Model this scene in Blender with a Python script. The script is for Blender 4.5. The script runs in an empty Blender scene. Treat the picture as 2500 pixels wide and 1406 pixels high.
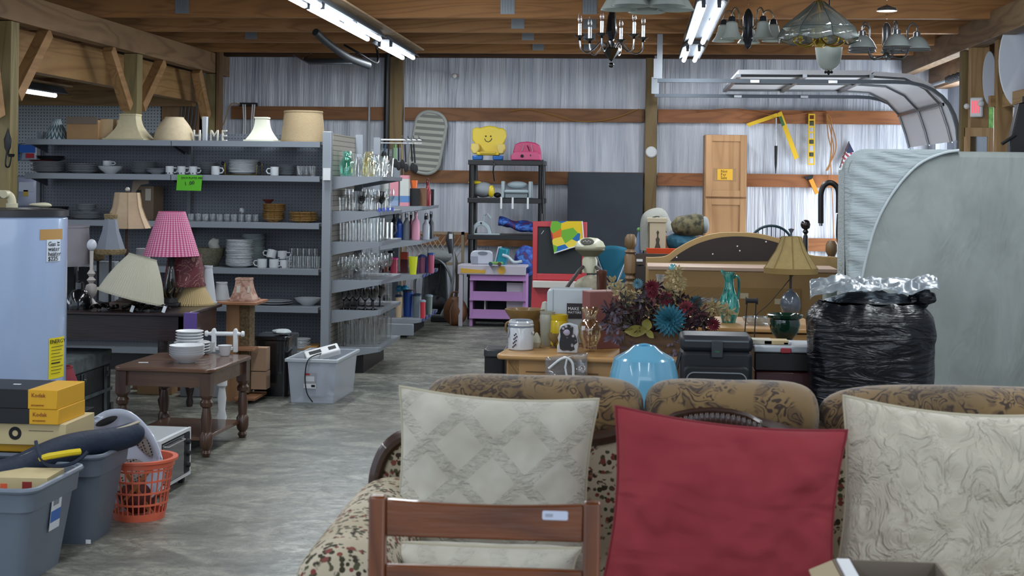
import bpy, math, random
from mathutils import Vector, Matrix, noise
random.seed(7)
R = math.radians
PI = math.pi
F, H, ROLL, YAW = 3500.0, 1.45, 0.0124, math.atan(310/3500)
SCN = bpy.context.scene
COL = SCN.collection
# ---------------- camera
cd = bpy.data.cameras.new('camera'); cam = bpy.data.objects.new('camera', cd); COL.objects.link(cam)
cd.sensor_fit = 'HORIZONTAL'; cd.sensor_width = 36; cd.lens = F/2500*36
cd.shift_y = -(703-445)/2500
cd.dof.use_dof = True; cd.dof.focus_distance = 9.0; cd.dof.aperture_fstop = 9
cd.clip_end = 200
fw = Vector((-math.sin(YAW), math.cos(YAW), 0)); rt = Vector((math.cos(YAW), math.sin(YAW), 0)); up = Vector((0, 0, 1))
cr = rt*math.cos(ROLL)+up*math.sin(ROLL); cu = up*math.cos(ROLL)-rt*math.sin(ROLL)
m = Matrix((( cr.x, cu.x, -fw.x, 0), (cr.y, cu.y, -fw.y, 0), (cr.z, cu.z, -fw.z, H), (0, 0, 0, 1)))
cam.matrix_world = m
SCN.camera = cam
# ---------------- world, exposure, big lights
w = bpy.data.worlds.new('world'); SCN.world = w; w.use_nodes = True
w.node_tree.nodes['Background'].inputs[0].default_value = (0.72, 0.83, 1.0, 1)
w.node_tree.nodes['Background'].inputs[1].default_value = 1.0
SCN.view_settings.view_transform = 'Standard'; SCN.view_settings.look = 'None'
SCN.view_settings.exposure = 0.12; SCN.view_settings.gamma = 1
SCN.cycles.max_bounces = 7; SCN.cycles.transparent_max_bounces = 24; SCN.cycles.transmission_bounces = 6
SCN.cycles.diffuse_bounces = 3; SCN.cycles.glossy_bounces = 3
SCN.cycles.caustics_reflective = False; SCN.cycles.caustics_refractive = False
SCN.cycles.sample_clamp_indirect = 6
def area(name, loc, sx, sy, power, col=(1, 1, 1), rot=(0, 0, 0)):
    l = bpy.data.lights.new(name, 'AREA'); l.shape = 'RECTANGLE'; l.size = sx; l.size_y = sy; l.energy = power; l.color = col
    o = bpy.data.objects.new(name, l); COL.objects.link(o); o.location = loc; o.rotation_euler = rot
    return o
FLU = (0.90, 0.96, 1.0)
for yy in (1.0, 4.2, 7.4):       # the rest of the two rows of ceiling tubes, over and behind the photographer
    for xx in (-1.75, 1.75, 5.0, -5.5):
        area('ceiling_tube_light', (xx, yy, 2.68), 0.25, 2.4, 27, FLU)
for yy in (4.2, 7.6, 10.4):      # added point lamps: sideways fill beside the tubes, brightens joists and film wall
    for xx in (-1.6, 1.75):
        l = bpy.data.lights.new('joist_fill_light', 'POINT'); l.energy = 20; l.color = FLU; l.shadow_soft_size = .2
        o = bpy.data.objects.new('joist_fill_light', l); COL.objects.link(o); o.location = (xx, yy, 2.62)
area('garage_daylight', (3.3, 14.2, 1.3), 2.2, 2.2, 130, (0.85, 0.93, 1.0), (0, R(90), 0))
area('open_front_daylight', (0.5, -3.5, 1.6), 8, 2.6, 90, (0.80, 0.90, 1.0), (R(90), 0, 0))

# ---------------- projection helpers: photograph pixel -> point in the room
def ray(px, py):
    X, Y = px-1250, py-445
    return fw*F + cr*X - cu*Y
def P(px, py, Y):
    d = ray(px, py); t = Y/d.y
    return Vector((d.x*t, Y, H+d.z*t))
def PX(px, py, X):
    d = ray(px, py); t = X/d.x
    return Vector((X, d.y*t, H+d.z*t))
def G(px, py, z=0.0):
    d = ray(px, py); t = (z-H)/d.z
    return Vector((d.x*t, d.y*t, z))
def at(px, Y, z):
    py = 445
    for _ in range(4):
        p = P(px, py, Y); py += (p.z-z)*F/Y
    p.z = z
    return p
def PXL(p):
    d = Vector(p)-Vector((0, 0, H)); k = d.dot(fw)/F
    return 1250+d.dot(cr)/k, 445-d.dot(cu)/k
def Z(px, py, Y): return P(px, py, Y).z
def S(Y, px=1250): return (P(px+1, 445, Y)-P(px, 445, Y)).x

# ---------------- materials
def lin(h):
    h = h.lstrip('#'); c = [int(h[i:i+2], 16)/255 for i in (0, 2, 4)]
    return [x/12.92 if x <= .04045 else ((x+.055)/1.055)**2.4 for x in c]
MATS = {}
class N:
    def __init__(s, name):
        s.m = bpy.data.materials.new(name); s.m.use_nodes = True
        s.t = s.m.node_tree; s.b = s.t.nodes['Principled BSDF']; s.o = s.t.nodes['Material Output']
    def n(s, typ, **k):
        x = s.t.nodes.new(typ)
        for a, v in k.items():
            if a.startswith('i_'):
                key = a[2:]
                key = int(key) if key.isdigit() else key.replace('_', ' ')
                x.inputs[key].default_value = v
            else: setattr(x, a, v)
        return x
    def l(s, a, b): s.t.links.new(a, b)
    def co(s, scale=(1, 1, 1), rot=(0, 0, 0)):
        tc = s.n('ShaderNodeTexCoord'); mp = s.n('ShaderNodeMapping'); s.l(tc.outputs['Object'], mp.inputs[0])
        mp.inputs['Scale'].default_value = scale; mp.inputs['Rotation'].default_value = rot
        return mp.outputs[0]
    def noise(s, vec, scale=5, det=3, rough=.55, dist=0):
        x = s.n('ShaderNodeTexNoise'); s.l(vec, x.inputs['Vector'])
        x.inputs['Scale'].default_value = scale; x.inputs['Detail'].default_value = det
        x.inputs['Roughness'].default_value = rough; x.inputs['Distortion'].default_value = dist
        return x.outputs['Fac']
    def vor(s, vec, scale=5, feat='F1', rnd=1):
        x = s.n('ShaderNodeTexVoronoi', feature=feat); s.l(vec, x.inputs['Vector'])
        x.inputs['Scale'].default_value = scale; x.inputs['Randomness'].default_value = rnd
        return x
    def ramp(s, fac, stops, interp='LINEAR'):
        x = s.n('ShaderNodeValToRGB'); x.color_ramp.interpolation = interp
        e = x.color_ramp.elements
        while len(e) < len(stops): e.new(0.5)
        for i, (p, c) in enumerate(stops):
            e[i].position = p; cc = lin(c) if isinstance(c, str) else c
            e[i].color = (cc[0], cc[1], cc[2], 1)
        s.l(fac, x.inputs[0]); return x.outputs[0]
    def math(s, op, a, b=None, c=None):
        x = s.n('ShaderNodeMath', operation=op)
        for i, v in enumerate((a, b, c)):
            if v is None: continue
            if hasattr(v, 'links'): s.l(v, x.inputs[i])
            else: x.inputs[i].default_value = v
        return x.outputs[0]
    def mix(s, fac, a, b, mode='MIX'):
        x = s.n('ShaderNodeMixRGB', blend_type=mode)
        for i, v in ((0, fac), (1, a), (2, b)):
            if hasattr(v, 'links'): s.l(v, x.inputs[i])
            elif i == 0: x.inputs[0].default_value = v
            else:
                cc = lin(v) if isinstance(v, str) else v; x.inputs[i].default_value = (cc[0], cc[1], cc[2], 1)
        return x.outputs[0]
    def xyz(s, vec):
        x = s.n('ShaderNodeSeparateXYZ'); s.l(vec, x.inputs[0]); return x.outputs
    def col(s, c): s.l(c, s.b.inputs['Base Color'])
    def setp(s, rough=.5, metal=0, spec=.5, **k):
        s.b.inputs['Roughness'].default_value = rough; s.b.inputs['Metallic'].default_value = metal
        s.b.inputs['Specular IOR Level'].default_value = spec
        for a, v in k.items(): s.b.inputs[a.replace('_', ' ')].default_value = v
    def bump(s, h, strength=.3, dist=.01):
        x = s.n('ShaderNodeBump'); x.inputs['Strength'].default_value = strength; x.inputs['Distance'].default_value = dist
        s.l(h, x.inputs['Height']); s.l(x.outputs[0], s.b.inputs['Normal'])

def mat(col, rough=.5, metal=0, var=.0, vs=6, bump=None, spec=.5, coat=0, sheen=0, tr=0, alpha=1, name=None):
    key = (col, rough, metal, var, vs, str(bump), spec, coat, sheen, tr, alpha)
    if key in MATS: return MATS[key]
    a = N(name or 'paint_'+col.strip('#'))
    a.setp(rough, metal, spec)
    a.b.inputs['Coat Weight'].default_value = coat; a.b.inputs['Sheen Weight'].default_value = sheen
    a.b.inputs['Transmission Weight'].default_value = tr; a.b.inputs['Alpha'].default_value = alpha
    c = lin(col)
    if var:
        v = a.noise(a.co(), vs, 4)
        lo = [x*(1-var) for x in c]; hi = [min(1, x*(1+var)) for x in c]
        a.col(a.ramp(v, [(.3, lo), (.7, hi)]))
    else: a.b.inputs['Base Color'].default_value = (*c, 1)
    if bump:
        sc, st = bump[0], bump[1]; a.bump(a.noise(a.co(bump[2] if len(bump) > 2 else (1, 1, 1)), sc, 3), st, .01)
    MATS[key] = a.m
    return a.m
def wood(c1, c2, axis='x', sc=1.0, rough=.6, dark=None, coat=0):
    key = ('wood', c1, c2, axis, sc, rough, coat)
    if key in MATS: return MATS[key]
    a = N('wood_'+axis); a.setp(rough); a.b.inputs['Coat Weight'].default_value = coat
    st = {'x': (.12, 1, 1), 'y': (1, .12, 1), 'z': (1, 1, .12)}[axis]
    v = a.co(tuple(q*sc for q in st))
    n1 = a.noise(v, 5, 2, .5, .5)
    rings = a.math('FRACT', a.math('MULTIPLY', n1, 8))
    rings = a.math('ABSOLUTE', a.math('SUBTRACT', rings, .5))
    fine = a.noise(v, 90, 2)
    base = a.mix(.62, c1, a.ramp(rings, [(.02, c2), (.3, c1)]))
    base = a.mix(a.math('MULTIPLY', fine, .35), base, c2)
    big = a.noise(a.co((.7, .7, .7)), 1.7, 2)
    base = a.mix(.5, base, a.ramp(big, [(.35, [.62, .62, .62]), (.65, [1, 1, 1])]), 'MULTIPLY')
    kn = a.vor(a.co({'x': (.35, 1, 1), 'y': (1, .35, 1), 'z': (1, 1, .35)}[axis]), 2.6*sc).outputs['Distance']
    base = a.mix(a.ramp(kn, [(.03, [1, 1, 1]), (.075, [0, 0, 0])]), base, dark or c2)
    a.col(base); a.bump(fine, .15, .004)
    MATS[key] = a.m
    return a.m
def thin_glass(col='#fbfcfc', refl=1.0, name='clear_glass', rough=.03, cloud=0.0):
    key = ('glass', col, refl, rough, cloud)
    if key in MATS: return MATS[key]
    a = N(name); t = a.n('ShaderNodeBsdfTransparent'); t.inputs[0].default_value = (*lin(col), 1)
    g = a.n('ShaderNodeBsdfGlossy'); g.inputs['Roughness'].default_value = rough; g.inputs[0].default_value = (1, 1, 1, 1)
    lw = a.n('ShaderNodeLayerWeight'); lw.inputs[0].default_value = .35
    f = a.math('MULTIPLY_ADD', lw.outputs['Facing'], .55*refl, .06+.0*refl)
    mx = a.n('ShaderNodeMixShader'); a.l(f, mx.inputs[0]); a.l(t.outputs[0], mx.inputs[1]); a.l(g.outputs[0], mx.inputs[2])
    out = mx.outputs[0]
    if cloud:
        d = a.n('ShaderNodeBsdfDiffuse'); d.inputs[0].default_value = (*lin(col), 1)
        m2 = a.n('ShaderNodeMixShader'); m2.inputs[0].default_value = cloud
        a.l(out, m2.inputs[1]); a.l(d.outputs[0], m2.inputs[2]); out = m2.outputs[0]
    a.l(out, a.o.inputs[0]); MATS[key] = a.m
    return a.m
def emit(col, s):
    key = ('e', col, s)
    if key in MATS: return MATS[key]
    a = N('lit_tube'); a.b.inputs['Base Color'].default_value = (*lin(col), 1)
    a.b.inputs['Emission Color'].default_value = (*lin(col), 1); a.b.inputs['Emission Strength'].default_value = s
    MATS[key] = a.m
    return a.m

# ---------------- mesh building
class MB:
    def __init__(s): s.v = []; s.f = []
    def add(s, vs, fs, M=None):
        b = len(s.v)
        s.v += [tuple(M @ Vector(v)) if M is not None else tuple(v) for v in vs]
        s.f += [tuple(b+i for i in f) for f in fs]; return s
    def box(s, x0, x1, y0, y1, z0, z1, M=None, t=0):
        # t: inset of the bottom rectangle (taper)
        vs = [(x0+t, y0+t, z0), (x1-t, y0+t, z0), (x1-t, y1-t, z0), (x0+t, y1-t, z0), (x0, y0, z1), (x1, y0, z1), (x1, y1, z1), (x0, y1, z1)]
        return s.add(vs, [(0, 3, 2, 1), (4, 5, 6, 7), (0, 1, 5, 4), (1, 2, 6, 5), (2, 3, 7, 6), (3, 0, 4, 7)], M)
    def tray(s, x0, x1, y0, y1, z0, z1, t=0, th=.004, M=None):
        # open-topped box with real wall thickness
        vs = []
        for (k, z) in ((t, z0), (0, z1), (th, z1), (t+th, z0+th)):
            vs += [(x0+k, y0+k, z), (x1-k, y0+k, z), (x1-k, y1-k, z), (x0+k, y1-k, z)]
        fs = [(3, 2, 1, 0), (12, 13, 14, 15)]
        for r in range(3):
            for j in range(4): fs.append((r*4+j, r*4+(j+1) % 4, r*4+4+(j+1) % 4, r*4+4+j))
        return s.add(vs, fs, M)
    def lathe(s, pr, cx=0, cy=0, z0=0, n=24, sx=1, sy=1, M=None, fn=None, close=False):
        vs = []; fs = []; k = len(pr)
        for i, (r, z) in enumerate(pr):
            for j in range(n):
                a = 2*PI*j/n; rr = r*(fn(a, i, z) if fn else 1)
                vs.append((cx+rr*math.cos(a)*sx, cy+rr*math.sin(a)*sy, z0+z))
        for i in range(k-1 if not close else k):
            i2 = (i+1) % k
            for j in range(n):
                j2 = (j+1) % n
                fs.append((i*n+j, i*n+j2, i2*n+j2, i2*n+j))
        if not close:
            if pr[0][0] > 1e-6: fs.append(tuple(reversed(range(n))))
            if pr[-1][0] > 1e-6: fs.append(tuple(range((k-1)*n, k*n)))
        return s.add(vs, fs, M)
    def tube(s, pts, r, n=8, caps=True, M=None, flat=1.0):
        pts = [Vector(p) for p in pts]; k = len(pts); vs = []; fs = []
        rr = r if isinstance(r, (list, tuple)) else [r]*k
        prev = None
        for i, p in enumerate(pts):
            t = (pts[min(i+1, k-1)]-pts[max(i-1, 0)])
            if t.length < 1e-9: t = Vector((0, 0, 1))
            t.normalize()
            if prev is None:
                a = t.orthogonal().normalized() if abs(t.z) > .9 else t.cross(Vector((0, 0, 1))).normalized()
            else:
                a = (prev-t*prev.dot(t)); a = a.normalized() if a.length > 1e-6 else t.orthogonal().normalized()
            prev = a; b = t.cross(a)
            for j in range(n):
                q = 2*PI*j/n; vs.append(p+(a*math.cos(q)*flat+b*math.sin(q))*rr[i])
        for i in range(k-1):
            for j in range(n):
                j2 = (j+1) % n; fs.append((i*n+j, i*n+j2, (i+1)*n+j2, (i+1)*n+j))
        if caps: fs += [tuple(reversed(range(n))), tuple(range((k-1)*n, k*n))]
        return s.add(vs, fs, M)
    def prism(s, pts, a0, a1, plane='xz', M=None):
        # pts 2D outline, extruded along the third axis from a0 to a1
        def mk(p, a): return {'xz': (p[0], a, p[1]), 'xy': (p[0], p[1], a), 'yz': (a, p[0], p[1])}[plane]
        n = len(pts); vs = [mk(p, a0) for p in pts]+[mk(p, a1) for p in pts]
        fs = [tuple(range(n)), tuple(reversed(range(n, 2*n)))]+[(i, i+n, (i+1) % n+n, (i+1) % n) for i in range(n)]
        return s.add(vs, fs, M)
    def ball(s, c, r, sx=1, sy=1, sz=1, n=16, m=10, fn=None, M=None):
        vs = []; fs = []
        for i in range(m+1):
            ph = PI*i/m
            for j in range(n):
                a = 2*PI*j/n; q = Vector((math.sin(ph)*math.cos(a)*sx, math.sin(ph)*math.sin(a)*sy, -math.cos(ph)*sz))*r
                if fn: q = q*fn(q)
                vs.append((c[0]+q.x, c[1]+q.y, c[2]+q.z))
        for i in range(m):
            for j in range(n):
                j2 = (j+1) % n; fs.append((i*n+j, i*n+j2, (i+1)*n+j2, (i+1)*n+j))
        return s.add(vs, fs, M)
    def grid(s, fn, nu, nv, M=None):
        vs = [fn(i/nu, j/nv) for j in range(nv+1) for i in range(nu+1)]
        fs = [(j*(nu+1)+i, j*(nu+1)+i+1, (j+1)*(nu+1)+i+1, (j+1)*(nu+1)+i) for j in range(nv) for i in range(nu)]
        return s.add(vs, fs, M)
def rr(w, h, r, n=5, cx=0, cy=0):
    out = []
    for (x, y, a0) in ((w/2-r, h/2-r, 0), (-w/2+r, h/2-r, 90), (-w/2+r, -h/2+r, 180), (w/2-r, -h/2+r, 270)):
        for k in range(n+1):
            a = R(a0+90*k/n); out.append((cx+x+r*math.cos(a), cy+y+r*math.sin(a)))
    return out
def rotm(rx=0, ry=0, rz=0, loc=(0, 0, 0)):
    return Matrix.Translation(loc) @ Matrix.Rotation(R(rz), 4, 'Z') @ Matrix.Rotation(R(ry), 4, 'Y') @ Matrix.Rotation(R(rx), 4, 'X')
def mesh(mb, m=None, ang=.6):
    me = bpy.data.meshes.new('m'); me.from_pydata(mb.v, [], mb.f); me.update()
    for p in me.polygons: p.use_smooth = True
    me.set_sharp_from_angle(angle=ang)
    if m: me.materials.append(m)
    return me
def pt(name, mb, m, parent=None, bev=0, sub=0, label=None, sol=0, ang=.6):
    me = mesh(mb, m, ang); me.name = name
    o = bpy.data.objects.new(name, me); COL.objects.link(o)
    if parent is not None: o.parent = parent
    if sol:
        q = o.modifiers.new('s', 'SOLIDIFY'); q.thickness = sol; q.offset = 0
    if bev:
        q = o.modifiers.new('b', 'BEVEL'); q.width = bev; q.segments = 2; q.limit_method = 'ANGLE'; q.angle_limit = R(40)
    if sub:
        q = o.modifiers.new('u', 'SUBSURF'); q.levels = sub; q.render_levels = sub
    if label: o['label'] = label
    return o
def tag(o, label, cat, group=None):
    o['label'] = label; o['category'] = cat
    if group: o['group'] = group
    return o
def thing(name, label, cat, loc=(0, 0, 0), rz=0, group=None, rot=None):
    o = bpy.data.objects.new(name, None); COL.objects.link(o); o.empty_display_size = .05
    o.location = loc; o.rotation_euler = rot or (0, 0, R(rz))
    return tag(o, label, cat, group)
def solo(name, mb, m, label, cat, loc=(0, 0, 0), rz=0, group=None, rot=None, **k):
    o = pt(name, mb, m, None, **k); o.location = loc; o.rotation_euler = rot or (0, 0, R(rz))
    return tag(o, label, cat, group)
def struct(name, mb, m, **k):
    o = pt(name, mb, m, None, **k); o['kind'] = 'structure'; return o
ORD = 'first second third fourth fifth sixth seventh eighth ninth tenth eleventh twelfth thirteenth fourteenth fifteenth sixteenth seventeenth eighteenth nineteenth twentieth twenty-first twenty-second twenty-third twenty-fourth twenty-fifth twenty-sixth'.split()
def nth(lab, k, n, end='bottom', last='topmost'):
    return lab+', '+('lowest' if k == 0 and end == 'bottom' else 'first from the '+end if k == 0 else last if k == n-1 and end == 'bottom' else ORD[k]+' from the '+end)
KIDS = {}
def kids(o): return [c for c in COL.objects if c.parent == o]
def dup(root, loc, rz=None, label=None, group=None, ch=None, scale=None):
    c = root.copy(); COL.objects.link(c); c.location = loc
    if rz is not None: c.rotation_euler = (0, 0, R(rz))
    if label: c['label'] = label
    if group: c['group'] = group
    if scale: c.scale = (scale,)*3 if not isinstance(scale, tuple) else scale
    for k in (ch if ch is not None else kids(root)):
        q = k.copy(); COL.objects.link(q); q.parent = c
        for g in (kids(k) if ch is None else []):
            d = g.copy(); COL.objects.link(d); d.parent = q
    return c
def txt(s, size, m, parent, loc, rot=(90, 0, 0), name='lettering', ext=.0006, align='LEFT', label=None, sx=1):
    c = bpy.data.curves.new(name, 'FONT'); c.body = s; c.size = size; c.extrude = ext; c.align_x = align; c.resolution_u = 2
    c.materials.append(m)
    tmp = bpy.data.objects.new('tmp', c); COL.objects.link(tmp); bpy.context.view_layer.update()
    me = bpy.data.meshes.new_from_object(tmp.evaluated_get(bpy.context.evaluated_depsgraph_get())); bpy.data.objects.remove(tmp)
    me.materials.clear(); me.materials.append(m)
    o = bpy.data.objects.new(name, me); COL.objects.link(o); o.parent = parent
    o.location = loc; o.rotation_euler = tuple(R(a) for a in rot); o.scale = (sx, 1, 1)
    if label: o['label'] = label
    return o
def arc(p0, p1, p2, n=8):
    p0, p1, p2 = Vector(p0), Vector(p1), Vector(p2)
    return [p0*(1-t)**2+p1*2*t*(1-t)+p2*t*t for t in [i/n for i in range(n+1)]]
def spl(pts, n=6):
    pts = [Vector(p) for p in pts]; out = []
    for i in range(len(pts)-1):
        a = pts[max(i-1, 0)]; b = pts[i]; c = pts[i+1]; d = pts[min(i+2, len(pts)-1)]
        for k in range(n):
            t = k/n
            out.append(.5*((2*b)+(c-a)*t+(2*a-5*b+4*c-d)*t*t+(3*b-a-3*c+d)*t**3))
    out.append(pts[-1]); return out
PINE = ('#8a6844', '#5d4027'); GOLDP = ('#c69a62', '#9c713e')
white = mat('#d8dadc', .45); black = mat('#0c0d10', .4); blackm = mat('#15161a', .7); chrome = mat('#b9bcc0', .22, 1)
steel = mat('#8b8f94', .35, 1); grey = mat('#7f858d', .45, .1); card = mat('#9a7a55', .85, var=.08); brass = mat('#c9a94e', .25, 1)
cream = mat('#d9cdb0', .8, sheen=.2); ink = mat('#16161a', .8); paper = mat('#e6e9ee', .7); yel = mat('#e3b81e', .5)
china = mat('#c9cdd0', .25, coat=.3); clear = thin_glass()
# ================= THE BUILDING
YW = 15.9; XR = P(2213, 190, 15.9).x; XL = P(551, 184, 15.9).x; XB = P(490, 252, 15.9).x
# floor
a = N('concrete_floor'); a.setp(.38, 0, .5)
n1 = a.noise(a.co((.8, 1.3, 1)), 3.4, 6, .68, .9); n2 = a.noise(a.co((.9, 1.3, 1)), 13, 6, .78, 1.1); n3 = a.noise(a.co(), .45, 2); n4 = a.noise(a.co((1, 1.4, 1)), 60, 3, .7)
base = a.ramp(n1, [(.36, '#44463f'), (.48, '#6a6b64'), (.6, '#97968b')])
base = a.mix(.75, base, a.ramp(n2, [(.40, [.25, .26, .26]), (.5, [.8, .8, .8]), (.58, [1.5, 1.5, 1.45])]), 'MULTIPLY')
base = a.mix(.35, base, a.ramp(n3, [(.35, '#555d5a'), (.65, '#8b877a')]))
base = a.mix(.35, base, a.ramp(n4, [(.4, [.5, .5, .5]), (.6, [1.1, 1.1, 1.1])]), 'MULTIPLY')
a.col(base); a.bump(n2, .2, .01); a.l(a.ramp(n2, [(.36, [.5, .5, .5]), (.6, [.3, .3, .3])]), a.b.inputs['Roughness'])
struct('floor', MB().box(-9, 9, -6, 18, -.05, 0), a.m)
# back wall of insulation film, wrinkled
a = N('insulation_film'); a.setp(.32, 0, .6)
fv = a.co((1, 1, .06)); f1 = a.noise(fv, 9, 4, .6, .4); f2 = a.noise(a.co((1, 1, .03)), 38, 3, .6, .2)
a.col(a.mix(a.ramp(f1, [(.35, [0]*3), (.7, [1]*3)]), '#aab0be', '#d6d9e2'))
hh = a.math('ADD', f1, a.math('MULTIPLY', f2, .35)); a.bump(hh, .85, .035); film = a.m
def fold(x, z):
    d = noise.noise(Vector((x*5.5, z*.5, 3)))*.016+noise.noise(Vector((x*14, z*.35, 8)))*.009
    return d
struct('wall_back', MB().grid(lambda u, v: (-4.95+8.4*u, YW+.02+fold(-4.95+8.4*u, v*2.9), v*2.9), 330, 26), film)
struct('wall_back_backing', MB().box(-9, 3.5, YW+.12, YW+.2, 0, 4.2), mat('#5b4a3c', .9))
# the gap of the bay behind the left gondola: white pegboard
def pegmat(c1, c2, pitch, r, rough=.5, ax='x'):
    a = N('pegboard'); a.setp(rough)
    x, y, z = a.xyz(a.co())
    if ax == 'y': x = y
    fx = a.math('SUBTRACT', a.math('FRACT', a.math('DIVIDE', x, pitch)), .5); fz = a.math('SUBTRACT', a.math('FRACT', a.math('DIVIDE', z, pitch)), .5)
    d = a.math('SQRT', a.math('ADD', a.math('MULTIPLY', fx, fx), a.math('MULTIPLY', fz, fz)))
    a.col(a.mix(a.math('LESS_THAN', d, r), c1, c2)); return a.m
struct('wall_left_pegboard', MB().box(-8, -5.42, YW-.04, YW, 0, 2.42), pegmat('#b4bcc4', '#4d545c', .036, .2))
struct('wall_left_plywood', MB().box(-5.41, -4.98, YW-.03, YW, 0, 2.42), wood('#b08d66', '#85623f', 'z', .6))
struct('wall_left', MB().box(-8.1, -8, 9, YW, 0, 2.6), mat('#9aa0a4', .7))
# right wall: film skin, opening for the overhead door between Y 13.2 and 15.55
xs = 3.16
struct('wall_right', MB().grid(lambda u, v: (xs+fold(u*9, v*3), 4+9.2*u, 3.0*v), 160, 10), film)
struct('wall_right_header', MB().box(xs-.04, xs+.1, 13.2, 15.9, 2.5, 3.0), wood(*PINE, 'y'))
struct('wall_right_corner', MB().box(xs-.02, xs+.1, 15.6, 15.9, 0, 2.5), film)
struct('wall_right_outer', MB().box(xs+.12, xs+.16, 2, 13.2, 0, 3.0), mat('#8d9196', .6))
# roof
struct('ceiling', MB().box(-9, 4.5, -2, 16.2, 3.55, 3.6), wood('#4a3323', '#2c1d13', 'y'))
# girts
tk = 0
def girt(x0, x1, py0, py1, px=1200, y=YW, th=.045, c=('#8f6038', '#6a4224')):
    global tk; tk += 1
    z1, z0 = Z(px, py0, y), Z(px, py1, y)
    struct('trim_%d' % tk, MB().box(x0, x1, y-th, y-.002, z0, z1), wood(*c, 'x', 1.1))
pL = (P(955, 200, YW).x, P(988, 200, YW).x); pR = (P(1575, 300, YW).x, P(1604, 300, YW).x)
GC = ('#a5683c', '#7c4a27')
for (py0, py1) in ((264, 296), (417, 448), (569, 600)):
    girt(-4.6, pL[0]-.01, py0, py1); girt(pL[1]+.01, pR[0]-.01, py0, py1); girt(pR[1]+.01, 2.95, py0, py1, c=GC)
girt(-4.98, 3.1, 131, 142, c=('#5f4029', '#3d2818')); girt(-4.98, 3.1, 96, 130, th=.02, c=('#4b3322', '#2e1e13'))
def post(x0, x1, y0, y1, z1, label, c=('#8a7248', '#5f4c2c'), z0=0, name='wooden_post'):
    return solo(name, MB().box(x0, x1, y0, y1, z0, z1), wood(*c, 'z', .9), label, 'post', bev=.004)
post(*pL, YW-.16, YW-.05, 2.83, 'square treated wooden wall post behind the kitchen utensil rack')
post(*pR, YW-.16, YW-.05, 2.83, 'square treated wooden wall post carrying a round white disk')
# left row: posts, braces, two heavy beams
def beam(x0, x1, y0, y1, z0, z1, label, c=('#9a7a58', '#6d5137'), ax='y', name='roof_beam'):
    return solo(name, MB().box(x0, x1, y0, y1, z0, z1), wood(*c, ax, .8), label, 'beam', bev=.004)
beam(XL-.06, XL+.06, 9.0, 15.85, 2.6, 2.82, 'thick upper timber beam on the left with saw marks, resting on the braced posts')
beam(XB-.06, XB+.06, 9.0, 15.8, 2.30, 2.62, 'lower knotty timber beam behind the braced posts, over the alcove', ('#b08958', '#8a6337'))
beam(XR-.06, XR+.06, 9.0, 15.85, 2.66, 2.88, 'thick timber beam along the right side above the garage door', ('#8f7455', '#5f4932'))
def yl(px, X=None): return PX(px, 300, X or XL).y
tre = ('#9a8a5c', '#6d6040')
for px, lab in ((16, 'treated post at the left edge of the photo with a black hook on it'), (325, 'treated post with two braces spreading up in a V'), (516, 'treated post at the back end of the left timber row')):
    y = yl(px); post(XL-.07, XL+.06, y-.07, y+.07, 2.595 if px != 516 else 2.595, lab, tre)
beam(XL+.07, XL+.11, 15.3, 15.44, 1.3, 2.95, 'narrow upright board at the back end of the left timber row', ('#8a6a45', '#5f452b'), 'z', 'upright_board')
def brace(px0, py0, px1, py1, lab, X=None, wd=.1):
    X = X or XL
    y0, y1 = yl(px0, X), yl(px1, X); z0, z1 = Z(px0, py0, y0), 2.59
    d = Vector((0, y1-y0, z1-z0)); L = d.length; ang = math.degrees(math.atan2(d.z, d.y))
    solo('corner_brace', MB().box(-.045, .045, 0, L, -wd/2, wd/2, rotm(rx=ang)), wood('#b58b5c', '#8a6339', 'y', .9), lab, 'brace', loc=(X, y0, z0), bev=.003)
brace(34, 235, 110, 82, 'diagonal brace rising right from the leftmost post')
brace(310, 262, 262, 120, 'diagonal brace on the left side of the V-braced post')
brace(341, 262, 392, 150, 'diagonal brace on the right side of the V-braced post')
brace(503, 285, 478, 172, 'diagonal brace leaning from the back left post to the beam')
brace(-8, 285, -40, 190, 'diagonal brace cut off by the left edge, below the beam')
# alcove ceiling of joists and the board at its back
for i, y in enumerate((12.7, 13.25, 13.8, 14.4, 15.0, 15.5)):
    solo('alcove_joist', MB().box(-8, -5.14, y, y+.05, 2.36, 2.5), wood('#a37c50', '#76552f', 'x'), nth('low pine joist over the white pegboard alcove', i, 6, 'front'), 'joist', group='low alcove joists')
struct('ceiling_alcove', MB().box(-8, -5.14, 9.5, 15.9, 2.5, 2.53), wood('#a37c50', '#76552f', 'y'))
beam(-8, -5.0, 15.7, 15.84, 2.26, 2.40, 'flat pine board along the top of the white pegboard', ('#b48f62', '#8a6840'), 'x', 'header_board')
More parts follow.
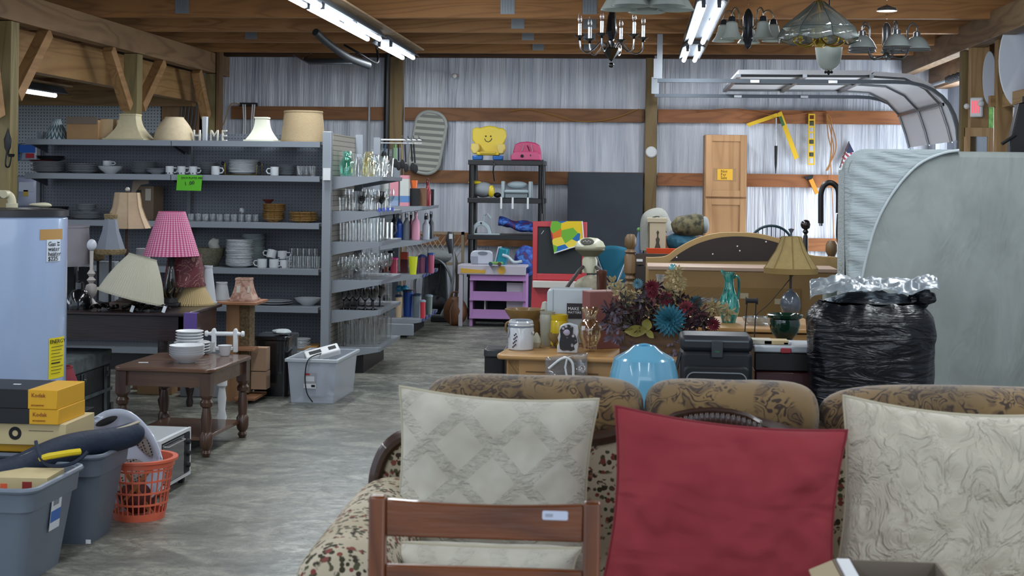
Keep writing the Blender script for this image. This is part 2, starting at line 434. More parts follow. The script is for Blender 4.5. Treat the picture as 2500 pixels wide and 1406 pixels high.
# roof trusses: bottom chords with webs
JY = [(v and 1.375*3500/v) for v in (402, 367, 340, 316)]
jz = 2.825
for i, y in enumerate([9.3, 10.45]+JY):
    lab = ['wooden truss chord nearest the camera, just above the frame', 'second wooden truss chord, running across the top of the frame', 'third wooden truss chord across the top, behind the black chandelier', 'fourth wooden truss chord, its nail plates showing', 'fifth wooden truss chord from the front', 'hindmost wooden truss chord, close to the film wall'][i]
    t = thing('roof_truss', lab, 'truss', (0, y, 0))
    pt('chord', MB().box(-8 if i < 1 else -6.5, 4.2, -.04, .04, jz, jz+.19), wood(('#c08d58', '#b58452', '#b8824a')[i % 3], '#8a5c34', 'x', 1), t, bev=.003)
    for k in range(5):
        x = -5.2+2.2*k+.3*(i % 2)
        pt('web', MB().box(x, x+.09, -.035, .035, jz+.192, 3.5), wood('#8d6238', '#5f3f22', 'z'), t)
    for k, x in enumerate((-3.9+.0*i, P(1190+25*i, 60, y).x, P(1440, 60, y).x)):
        if k == 0 and i % 2: continue
        g = MB().box(x-.06, x+.06, -.045, -.0405, jz+.03, jz+.20)
        for q in range(5): g.box(x-.055+q*.024, x-.045+q*.024, -.049, -.045, jz+.035, jz+.195)
        pt('nail_plate', g, mat('#8d949a', .45, .5), t)
# fluorescent strip lights
TB = emit('#eef6ff', 9)
def strip(name, lab, xc, y0, y1, z, pairs, tubes=2, board=True):
    t = thing(name, lab, 'ceiling light', (xc, (y0+y1)/2, z)); L = y1-y0
    ym = (y0+y1)/2; rf_ = mat('#4f565e', .5)
    if board: pt('backing_board', MB().box(-.10, .15, -L/2, L/2, .085, .10), wood('#b59b7c', '#8f7454', 'y'), t)
    segs = []
    for a0, a1 in pairs:
        if segs and a0-segs[-1][1] < .3: segs[-1][1] = a1
        else: segs.append([a0, a1])
    for a0, a1 in segs:
        pt('reflector', MB().prism([(-.105, .012), (-.05, .045), (.05, .045), (.105, .012), (.11, .02), (.055, .08), (-.055, .08), (-.11, .02)], a0-ym-.12, a1-ym+.05), rf_, t)
    for (a0, a1) in pairs:
        for sx in ((-.055, .055) if tubes == 2 else (0,)):
            r_t = .02; b = MB().tube([(sx, a0-(y0+y1)/2+.02, 0), (sx, a1-(y0+y1)/2-.02, 0)], r_t, 12)
            tu = pt('tube', b, TB, t)
            for q in (a0, a1): pt('lamp_holder', MB().box(sx-.014, sx+.014, q-ym-.01, q-ym+.01, -.014, .05), rf_, tu)
        l = area('strip_light', (0, (a0+a1)/2-(y0+y1)/2, -.03), .2, a1-a0, 21, FLU); l.parent = t
    return t
zf = 2.72
def yz(px, py): # depth at which a ray meets the height of the tubes
    return G(px, py, zf).y
xa = G(880, 78, zf).x
strip('fluorescent_fixture', 'long white ceiling strip light with lit tubes above the grey shelves', xa, 9.6, 14.75, zf, [(9.7, 10.3), (yz(765, 18), yz(848, 62)), (yz(850, 62), yz(915, 96)), (13.3, 14.65)])
xb = G(1710, 80, zf).x
strip('fluorescent_fixture', 'ceiling strip light with lit tubes left of the bell-shade chandeliers', xb, 8.6, 14.9, zf, [(yz(1738, 14), yz(1718, 60)), (yz(1717, 60), yz(1700, 104)), (yz(1692, 122), yz(1681, 148))])
xc = G(78, 262, 2.25).x
strip('fluorescent_fixture', 'short tube light glowing under the low alcove ceiling at far left', P(78, 262, 13).x, 12.4, 13.6, 2.24, [(12.45, 13.55)], 1)
# overhead garage door and tracks
Y0, Y1 = 13.25, 15.5
dp = [(.9, 2.47), (1.5, 2.47), (2.1, 2.47), (2.42, 2.45), (2.6, 2.36), (2.73, 2.22), (2.80, 2.02), (2.84, 1.87)]
t = thing('garage_door', 'white sectional overhead door rolled up under the roof at the right', 'garage door', (0, 0, 0)); t['kind'] = 'thing'
for i in range(4):
    seg = {0: dp[0:2], 1: dp[1:3], 2: dp[2:6], 3: dp[5:8]}[i]
    up_ = [(x-.035*0, z+.04) if i < 2 else (x+.03, z+.03) for x, z in seg]
    pt('door_panel', MB().prism(seg+up_[::-1], Y0+.05, Y1-.05), mat('#e2e4ea', .5), t)
    sm = MB()
    for q in (Y0+.1, (Y0+Y1)/2, Y1-.1):
        for (x, z), (x2, z2) in zip(seg[:-1], seg[1:]): sm.tube([(x-.012, q, z-.012), (x2-.012, q, z2-.012)], .012, 6)
    x, z = seg[0]; sm.box(x-.02, x+.02, Y0+.05, Y1-.05, z-.03, z)
    pt('stile', sm, steel, t)
tm = mat('#5d646c', .45, .7)
def track(y, lab):
    pts = [(P(1605, 200, 13.2).x, 2.42), (2.3, 2.42)]+[(p.x, p.z) for p in arc((2.3, 0, 2.42), (2.86, 0, 2.42), (2.89, 0, 1.87), 8)]+[(2.89, .02)]
    t = thing('door_track', lab, 'door track', (0, y, 0))
    b = MB(); out = [(p[0], p[1]-.035) for p in pts[:2]]+[(p[0]-.04*(i/9), p[1]-.035*(1-i/9)) for i, p in enumerate(pts[2:11])]+[(2.85, .02)]
    b.prism(pts+out[::-1], -.025, .025); pt('rail', b, tm, t)
    for k in (1.0, 1.7): pt('hinge', MB().box(k, k+.08, -.05, .05, 2.385, 2.41), chrome, t)
    return t
n = track(Y0, 'nearer galvanized overhead door track, bending down beside the doorway')
f = track(Y1, 'farther galvanized overhead door track, against the film wall')
x0 = P(1612, 150, Y0).x
for tt, y in ((n, Y0), (f, Y1)):
    pt('hanger', MB().box(x0-.03, x0+.02, -.01, .01, 2.42, 2.83).box(x0-.06, x0-.03, -.03, .03, 2.0 if 0 else 2.42, 2.6), steel, tt)
t = thing('torsion_shaft', 'dark torsion shaft with a cable drum over the garage doorway', 'door hardware', (2.98, 13.3, 2.5))
pt('shaft', MB().tube([(0, -.1, 0), (0, 2.3, 0)], .018, 10), steel, t)
pt('drum', MB().lathe([(0, 0), (.09, 0), (.09, .02), (.06, .04), (.06, .08), (.085, .1), (0, .1)], M=rotm(rx=90, loc=(0, .02, 0)), n=20), blackm, t)
pt('spring', MB().tube([(.0+.035*math.cos(k*1.2), .25+k*.008, .035*math.sin(k*1.2)) for k in range(90)], .006, 5), blackm, t)
# outdoors, seen under the door
lv = mat('#7fae5a', .8, var=.4, vs=12)
def hedge(x, y, w, h, lab):
    b = MB().ball((0, 0, h/2), 1, w/2, w/2, h/2, 24, 16, fn=lambda q: 1+.18*noise.noise(q*3)+.1*noise.noise(q*9))
    return solo('bush', b, lv, lab, 'bush', (x, y, 0))
hedge(9.0, 27.5, 6, 5, 'sunlit green bush outside, seen through the garage doorway')
hedge(7.6, 22.5, 2.6, 3.4, 'smaller leafy bush outside beside the door track')
struct('ground_outside', MB().box(3.4, 30, 8, 40, -.08, -.02), mat('#a8aa98', .9))
# right wall framing
def rp(px0, px1, Y, z0, z1, lab, c=tre, name='wall_stud', cat='stud', th=.05):
    x0, x1 = P(px0, 200, Y).x, P(px1, 200, Y).x
    return solo(name, MB().box(x0, x1, Y-th, Y+th, z0, z1), wood(*c, 'z', .9), lab, cat, bev=.003)
rp(2345, 2366, 13.0, 0, 2.66, 'treated door post right of the overhead door track', ('#7a6a42', '#54472a'))
rp(2367, 2412, 12.7, 0, 2.7, 'broad pine stud carrying the exit light', ('#b08f62', '#8a6b44'))
rp(2431, 2470, 12.0, 0, 2.72, 'pine wall stud right of the exit light', ('#a08050', '#755734'))
solo('wall_blocking', MB().box(P(2412, 200, 12.1).x, xs, 12.0, 12.08, Z(2420, 262, 12.1), Z(2420, 235, 12.1)), wood('#a08050', '#755734', 'x'), 'short wood block between the studs behind the exit light', 'block')
solo('wall_blocking', MB().box(P(2471, 200, 11.6).x, xs, 9.0, 11.9, Z(2480, 255, 11.5), Z(2480, 222, 11.5)), wood('#a08050', '#755734', 'y'), 'horizontal wood girt at the right edge above the black rack', 'girt')
# exit light
y = 12.62; p = P(2385, 262, y)
t = thing('exit_light', 'small white emergency exit light with red letters on the stud', 'exit sign', (p.x, y, p.z), rz=-25)
pt('housing', MB().box(-.055, .05, -.02, .02, -.085, .085), white, t, bev=.012)
for k in range(4): pt('lettering', MB().box(-.04+k*.018, -.03+k*.018, -.024, -.02, -.05, .055), emit('#e05566', .9), t)
pt('lamp_head', MB().ball((.04, -.03, .03), .028), white, t)
pt('lamp_head', MB().ball((-.085, 0, .01), .025), white, t)
# framed mirror
x0, x1 = P(2355, 330, 12.62).x, P(2424, 330, 12.62).x; z1 = Z(2390, 312, 12.62)
t = thing('framed_mirror', 'pine framed mirror standing behind the mattress by the studs', 'mirror', ((x0+x1)/2, 12.62, 1.2)); w2 = (x1-x0)/2; h = z1-1.2
pt('frame', MB().box(-w2, -w2+.045, -.015, .015, 0, h).box(w2-.045, w2, -.015, .015, 0, h).box(-w2, w2, -.014, .014, h-.075, h).box(-w2, w2, -.014, .014, 0, .05), wood('#c9a57a', '#a88358', 'z'), t)
pt('glass', MB().box(-w2+.04, w2-.04, .002, .01, .03, h-.06), mat('#9fa6ad', .08, 1), t)
pt('backing', MB().box(-w2+.02, w2-.02, .011, .016, .01, h-.01), card, t)
# pale vent rings on the film
for px, py, r, lab in ((2415, 190, .1, 'pale oval film patch between the studs'), (2490, 150, .16, 'large pale oval film patch at the top right edge')):
    Y = 12.6 if px < 2450 else 11.6; p = P(px, py, Y)
    solo('film_patch', MB().lathe([(0, 0), (r, 0), (r*1.04, .006), (r, .012), (0, .012)], n=28, sx=.55 if px < 2450 else 1, sy=2.2, M=rotm(rx=90)), mat('#c9d0dc', .5), lab, 'patch', (p.x, Y, p.z))
# things fixed to the back wall
p = P(1590, 371, YW-.2)
solo('white_disk', MB().lathe([(0, 0), (.06, 0), (.062, .01), (.05, .02), (0, .022)], M=rotm(rx=90)), white, 'round white disk fixed to the right wall post', 'disk', (p.x, YW-.16, p.z))
p = P(1112, 184, YW-.05)
t = thing('bulb_holder', 'small bare bulb poking out of the upper film wall', 'bulb', (p.x, YW-.06, p.z))
pt('socket', MB().lathe([(.02, 0), (.022, .03), (.015, .05), (0, .05)], M=rotm(rx=90, loc=(0, .05, .0))), mat('#b98a72', .5), t); pt('bulb', MB().ball((-.01, -.04, -.01), .03), white, t)
def pipe(name, px, py0, py1, Y, r, m, lab, cat):
    x = P(px, (py0+py1)/2, Y).x
    return solo(name, MB().tube([(x, Y, Z(px, py1, Y)), (x, Y, Z(px, py0, Y))], r, 12), m, lab, cat)
pipe('conduit', 899, 150, 772, YW-.07, .012, mat('#a9aeb4', .4), 'thin grey conduit running down the film wall', 'conduit')
pipe('drain_pipe', 942, 125, 772, YW-.2, .033, black, 'black vertical pipe beside the wooden wall post', 'pipe')
b = MB().tube(spl([P(770, 78, 13), P(800, 105, 13.2), P(850, 140, 13.5), P(900, 160, 13.8)], 8), .035, 12)
solo('vent_hose', b, mat('#33363a', .5), 'dark ribbed hose bending under the strip light', 'hose')
b = MB().tube(spl([P(840, 110, 14), P(880, 132, 14), P(920, 153, 14.2), P(920, 120, 14.3), Vector((P(920, 120, 14.3).x, JY[2], 2.83))], 8), .012, 8)
solo('black_rod', b, black, 'thin dark rod beside the hose under the strip light', 'rod')
b = MB().grid(lambda u, v: tuple(P(715+150*u+40*v, 133+22*v, 14.6+.5*(1-v))), 1, 1)
ms = solo('metal_sheet', b, mat('#7e858e', .3, .7), 'flat grey metal panel hanging below the trusses', 'panel', sol=.02)
for px, py in ((740, 140), (860, 140)): q = P(px, py, 14.8); pt('hanger_rod', MB().tube([(q.x, q.y, q.z-.01), (q.x, JY[3], 2.83)], .006, 6), steel, ms)
# orange extension cable draped on the girt
b = MB().tube(spl([P(1240, 272, YW-.07), P(1300, 268, YW-.07), P(1400, 294, YW-.07), P(1450, 296, YW-.07), P(1500, 288, YW-.07), P(1560, 266, YW-.07)], 8), .006, 6)
solo('extension_cable', b, mat('#9a6f35', .5), 'thin orange cable draped along the top girt', 'cable')
b = MB().tube(spl([P(1700, 272, YW-.07), P(1800, 266, YW-.07), P(1900, 282, YW-.07), P(1990, 274, YW-.07), P(2022, 276, YW-.07)], 8), .006, 6)
solo('extension_cable', b, mat('#9a5f35', .5), 'thin cord along the girt behind the yellow square', 'cable')
b = MB()
for dx in (0, 8, 16): b.tube(spl([P(2018, 278, YW-.09), P(2022+dx, 330, YW-.09), P(2030+dx*.6, 370, YW-.09), P(2022-dx*.3, 415, YW-.09), P(2028, 380+dx, YW-.09), P(2030, 300, YW-.09), P(2020, 278, YW-.09)], 6), .006, 6)
b.tube(spl([P(2028, 400, YW-.09), P(2032, 480, YW-.09), P(2036, 590, YW-.09)], 6), .005, 6)
solo('looped_extension_cord', b, mat('#a5713c', .5), 'brown cord looped on a nail beside the yellow level', 'cord')
def flat(pts, Y, th, m, name, lab, cat, **k):
    q = [P(px, py, Y) for px, py in pts]; c = sum(q, Vector())/len(q)
    b = MB().prism([(v.x-c.x, v.z-c.z) for v in q], -th/2, th/2)
    return solo(name, b, m, lab, cat, (c.x, Y, c.z), **k)
Yt = YW-.07
c = P(1905, 280, Yt)
t = thing('framing_square', 'yellow framing square hung askew on the top girt', 'square', tuple(c))
def loc2(px, py): q = P(px, py, Yt); return (q.x-c.x, q.z-c.z)
pt('blade', MB().prism([loc2(*q) for q in ((1898, 276), (1908, 272), (1950, 384), (1940, 390))], -.008, .008), yel, t)
pt('tongue', MB().prism([loc2(*q) for q in ((1822, 302), (1896, 276), (1902, 284), (1828, 309))], -.007, .007), yel, t)
pt('sticker', MB().prism([loc2(*q) for q in ((1901, 286), (1908, 283), (1916, 305), (1909, 309))], -.010, -.0082), mat('#3f6a3a', .6), t)
c = P(1894, 350, Yt); t = thing('hand_saw_file', 'long dark tapered tool hanging point down by the yellow square', 'tool', tuple(c))
t.name = 'hanging_tool'
pt('rod', MB().tube([(0, -.03, Z(1895, 288, Yt)-c.z), (0, -.03, Z(1894, 356, Yt)-c.z)], .008, 8), chrome, t)
pt('handle', MB().tube([(0, -.03, Z(1894, 356, Yt)-c.z), (0, -.03, Z(1894, 400, Yt)-c.z), (0, -.03, Z(1893, 424, Yt)-c.z)], [.018, .014, .004], 10), black, t)
c = P(1981, 340, Yt); t = thing('spirit_level', 'yellow spirit level hanging upright on the girt', 'level', tuple(c)); lw_, lh = .036, Z(1981, 278, Yt)-c.z
lv_ = MB().box(-lw_, -lw_+.012, -.012, .012, -lh, lh).box(lw_-.012, lw_, -.012, .012, -lh, lh)
for k in (-1, -.72, -.5, -.22, 0, .28, .5, .78, 1): lv_.box(-lw_, lw_, -.011, .011, k*lh*.98-.008, k*lh*.98+.008)
pt('body', lv_, yel, t)
for k in (-.6, -.1, .62): pt('vial', MB().box(-.022, .022, -.014, .014, k*lh-.022, k*lh+.022).lathe([(0, -.016), (.016, -.016), (.016, .016), (0, .016)], z0=k*lh, M=None, n=12), mat('#3c3f2a', .4), t)
c = P(1975, 435, Yt); t = thing('hammer', 'hammer with a yellow handle leaning on the middle girt', 'hammer', tuple(c))
pt('handle', MB().prism([(q.x-c.x, q.z-c.z) for q in (P(1974, 440, Yt), P(1984, 435, Yt), P(1999, 470, Yt), P(1990, 475, Yt))], -.012, .012), mat('#d8912c', .5), t, bev=.003)
pt('head', MB().prism([(q.x-c.x, q.z-c.z) for q in (P(1963, 432, Yt), P(1986, 426, Yt), P(1984, 434, Yt), P(1980, 438, Yt), P(1966, 437, Yt))], -.014, .014), blackm, t)
# small flag
c = P(2073, 345, YW-.03); t = thing('small_flag', 'little striped flag on a stick behind the mattress corner', 'flag', tuple(c))
pt('stick', MB().tube([(.0, 0, 0), tuple(P(2050, 410, YW-.06)-c)], .006, 6), mat('#5a4632', .6), t)
a = N('flag_cloth'); x, y, z = a.xyz(a.co((1, 1, 1))); a.col(a.mix(a.math('GREATER_THAN', a.math('FRACT', a.math('MULTIPLY', a.math('ADD', x, z), 16)), .5), '#a02c40', '#c9ccd6'))
pt('cloth', MB().prism([(q.x-c.x, q.z-c.z) for q in (P(2074, 348, YW-.06), P(2086, 372, YW-.06), P(2066, 388, YW-.06), P(2054, 408, YW-.06), P(2056, 385, YW-.06))], -.004, .004), a.m, t)
pt('canton', MB().prism([(q.x-c.x, q.z-c.z) for q in (P(2074, 347, YW-.06), P(2086, 371, YW-.06), P(2070, 374, YW-.06), P(2064, 366, YW-.06))], -.006, -.0042), mat('#2d3355', .7), t)
# white power strip and cords at the upper left of the film
c = P(607, 255, YW-.1); t = thing('power_strip', 'dark power strip with white plugs on the top left girt', 'power strip', tuple(c))
pt('bar', MB().box(-.1, .1, -.02, .02, -.02, .02), blackm, t, bev=.004)
for k, x in enumerate((-.06, -.035, .05, .075)): pt('plug_cord', MB().tube([(x, -.02, 0), (x*.8, -.02, -.18), (x*.9, -.02, -.38)], .008, 6), white, t)
pt('lead', MB().tube(spl([(-.09, -.02, 0), (-.2, -.02, 0), (-.27, -.02, -.2), (-.35, -.02, -.35)], 5), .005, 6), mat('#a07a3c', .5), t)
# black metal hook on the leftmost post
y = yl(16)-.08; c = P(19, 340, y); t = thing('wall_hook', 'black wrought iron candle hook on the leftmost post', 'hook', tuple(c))
pt('plate', MB().lathe([(0, .09), (.012, .05), (.03, .0), (.025, -.06), (.008, -.1), (0, -.12)], sy=.3, n=12), black, t)
pt('arm', MB().tube(spl([(0, -.01, -.08), (.0, -.03, -.19), (.04, -.06, -.2), (.055, -.06, -.13)], 5), .006, 8), black, t)
pt('cup', MB().lathe([(0, 0), (.02, 0), (.026, .02), (.02, .022), (0, .015)], .055, -.06, -.13, 12), black, t)
# conduits bundle in the alcove corner
for k in range(5):
    solo('conduit', MB().tube([P(445+k*9, 255, YW-.06), P(440+k*9, 300, YW-.06), P(430+k*9, 345, YW-.06)], .009, 8), mat('#6d7278', .4, .6), nth('bent grey conduit behind the back left brace', k, 5, 'left'), 'conduit', group='conduit bundle by the pegboard')
# ================= SHELVING
gl = mat('#8b9199', .45, .1); gld = mat('#5c6168', .5); lipm = mat('#848b94', .4, .15)
pegd = pegmat('#5d626c', '#25272d', .0254, .17)
slat = None
GX0, GX1, GY = P(62, 340, 10.5).x, P(781, 352, 10.5).x, 10.5
GB = 10.93
t = thing('gondola_shelving', 'long grey store shelving with perforated back panels, full of dishes', 'shelving', (0, 0, 0))
xm = P(418, 350, GY).x
bx0, bx1 = P(104, 400, GB).x, GX1-.035
for x0, x1 in ((bx0, xm), (xm+.03, bx1)): pt('back_panel', MB().box(x0, x1, GB, GB+.03, .14, 1.80), pegd, t)
for x in (bx0-.03, xm, bx1): pt('upright', MB().box(x-.0, x+.03, GB-.045, GB-.004, 0, 1.80), gld, t)
GZ = [Z(600, y, GY) for y in (344, 428, 543, 655, 747)]+[.17]
for k, z in enumerate(GZ):
    for x0, x1 in ((GX0, xm-.003), (xm+.003, GX1)):
        s_ = pt('shelf', MB().box(x0, x1, GY+.02, GB-.05, z-.022, z), gl, t)
        b = MB().prism([(GY, z-.042), (GY+.018, z-.045), (GY+.018, z-.0005), (GY-.002, z-.0005)], x0, x1, 'yz'); pt('price_rail', b, lipm, s_)
        for xx in (x0+.01, x1-.02): pt('bracket', MB().prism([(GB-.05, z-.10), (GB-.05, z-.0225), (GY+.03, z-.0225), (GY+.03, z-.035)], xx, xx+.008, 'yz'), gld, s_)
pt('kick_plate', MB().box(GX0, GX1, GY+.05, GY+.07, 0, .14), black, t)
pt('end_panel', MB().box(GX1+.02, GX1+.085, 10.5, 10.56, 0, Z(793, 321, 10.5)), gl, t, bev=.004)
cl = MB().box(-.025, .03, -.02, 0, -.045, .045); o = pt('clip', cl, white, t); o.location = P(798, 425, 10.48)
def slatmat(c1, c2):
    a = N('slatwall'); a.setp(.6); x, y, z = a.xyz(a.co())
    a.col(a.mix(a.math('LESS_THAN', a.math('FRACT', a.math('DIVIDE', z, .038)), .12), c1, c2)); return a.m
slm = slatmat('#9c978c', '#4b4742'); slg = slatmat('#7f8588', '#4a5055')
def endcap(lab, X0, X1, Ya, Yb, zs, ztop, base=True, pm_=None):
    zs = [z-.001 for z in zs]
    t = thing('display_rack', lab, 'shelving', (0, 0, 0))
    pt('back_panel', MB().box(X0-.03, X0, Ya, Yb, 0, ztop), pm_ or slm, t)
    pt('upright', MB().box(X0, X0+.06, Yb-.05, Yb, 0, ztop+.02), gl, t)
    for k, z in enumerate(zs):
        s_ = pt('shelf', MB().box(X0, X1, Ya, Yb, z-.014, z), gl, t)
        for yy in (Ya, Yb-.008): pt('bracket', MB().prism([(X0, z-.10), (X0, z-.0005), (X1, z-.0005), (X1, z-.03)], yy-.004, yy+.004), gl, s_)
        pt('price_rail', MB().prism([(X1, z-.03), (X1+.012, z-.028), (X1+.016, z-.0005), (X1, z-.0005)], Ya, Yb), lipm, s_)
    pt('base', MB().box(X0, X1-.12, Ya+.03, Yb, 0, .15), black, t)
    return t
EX0, EX1, EA, EB = GX1+.075, P(928, 440, 10.6).x, 10.62, 11.52
EZ = [Z(800, y, 10.6)+.001 for y in (430, 515, 590, 684, 757)]+[Z(960, 850, 10.62)]
e1 = endcap('grey end rack of five shelves crowded with clear glassware', EX0, EX1, EA, EB, EZ, 1.80)
DX0, DX1, DA, DB = P(914, 400, 13.1).x, P(1026, 590, 13.1).x, 13.1, 14.2
DZ = [.001+Z(1000, y, 13.1) for y in (504, 588, 671)]+[Z(960, 778, 13.1)]
e2 = endcap('farther grey end rack holding bottles, tumblers and travel mugs', DX0, DX1, DA, DB, DZ, 1.76, pm_=slg)
pt('front_upright', MB().box(DX0, DX0+.06, DA-.05, DA-.008, 0, Z(913, 336, 13.1)), gl, e2)
pt('base_cover', MB().box(P(930, 800, 13.05).x, P(1010, 800, 13.05).x, 13.02, 13.06, .03, Z(970, 790, 13.05)), gl, e2, bev=.004)
# price strips
for (px0, px1, pya, pyb, Yy, t_) in ((924, 968, 512, 509, 10.6, e1),):
    for k in range(4):
        q = P(926+k*10.5, 513-k*.8, 10.55); s_ = pt('price_tag', MB().box(-.011, .011, -.003, 0, -.014, .014), mat('#4a62b8', .5), t_); s_.location = q
for z in (DZ[2], DZ[3]):
    for k in range(5):
        s_ = pt('price_tag', MB().box(0, .004, -.05, .05, -.018, .012), mat('#3d4a86', .5), e2); s_.location = (DX1+.018, DA+.12+k*.2, z-.012)

# ---------- small ware builders: each returns a top-level object of height 1 unit-free sizes in metres
def tumbler(r0, r1, h, m=clear, lab='', grp=None, name='drinking_glass', cat='glass', n=16, th=.003):
    b = MB().lathe([(0, 0), (r0, 0), (r1, h), (r1-th, h), (r0-th, .012), (0, .012)], n=n)
    return solo(name, b, m, lab, cat, group=grp)
def prof(name, pr, m, lab, cat, grp=None, n=20, **k): return solo(name, MB().lathe(pr, n=n), m, lab, cat, group=grp, **k)
GOB = [(0, 0), (.032, 0), (.032, .004), (.006, .01), (.005, .055), (.02, .068), (.036, .1), (.037, .14), (.034, .165), (.032, .165), (.034, .14), (.032, .1), (.016, .073), (0, .07)]
def mug(m, r=.04, h=.09, lab='', grp=None, name='mug', r0=None, hs=1):
    t = thing(name, lab, 'mug', group=grp); r0 = r0 or r
    pt('body', MB().lathe([(0, 0), (r0*.92, 0), (r0, .006), (r, h), (r-.004, h), (r0-.005, .008), (0, .008)], n=20), m, t)
    pt('handle', MB().tube([(hs*(r-.003), 0, h*.8), (hs*(r+.022), 0, h*.78), (hs*(r+.03), 0, h*.5), (hs*(r+.02), 0, h*.25), (hs*(r0-.003), 0, h*.2)], .005, 8), m, t)
    return t
PLATE = lambda r: [(0, 0), (r*.55, 0), (r*.6, .004), (r*.98, .018), (r, .020), (r*.97, .0225), (r*.6, .008), (0, .006)]
BOWL = lambda r, h: [(0, 0), (r*.45, 0), (r*.5, .006), (r*.85, h*.6), (r, h), (r*.97, h), (r*.8, h*.6), (r*.42, .012), (0, .01)]
def stack(px, Y, z, r, n, dz, m, lab, grp, name='plate', pr=None, jig=.004, cat='plate', x=None):
    p = at(px, Y, z) if x is None else Vector((x, Y, z)); first = prof(name, pr or PLATE(r), m, nth(lab, 0, n) if n > 1 else lab, cat, grp, n=28)
    first.location = p
    for k in range(1, n): dup(first, (p.x+random.uniform(-jig, jig), p.y+random.uniform(-jig, jig), z+k*dz), label=nth(lab, k, n), group=grp)
    return z+n*dz
def place(o, px, Y, z, rz=0): o.location = at(px, Y, z); o.rotation_euler = (0, 0, R(rz)); return o
# ---------- shelf 1 (top): lampshades, box, letters
def shade(name, lab, rt, rb, h, m, px, Y, z, n=40, fn=None, belly=0, rz=0, rot=None, pc=None, trim=None, sx=1, grp=None, cat='lampshade', ang=.6, ring=True):
    p = at(px, Y, z) if pc is None else Vector(pc)
    t = thing(name, lab, cat, p, rz, grp, rot=rot); k = 8
    pr = [(rb+(rt-rb)*(i/k)+belly*math.sin(PI*i/k)*-1, h*i/k) for i in range(k+1)]
    pr2 = [(r-.004, zz) for r, zz in reversed(pr)]
    pt('cloth', MB().lathe(pr+pr2, n=n, fn=fn, close=True, sx=sx), m, t, ang=ang)
    for r, zz, nm_ in ((rb, .0065, 'lower_trim'), (rt, h-.004, 'upper_trim')): pt(nm_, MB().lathe([(r-.002, zz-.006), (r+.004, zz-.006), (r+.004, zz+.006), (r-.002, zz+.006)], n=n, fn=fn, close=True, sx=sx), trim or m, t, ang=ang)
    if ring: pt('spider', MB().tube([(-rt*sx+.004, 0, h-.02), (0, 0, h-.035), (rt*sx-.004, 0, h-.02)], .002, 5), chrome, t)
    return t
z0 = GZ[0]+.001
s_ = S(10.65, 500)
sq = lambda a, i, z: 1/max(abs(math.cos(a)), abs(math.sin(a)))**.85
a = N('chevron_cloth'); a.setp(.85); x, y, z = a.xyz(a.co()); an = a.math('MULTIPLY', a.math('ARCTAN2', y, x), 2.6)
zg = a.math('ABSOLUTE', a.math('SUBTRACT', a.math('FRACT', an), .5)); st = a.math('FRACT', a.math('ADD', a.math('MULTIPLY', z, 15), a.math('MULTIPLY', zg, 1.6)))
a.col(a.mix(a.math('GREATER_THAN', st, .5), '#a9b4b6', '#3d5b66')); chev = a.m
Y1_ = 10.72
shade('lampshade', 'small teal and grey zigzag lampshade at the left end of the top shelf', .028, .1, .155, chev, 138, Y1_, z0, fn=lambda a, i, z: 1)
cb = thing('cardboard_box', 'brown cardboard box on the top shelf between the zigzag and bell lampshades', 'box', at(213, 10.72, z0))
pt('body', MB().box(-.125, .125, -.1, .1, 0, .15), card, cb, bev=.003); pt('flap', MB().box(-.125, .118, -.105, -.1005, .12, .175).box(-.125, .118, .1, .104, .12, .17), mat('#6e6258', .85), cb)
b2 = solo('cardboard_box', MB().box(-.05, .05, -.08, .08, 0, .16), mat('#b79c78', .85), 'narrow tan box with plastic wrap beside the brown box on the top shelf', 'box', at(269, 10.75, z0), bev=.003)
lin_ = mat('#b5ab8c', .85, var=.06, vs=40, bump=(260, .2)); lin2 = mat('#b9a98c', .85, var=.08, vs=30); lin3 = mat('#ccccba', .8); bur = mat('#9a8768', .9, var=.12, vs=150, bump=(300, .3))
shade('lampshade', 'pale cream bell lampshade with a square top, on the top shelf', .066, .165, .2, lin_, 318, 10.72, z0, fn=sq, belly=.028, n=48)
shade('lampshade', 'beige cone lampshade beside the HOME letters on the top shelf', .068, .155, .18, lin2, 425, 10.74, z0, n=48, belly=-.02)
shade('lampshade', 'ivory square bell lampshade on the top shelf, left of the drum shade', .048, .118, .185, lin3, 640, 10.72, z0, fn=sq, belly=.022, n=48)
shade('lampshade', 'large tan burlap drum lampshade at the right end of the top shelf', .145, .168, .235, bur, 740, 10.74, z0, n=48)
lt = thing('home_letters', 'white cut-out letters spelling HOME on the top shelf', 'letters', at(515, 10.70, z0))
for ch, px in (('H', 470), ('I', 497), ('M', 512), ('E', 540)):
    q = at(px, 10.70, z0)
    if ch != 'I': txt(ch, .125, mat('#b9b5a8', .7), lt, (q.x-lt.location.x, 0, 0), name='letter', ext=.012, sx=.75)
solo('feather_vase', MB().box(-.02, .02, -.02, .02, 0, .19, t=.004), mat('#a7abb2', .5), 'tall white patterned block standing as the O between the letters', 'ornament', at(500, 10.78, z0), bev=.004)
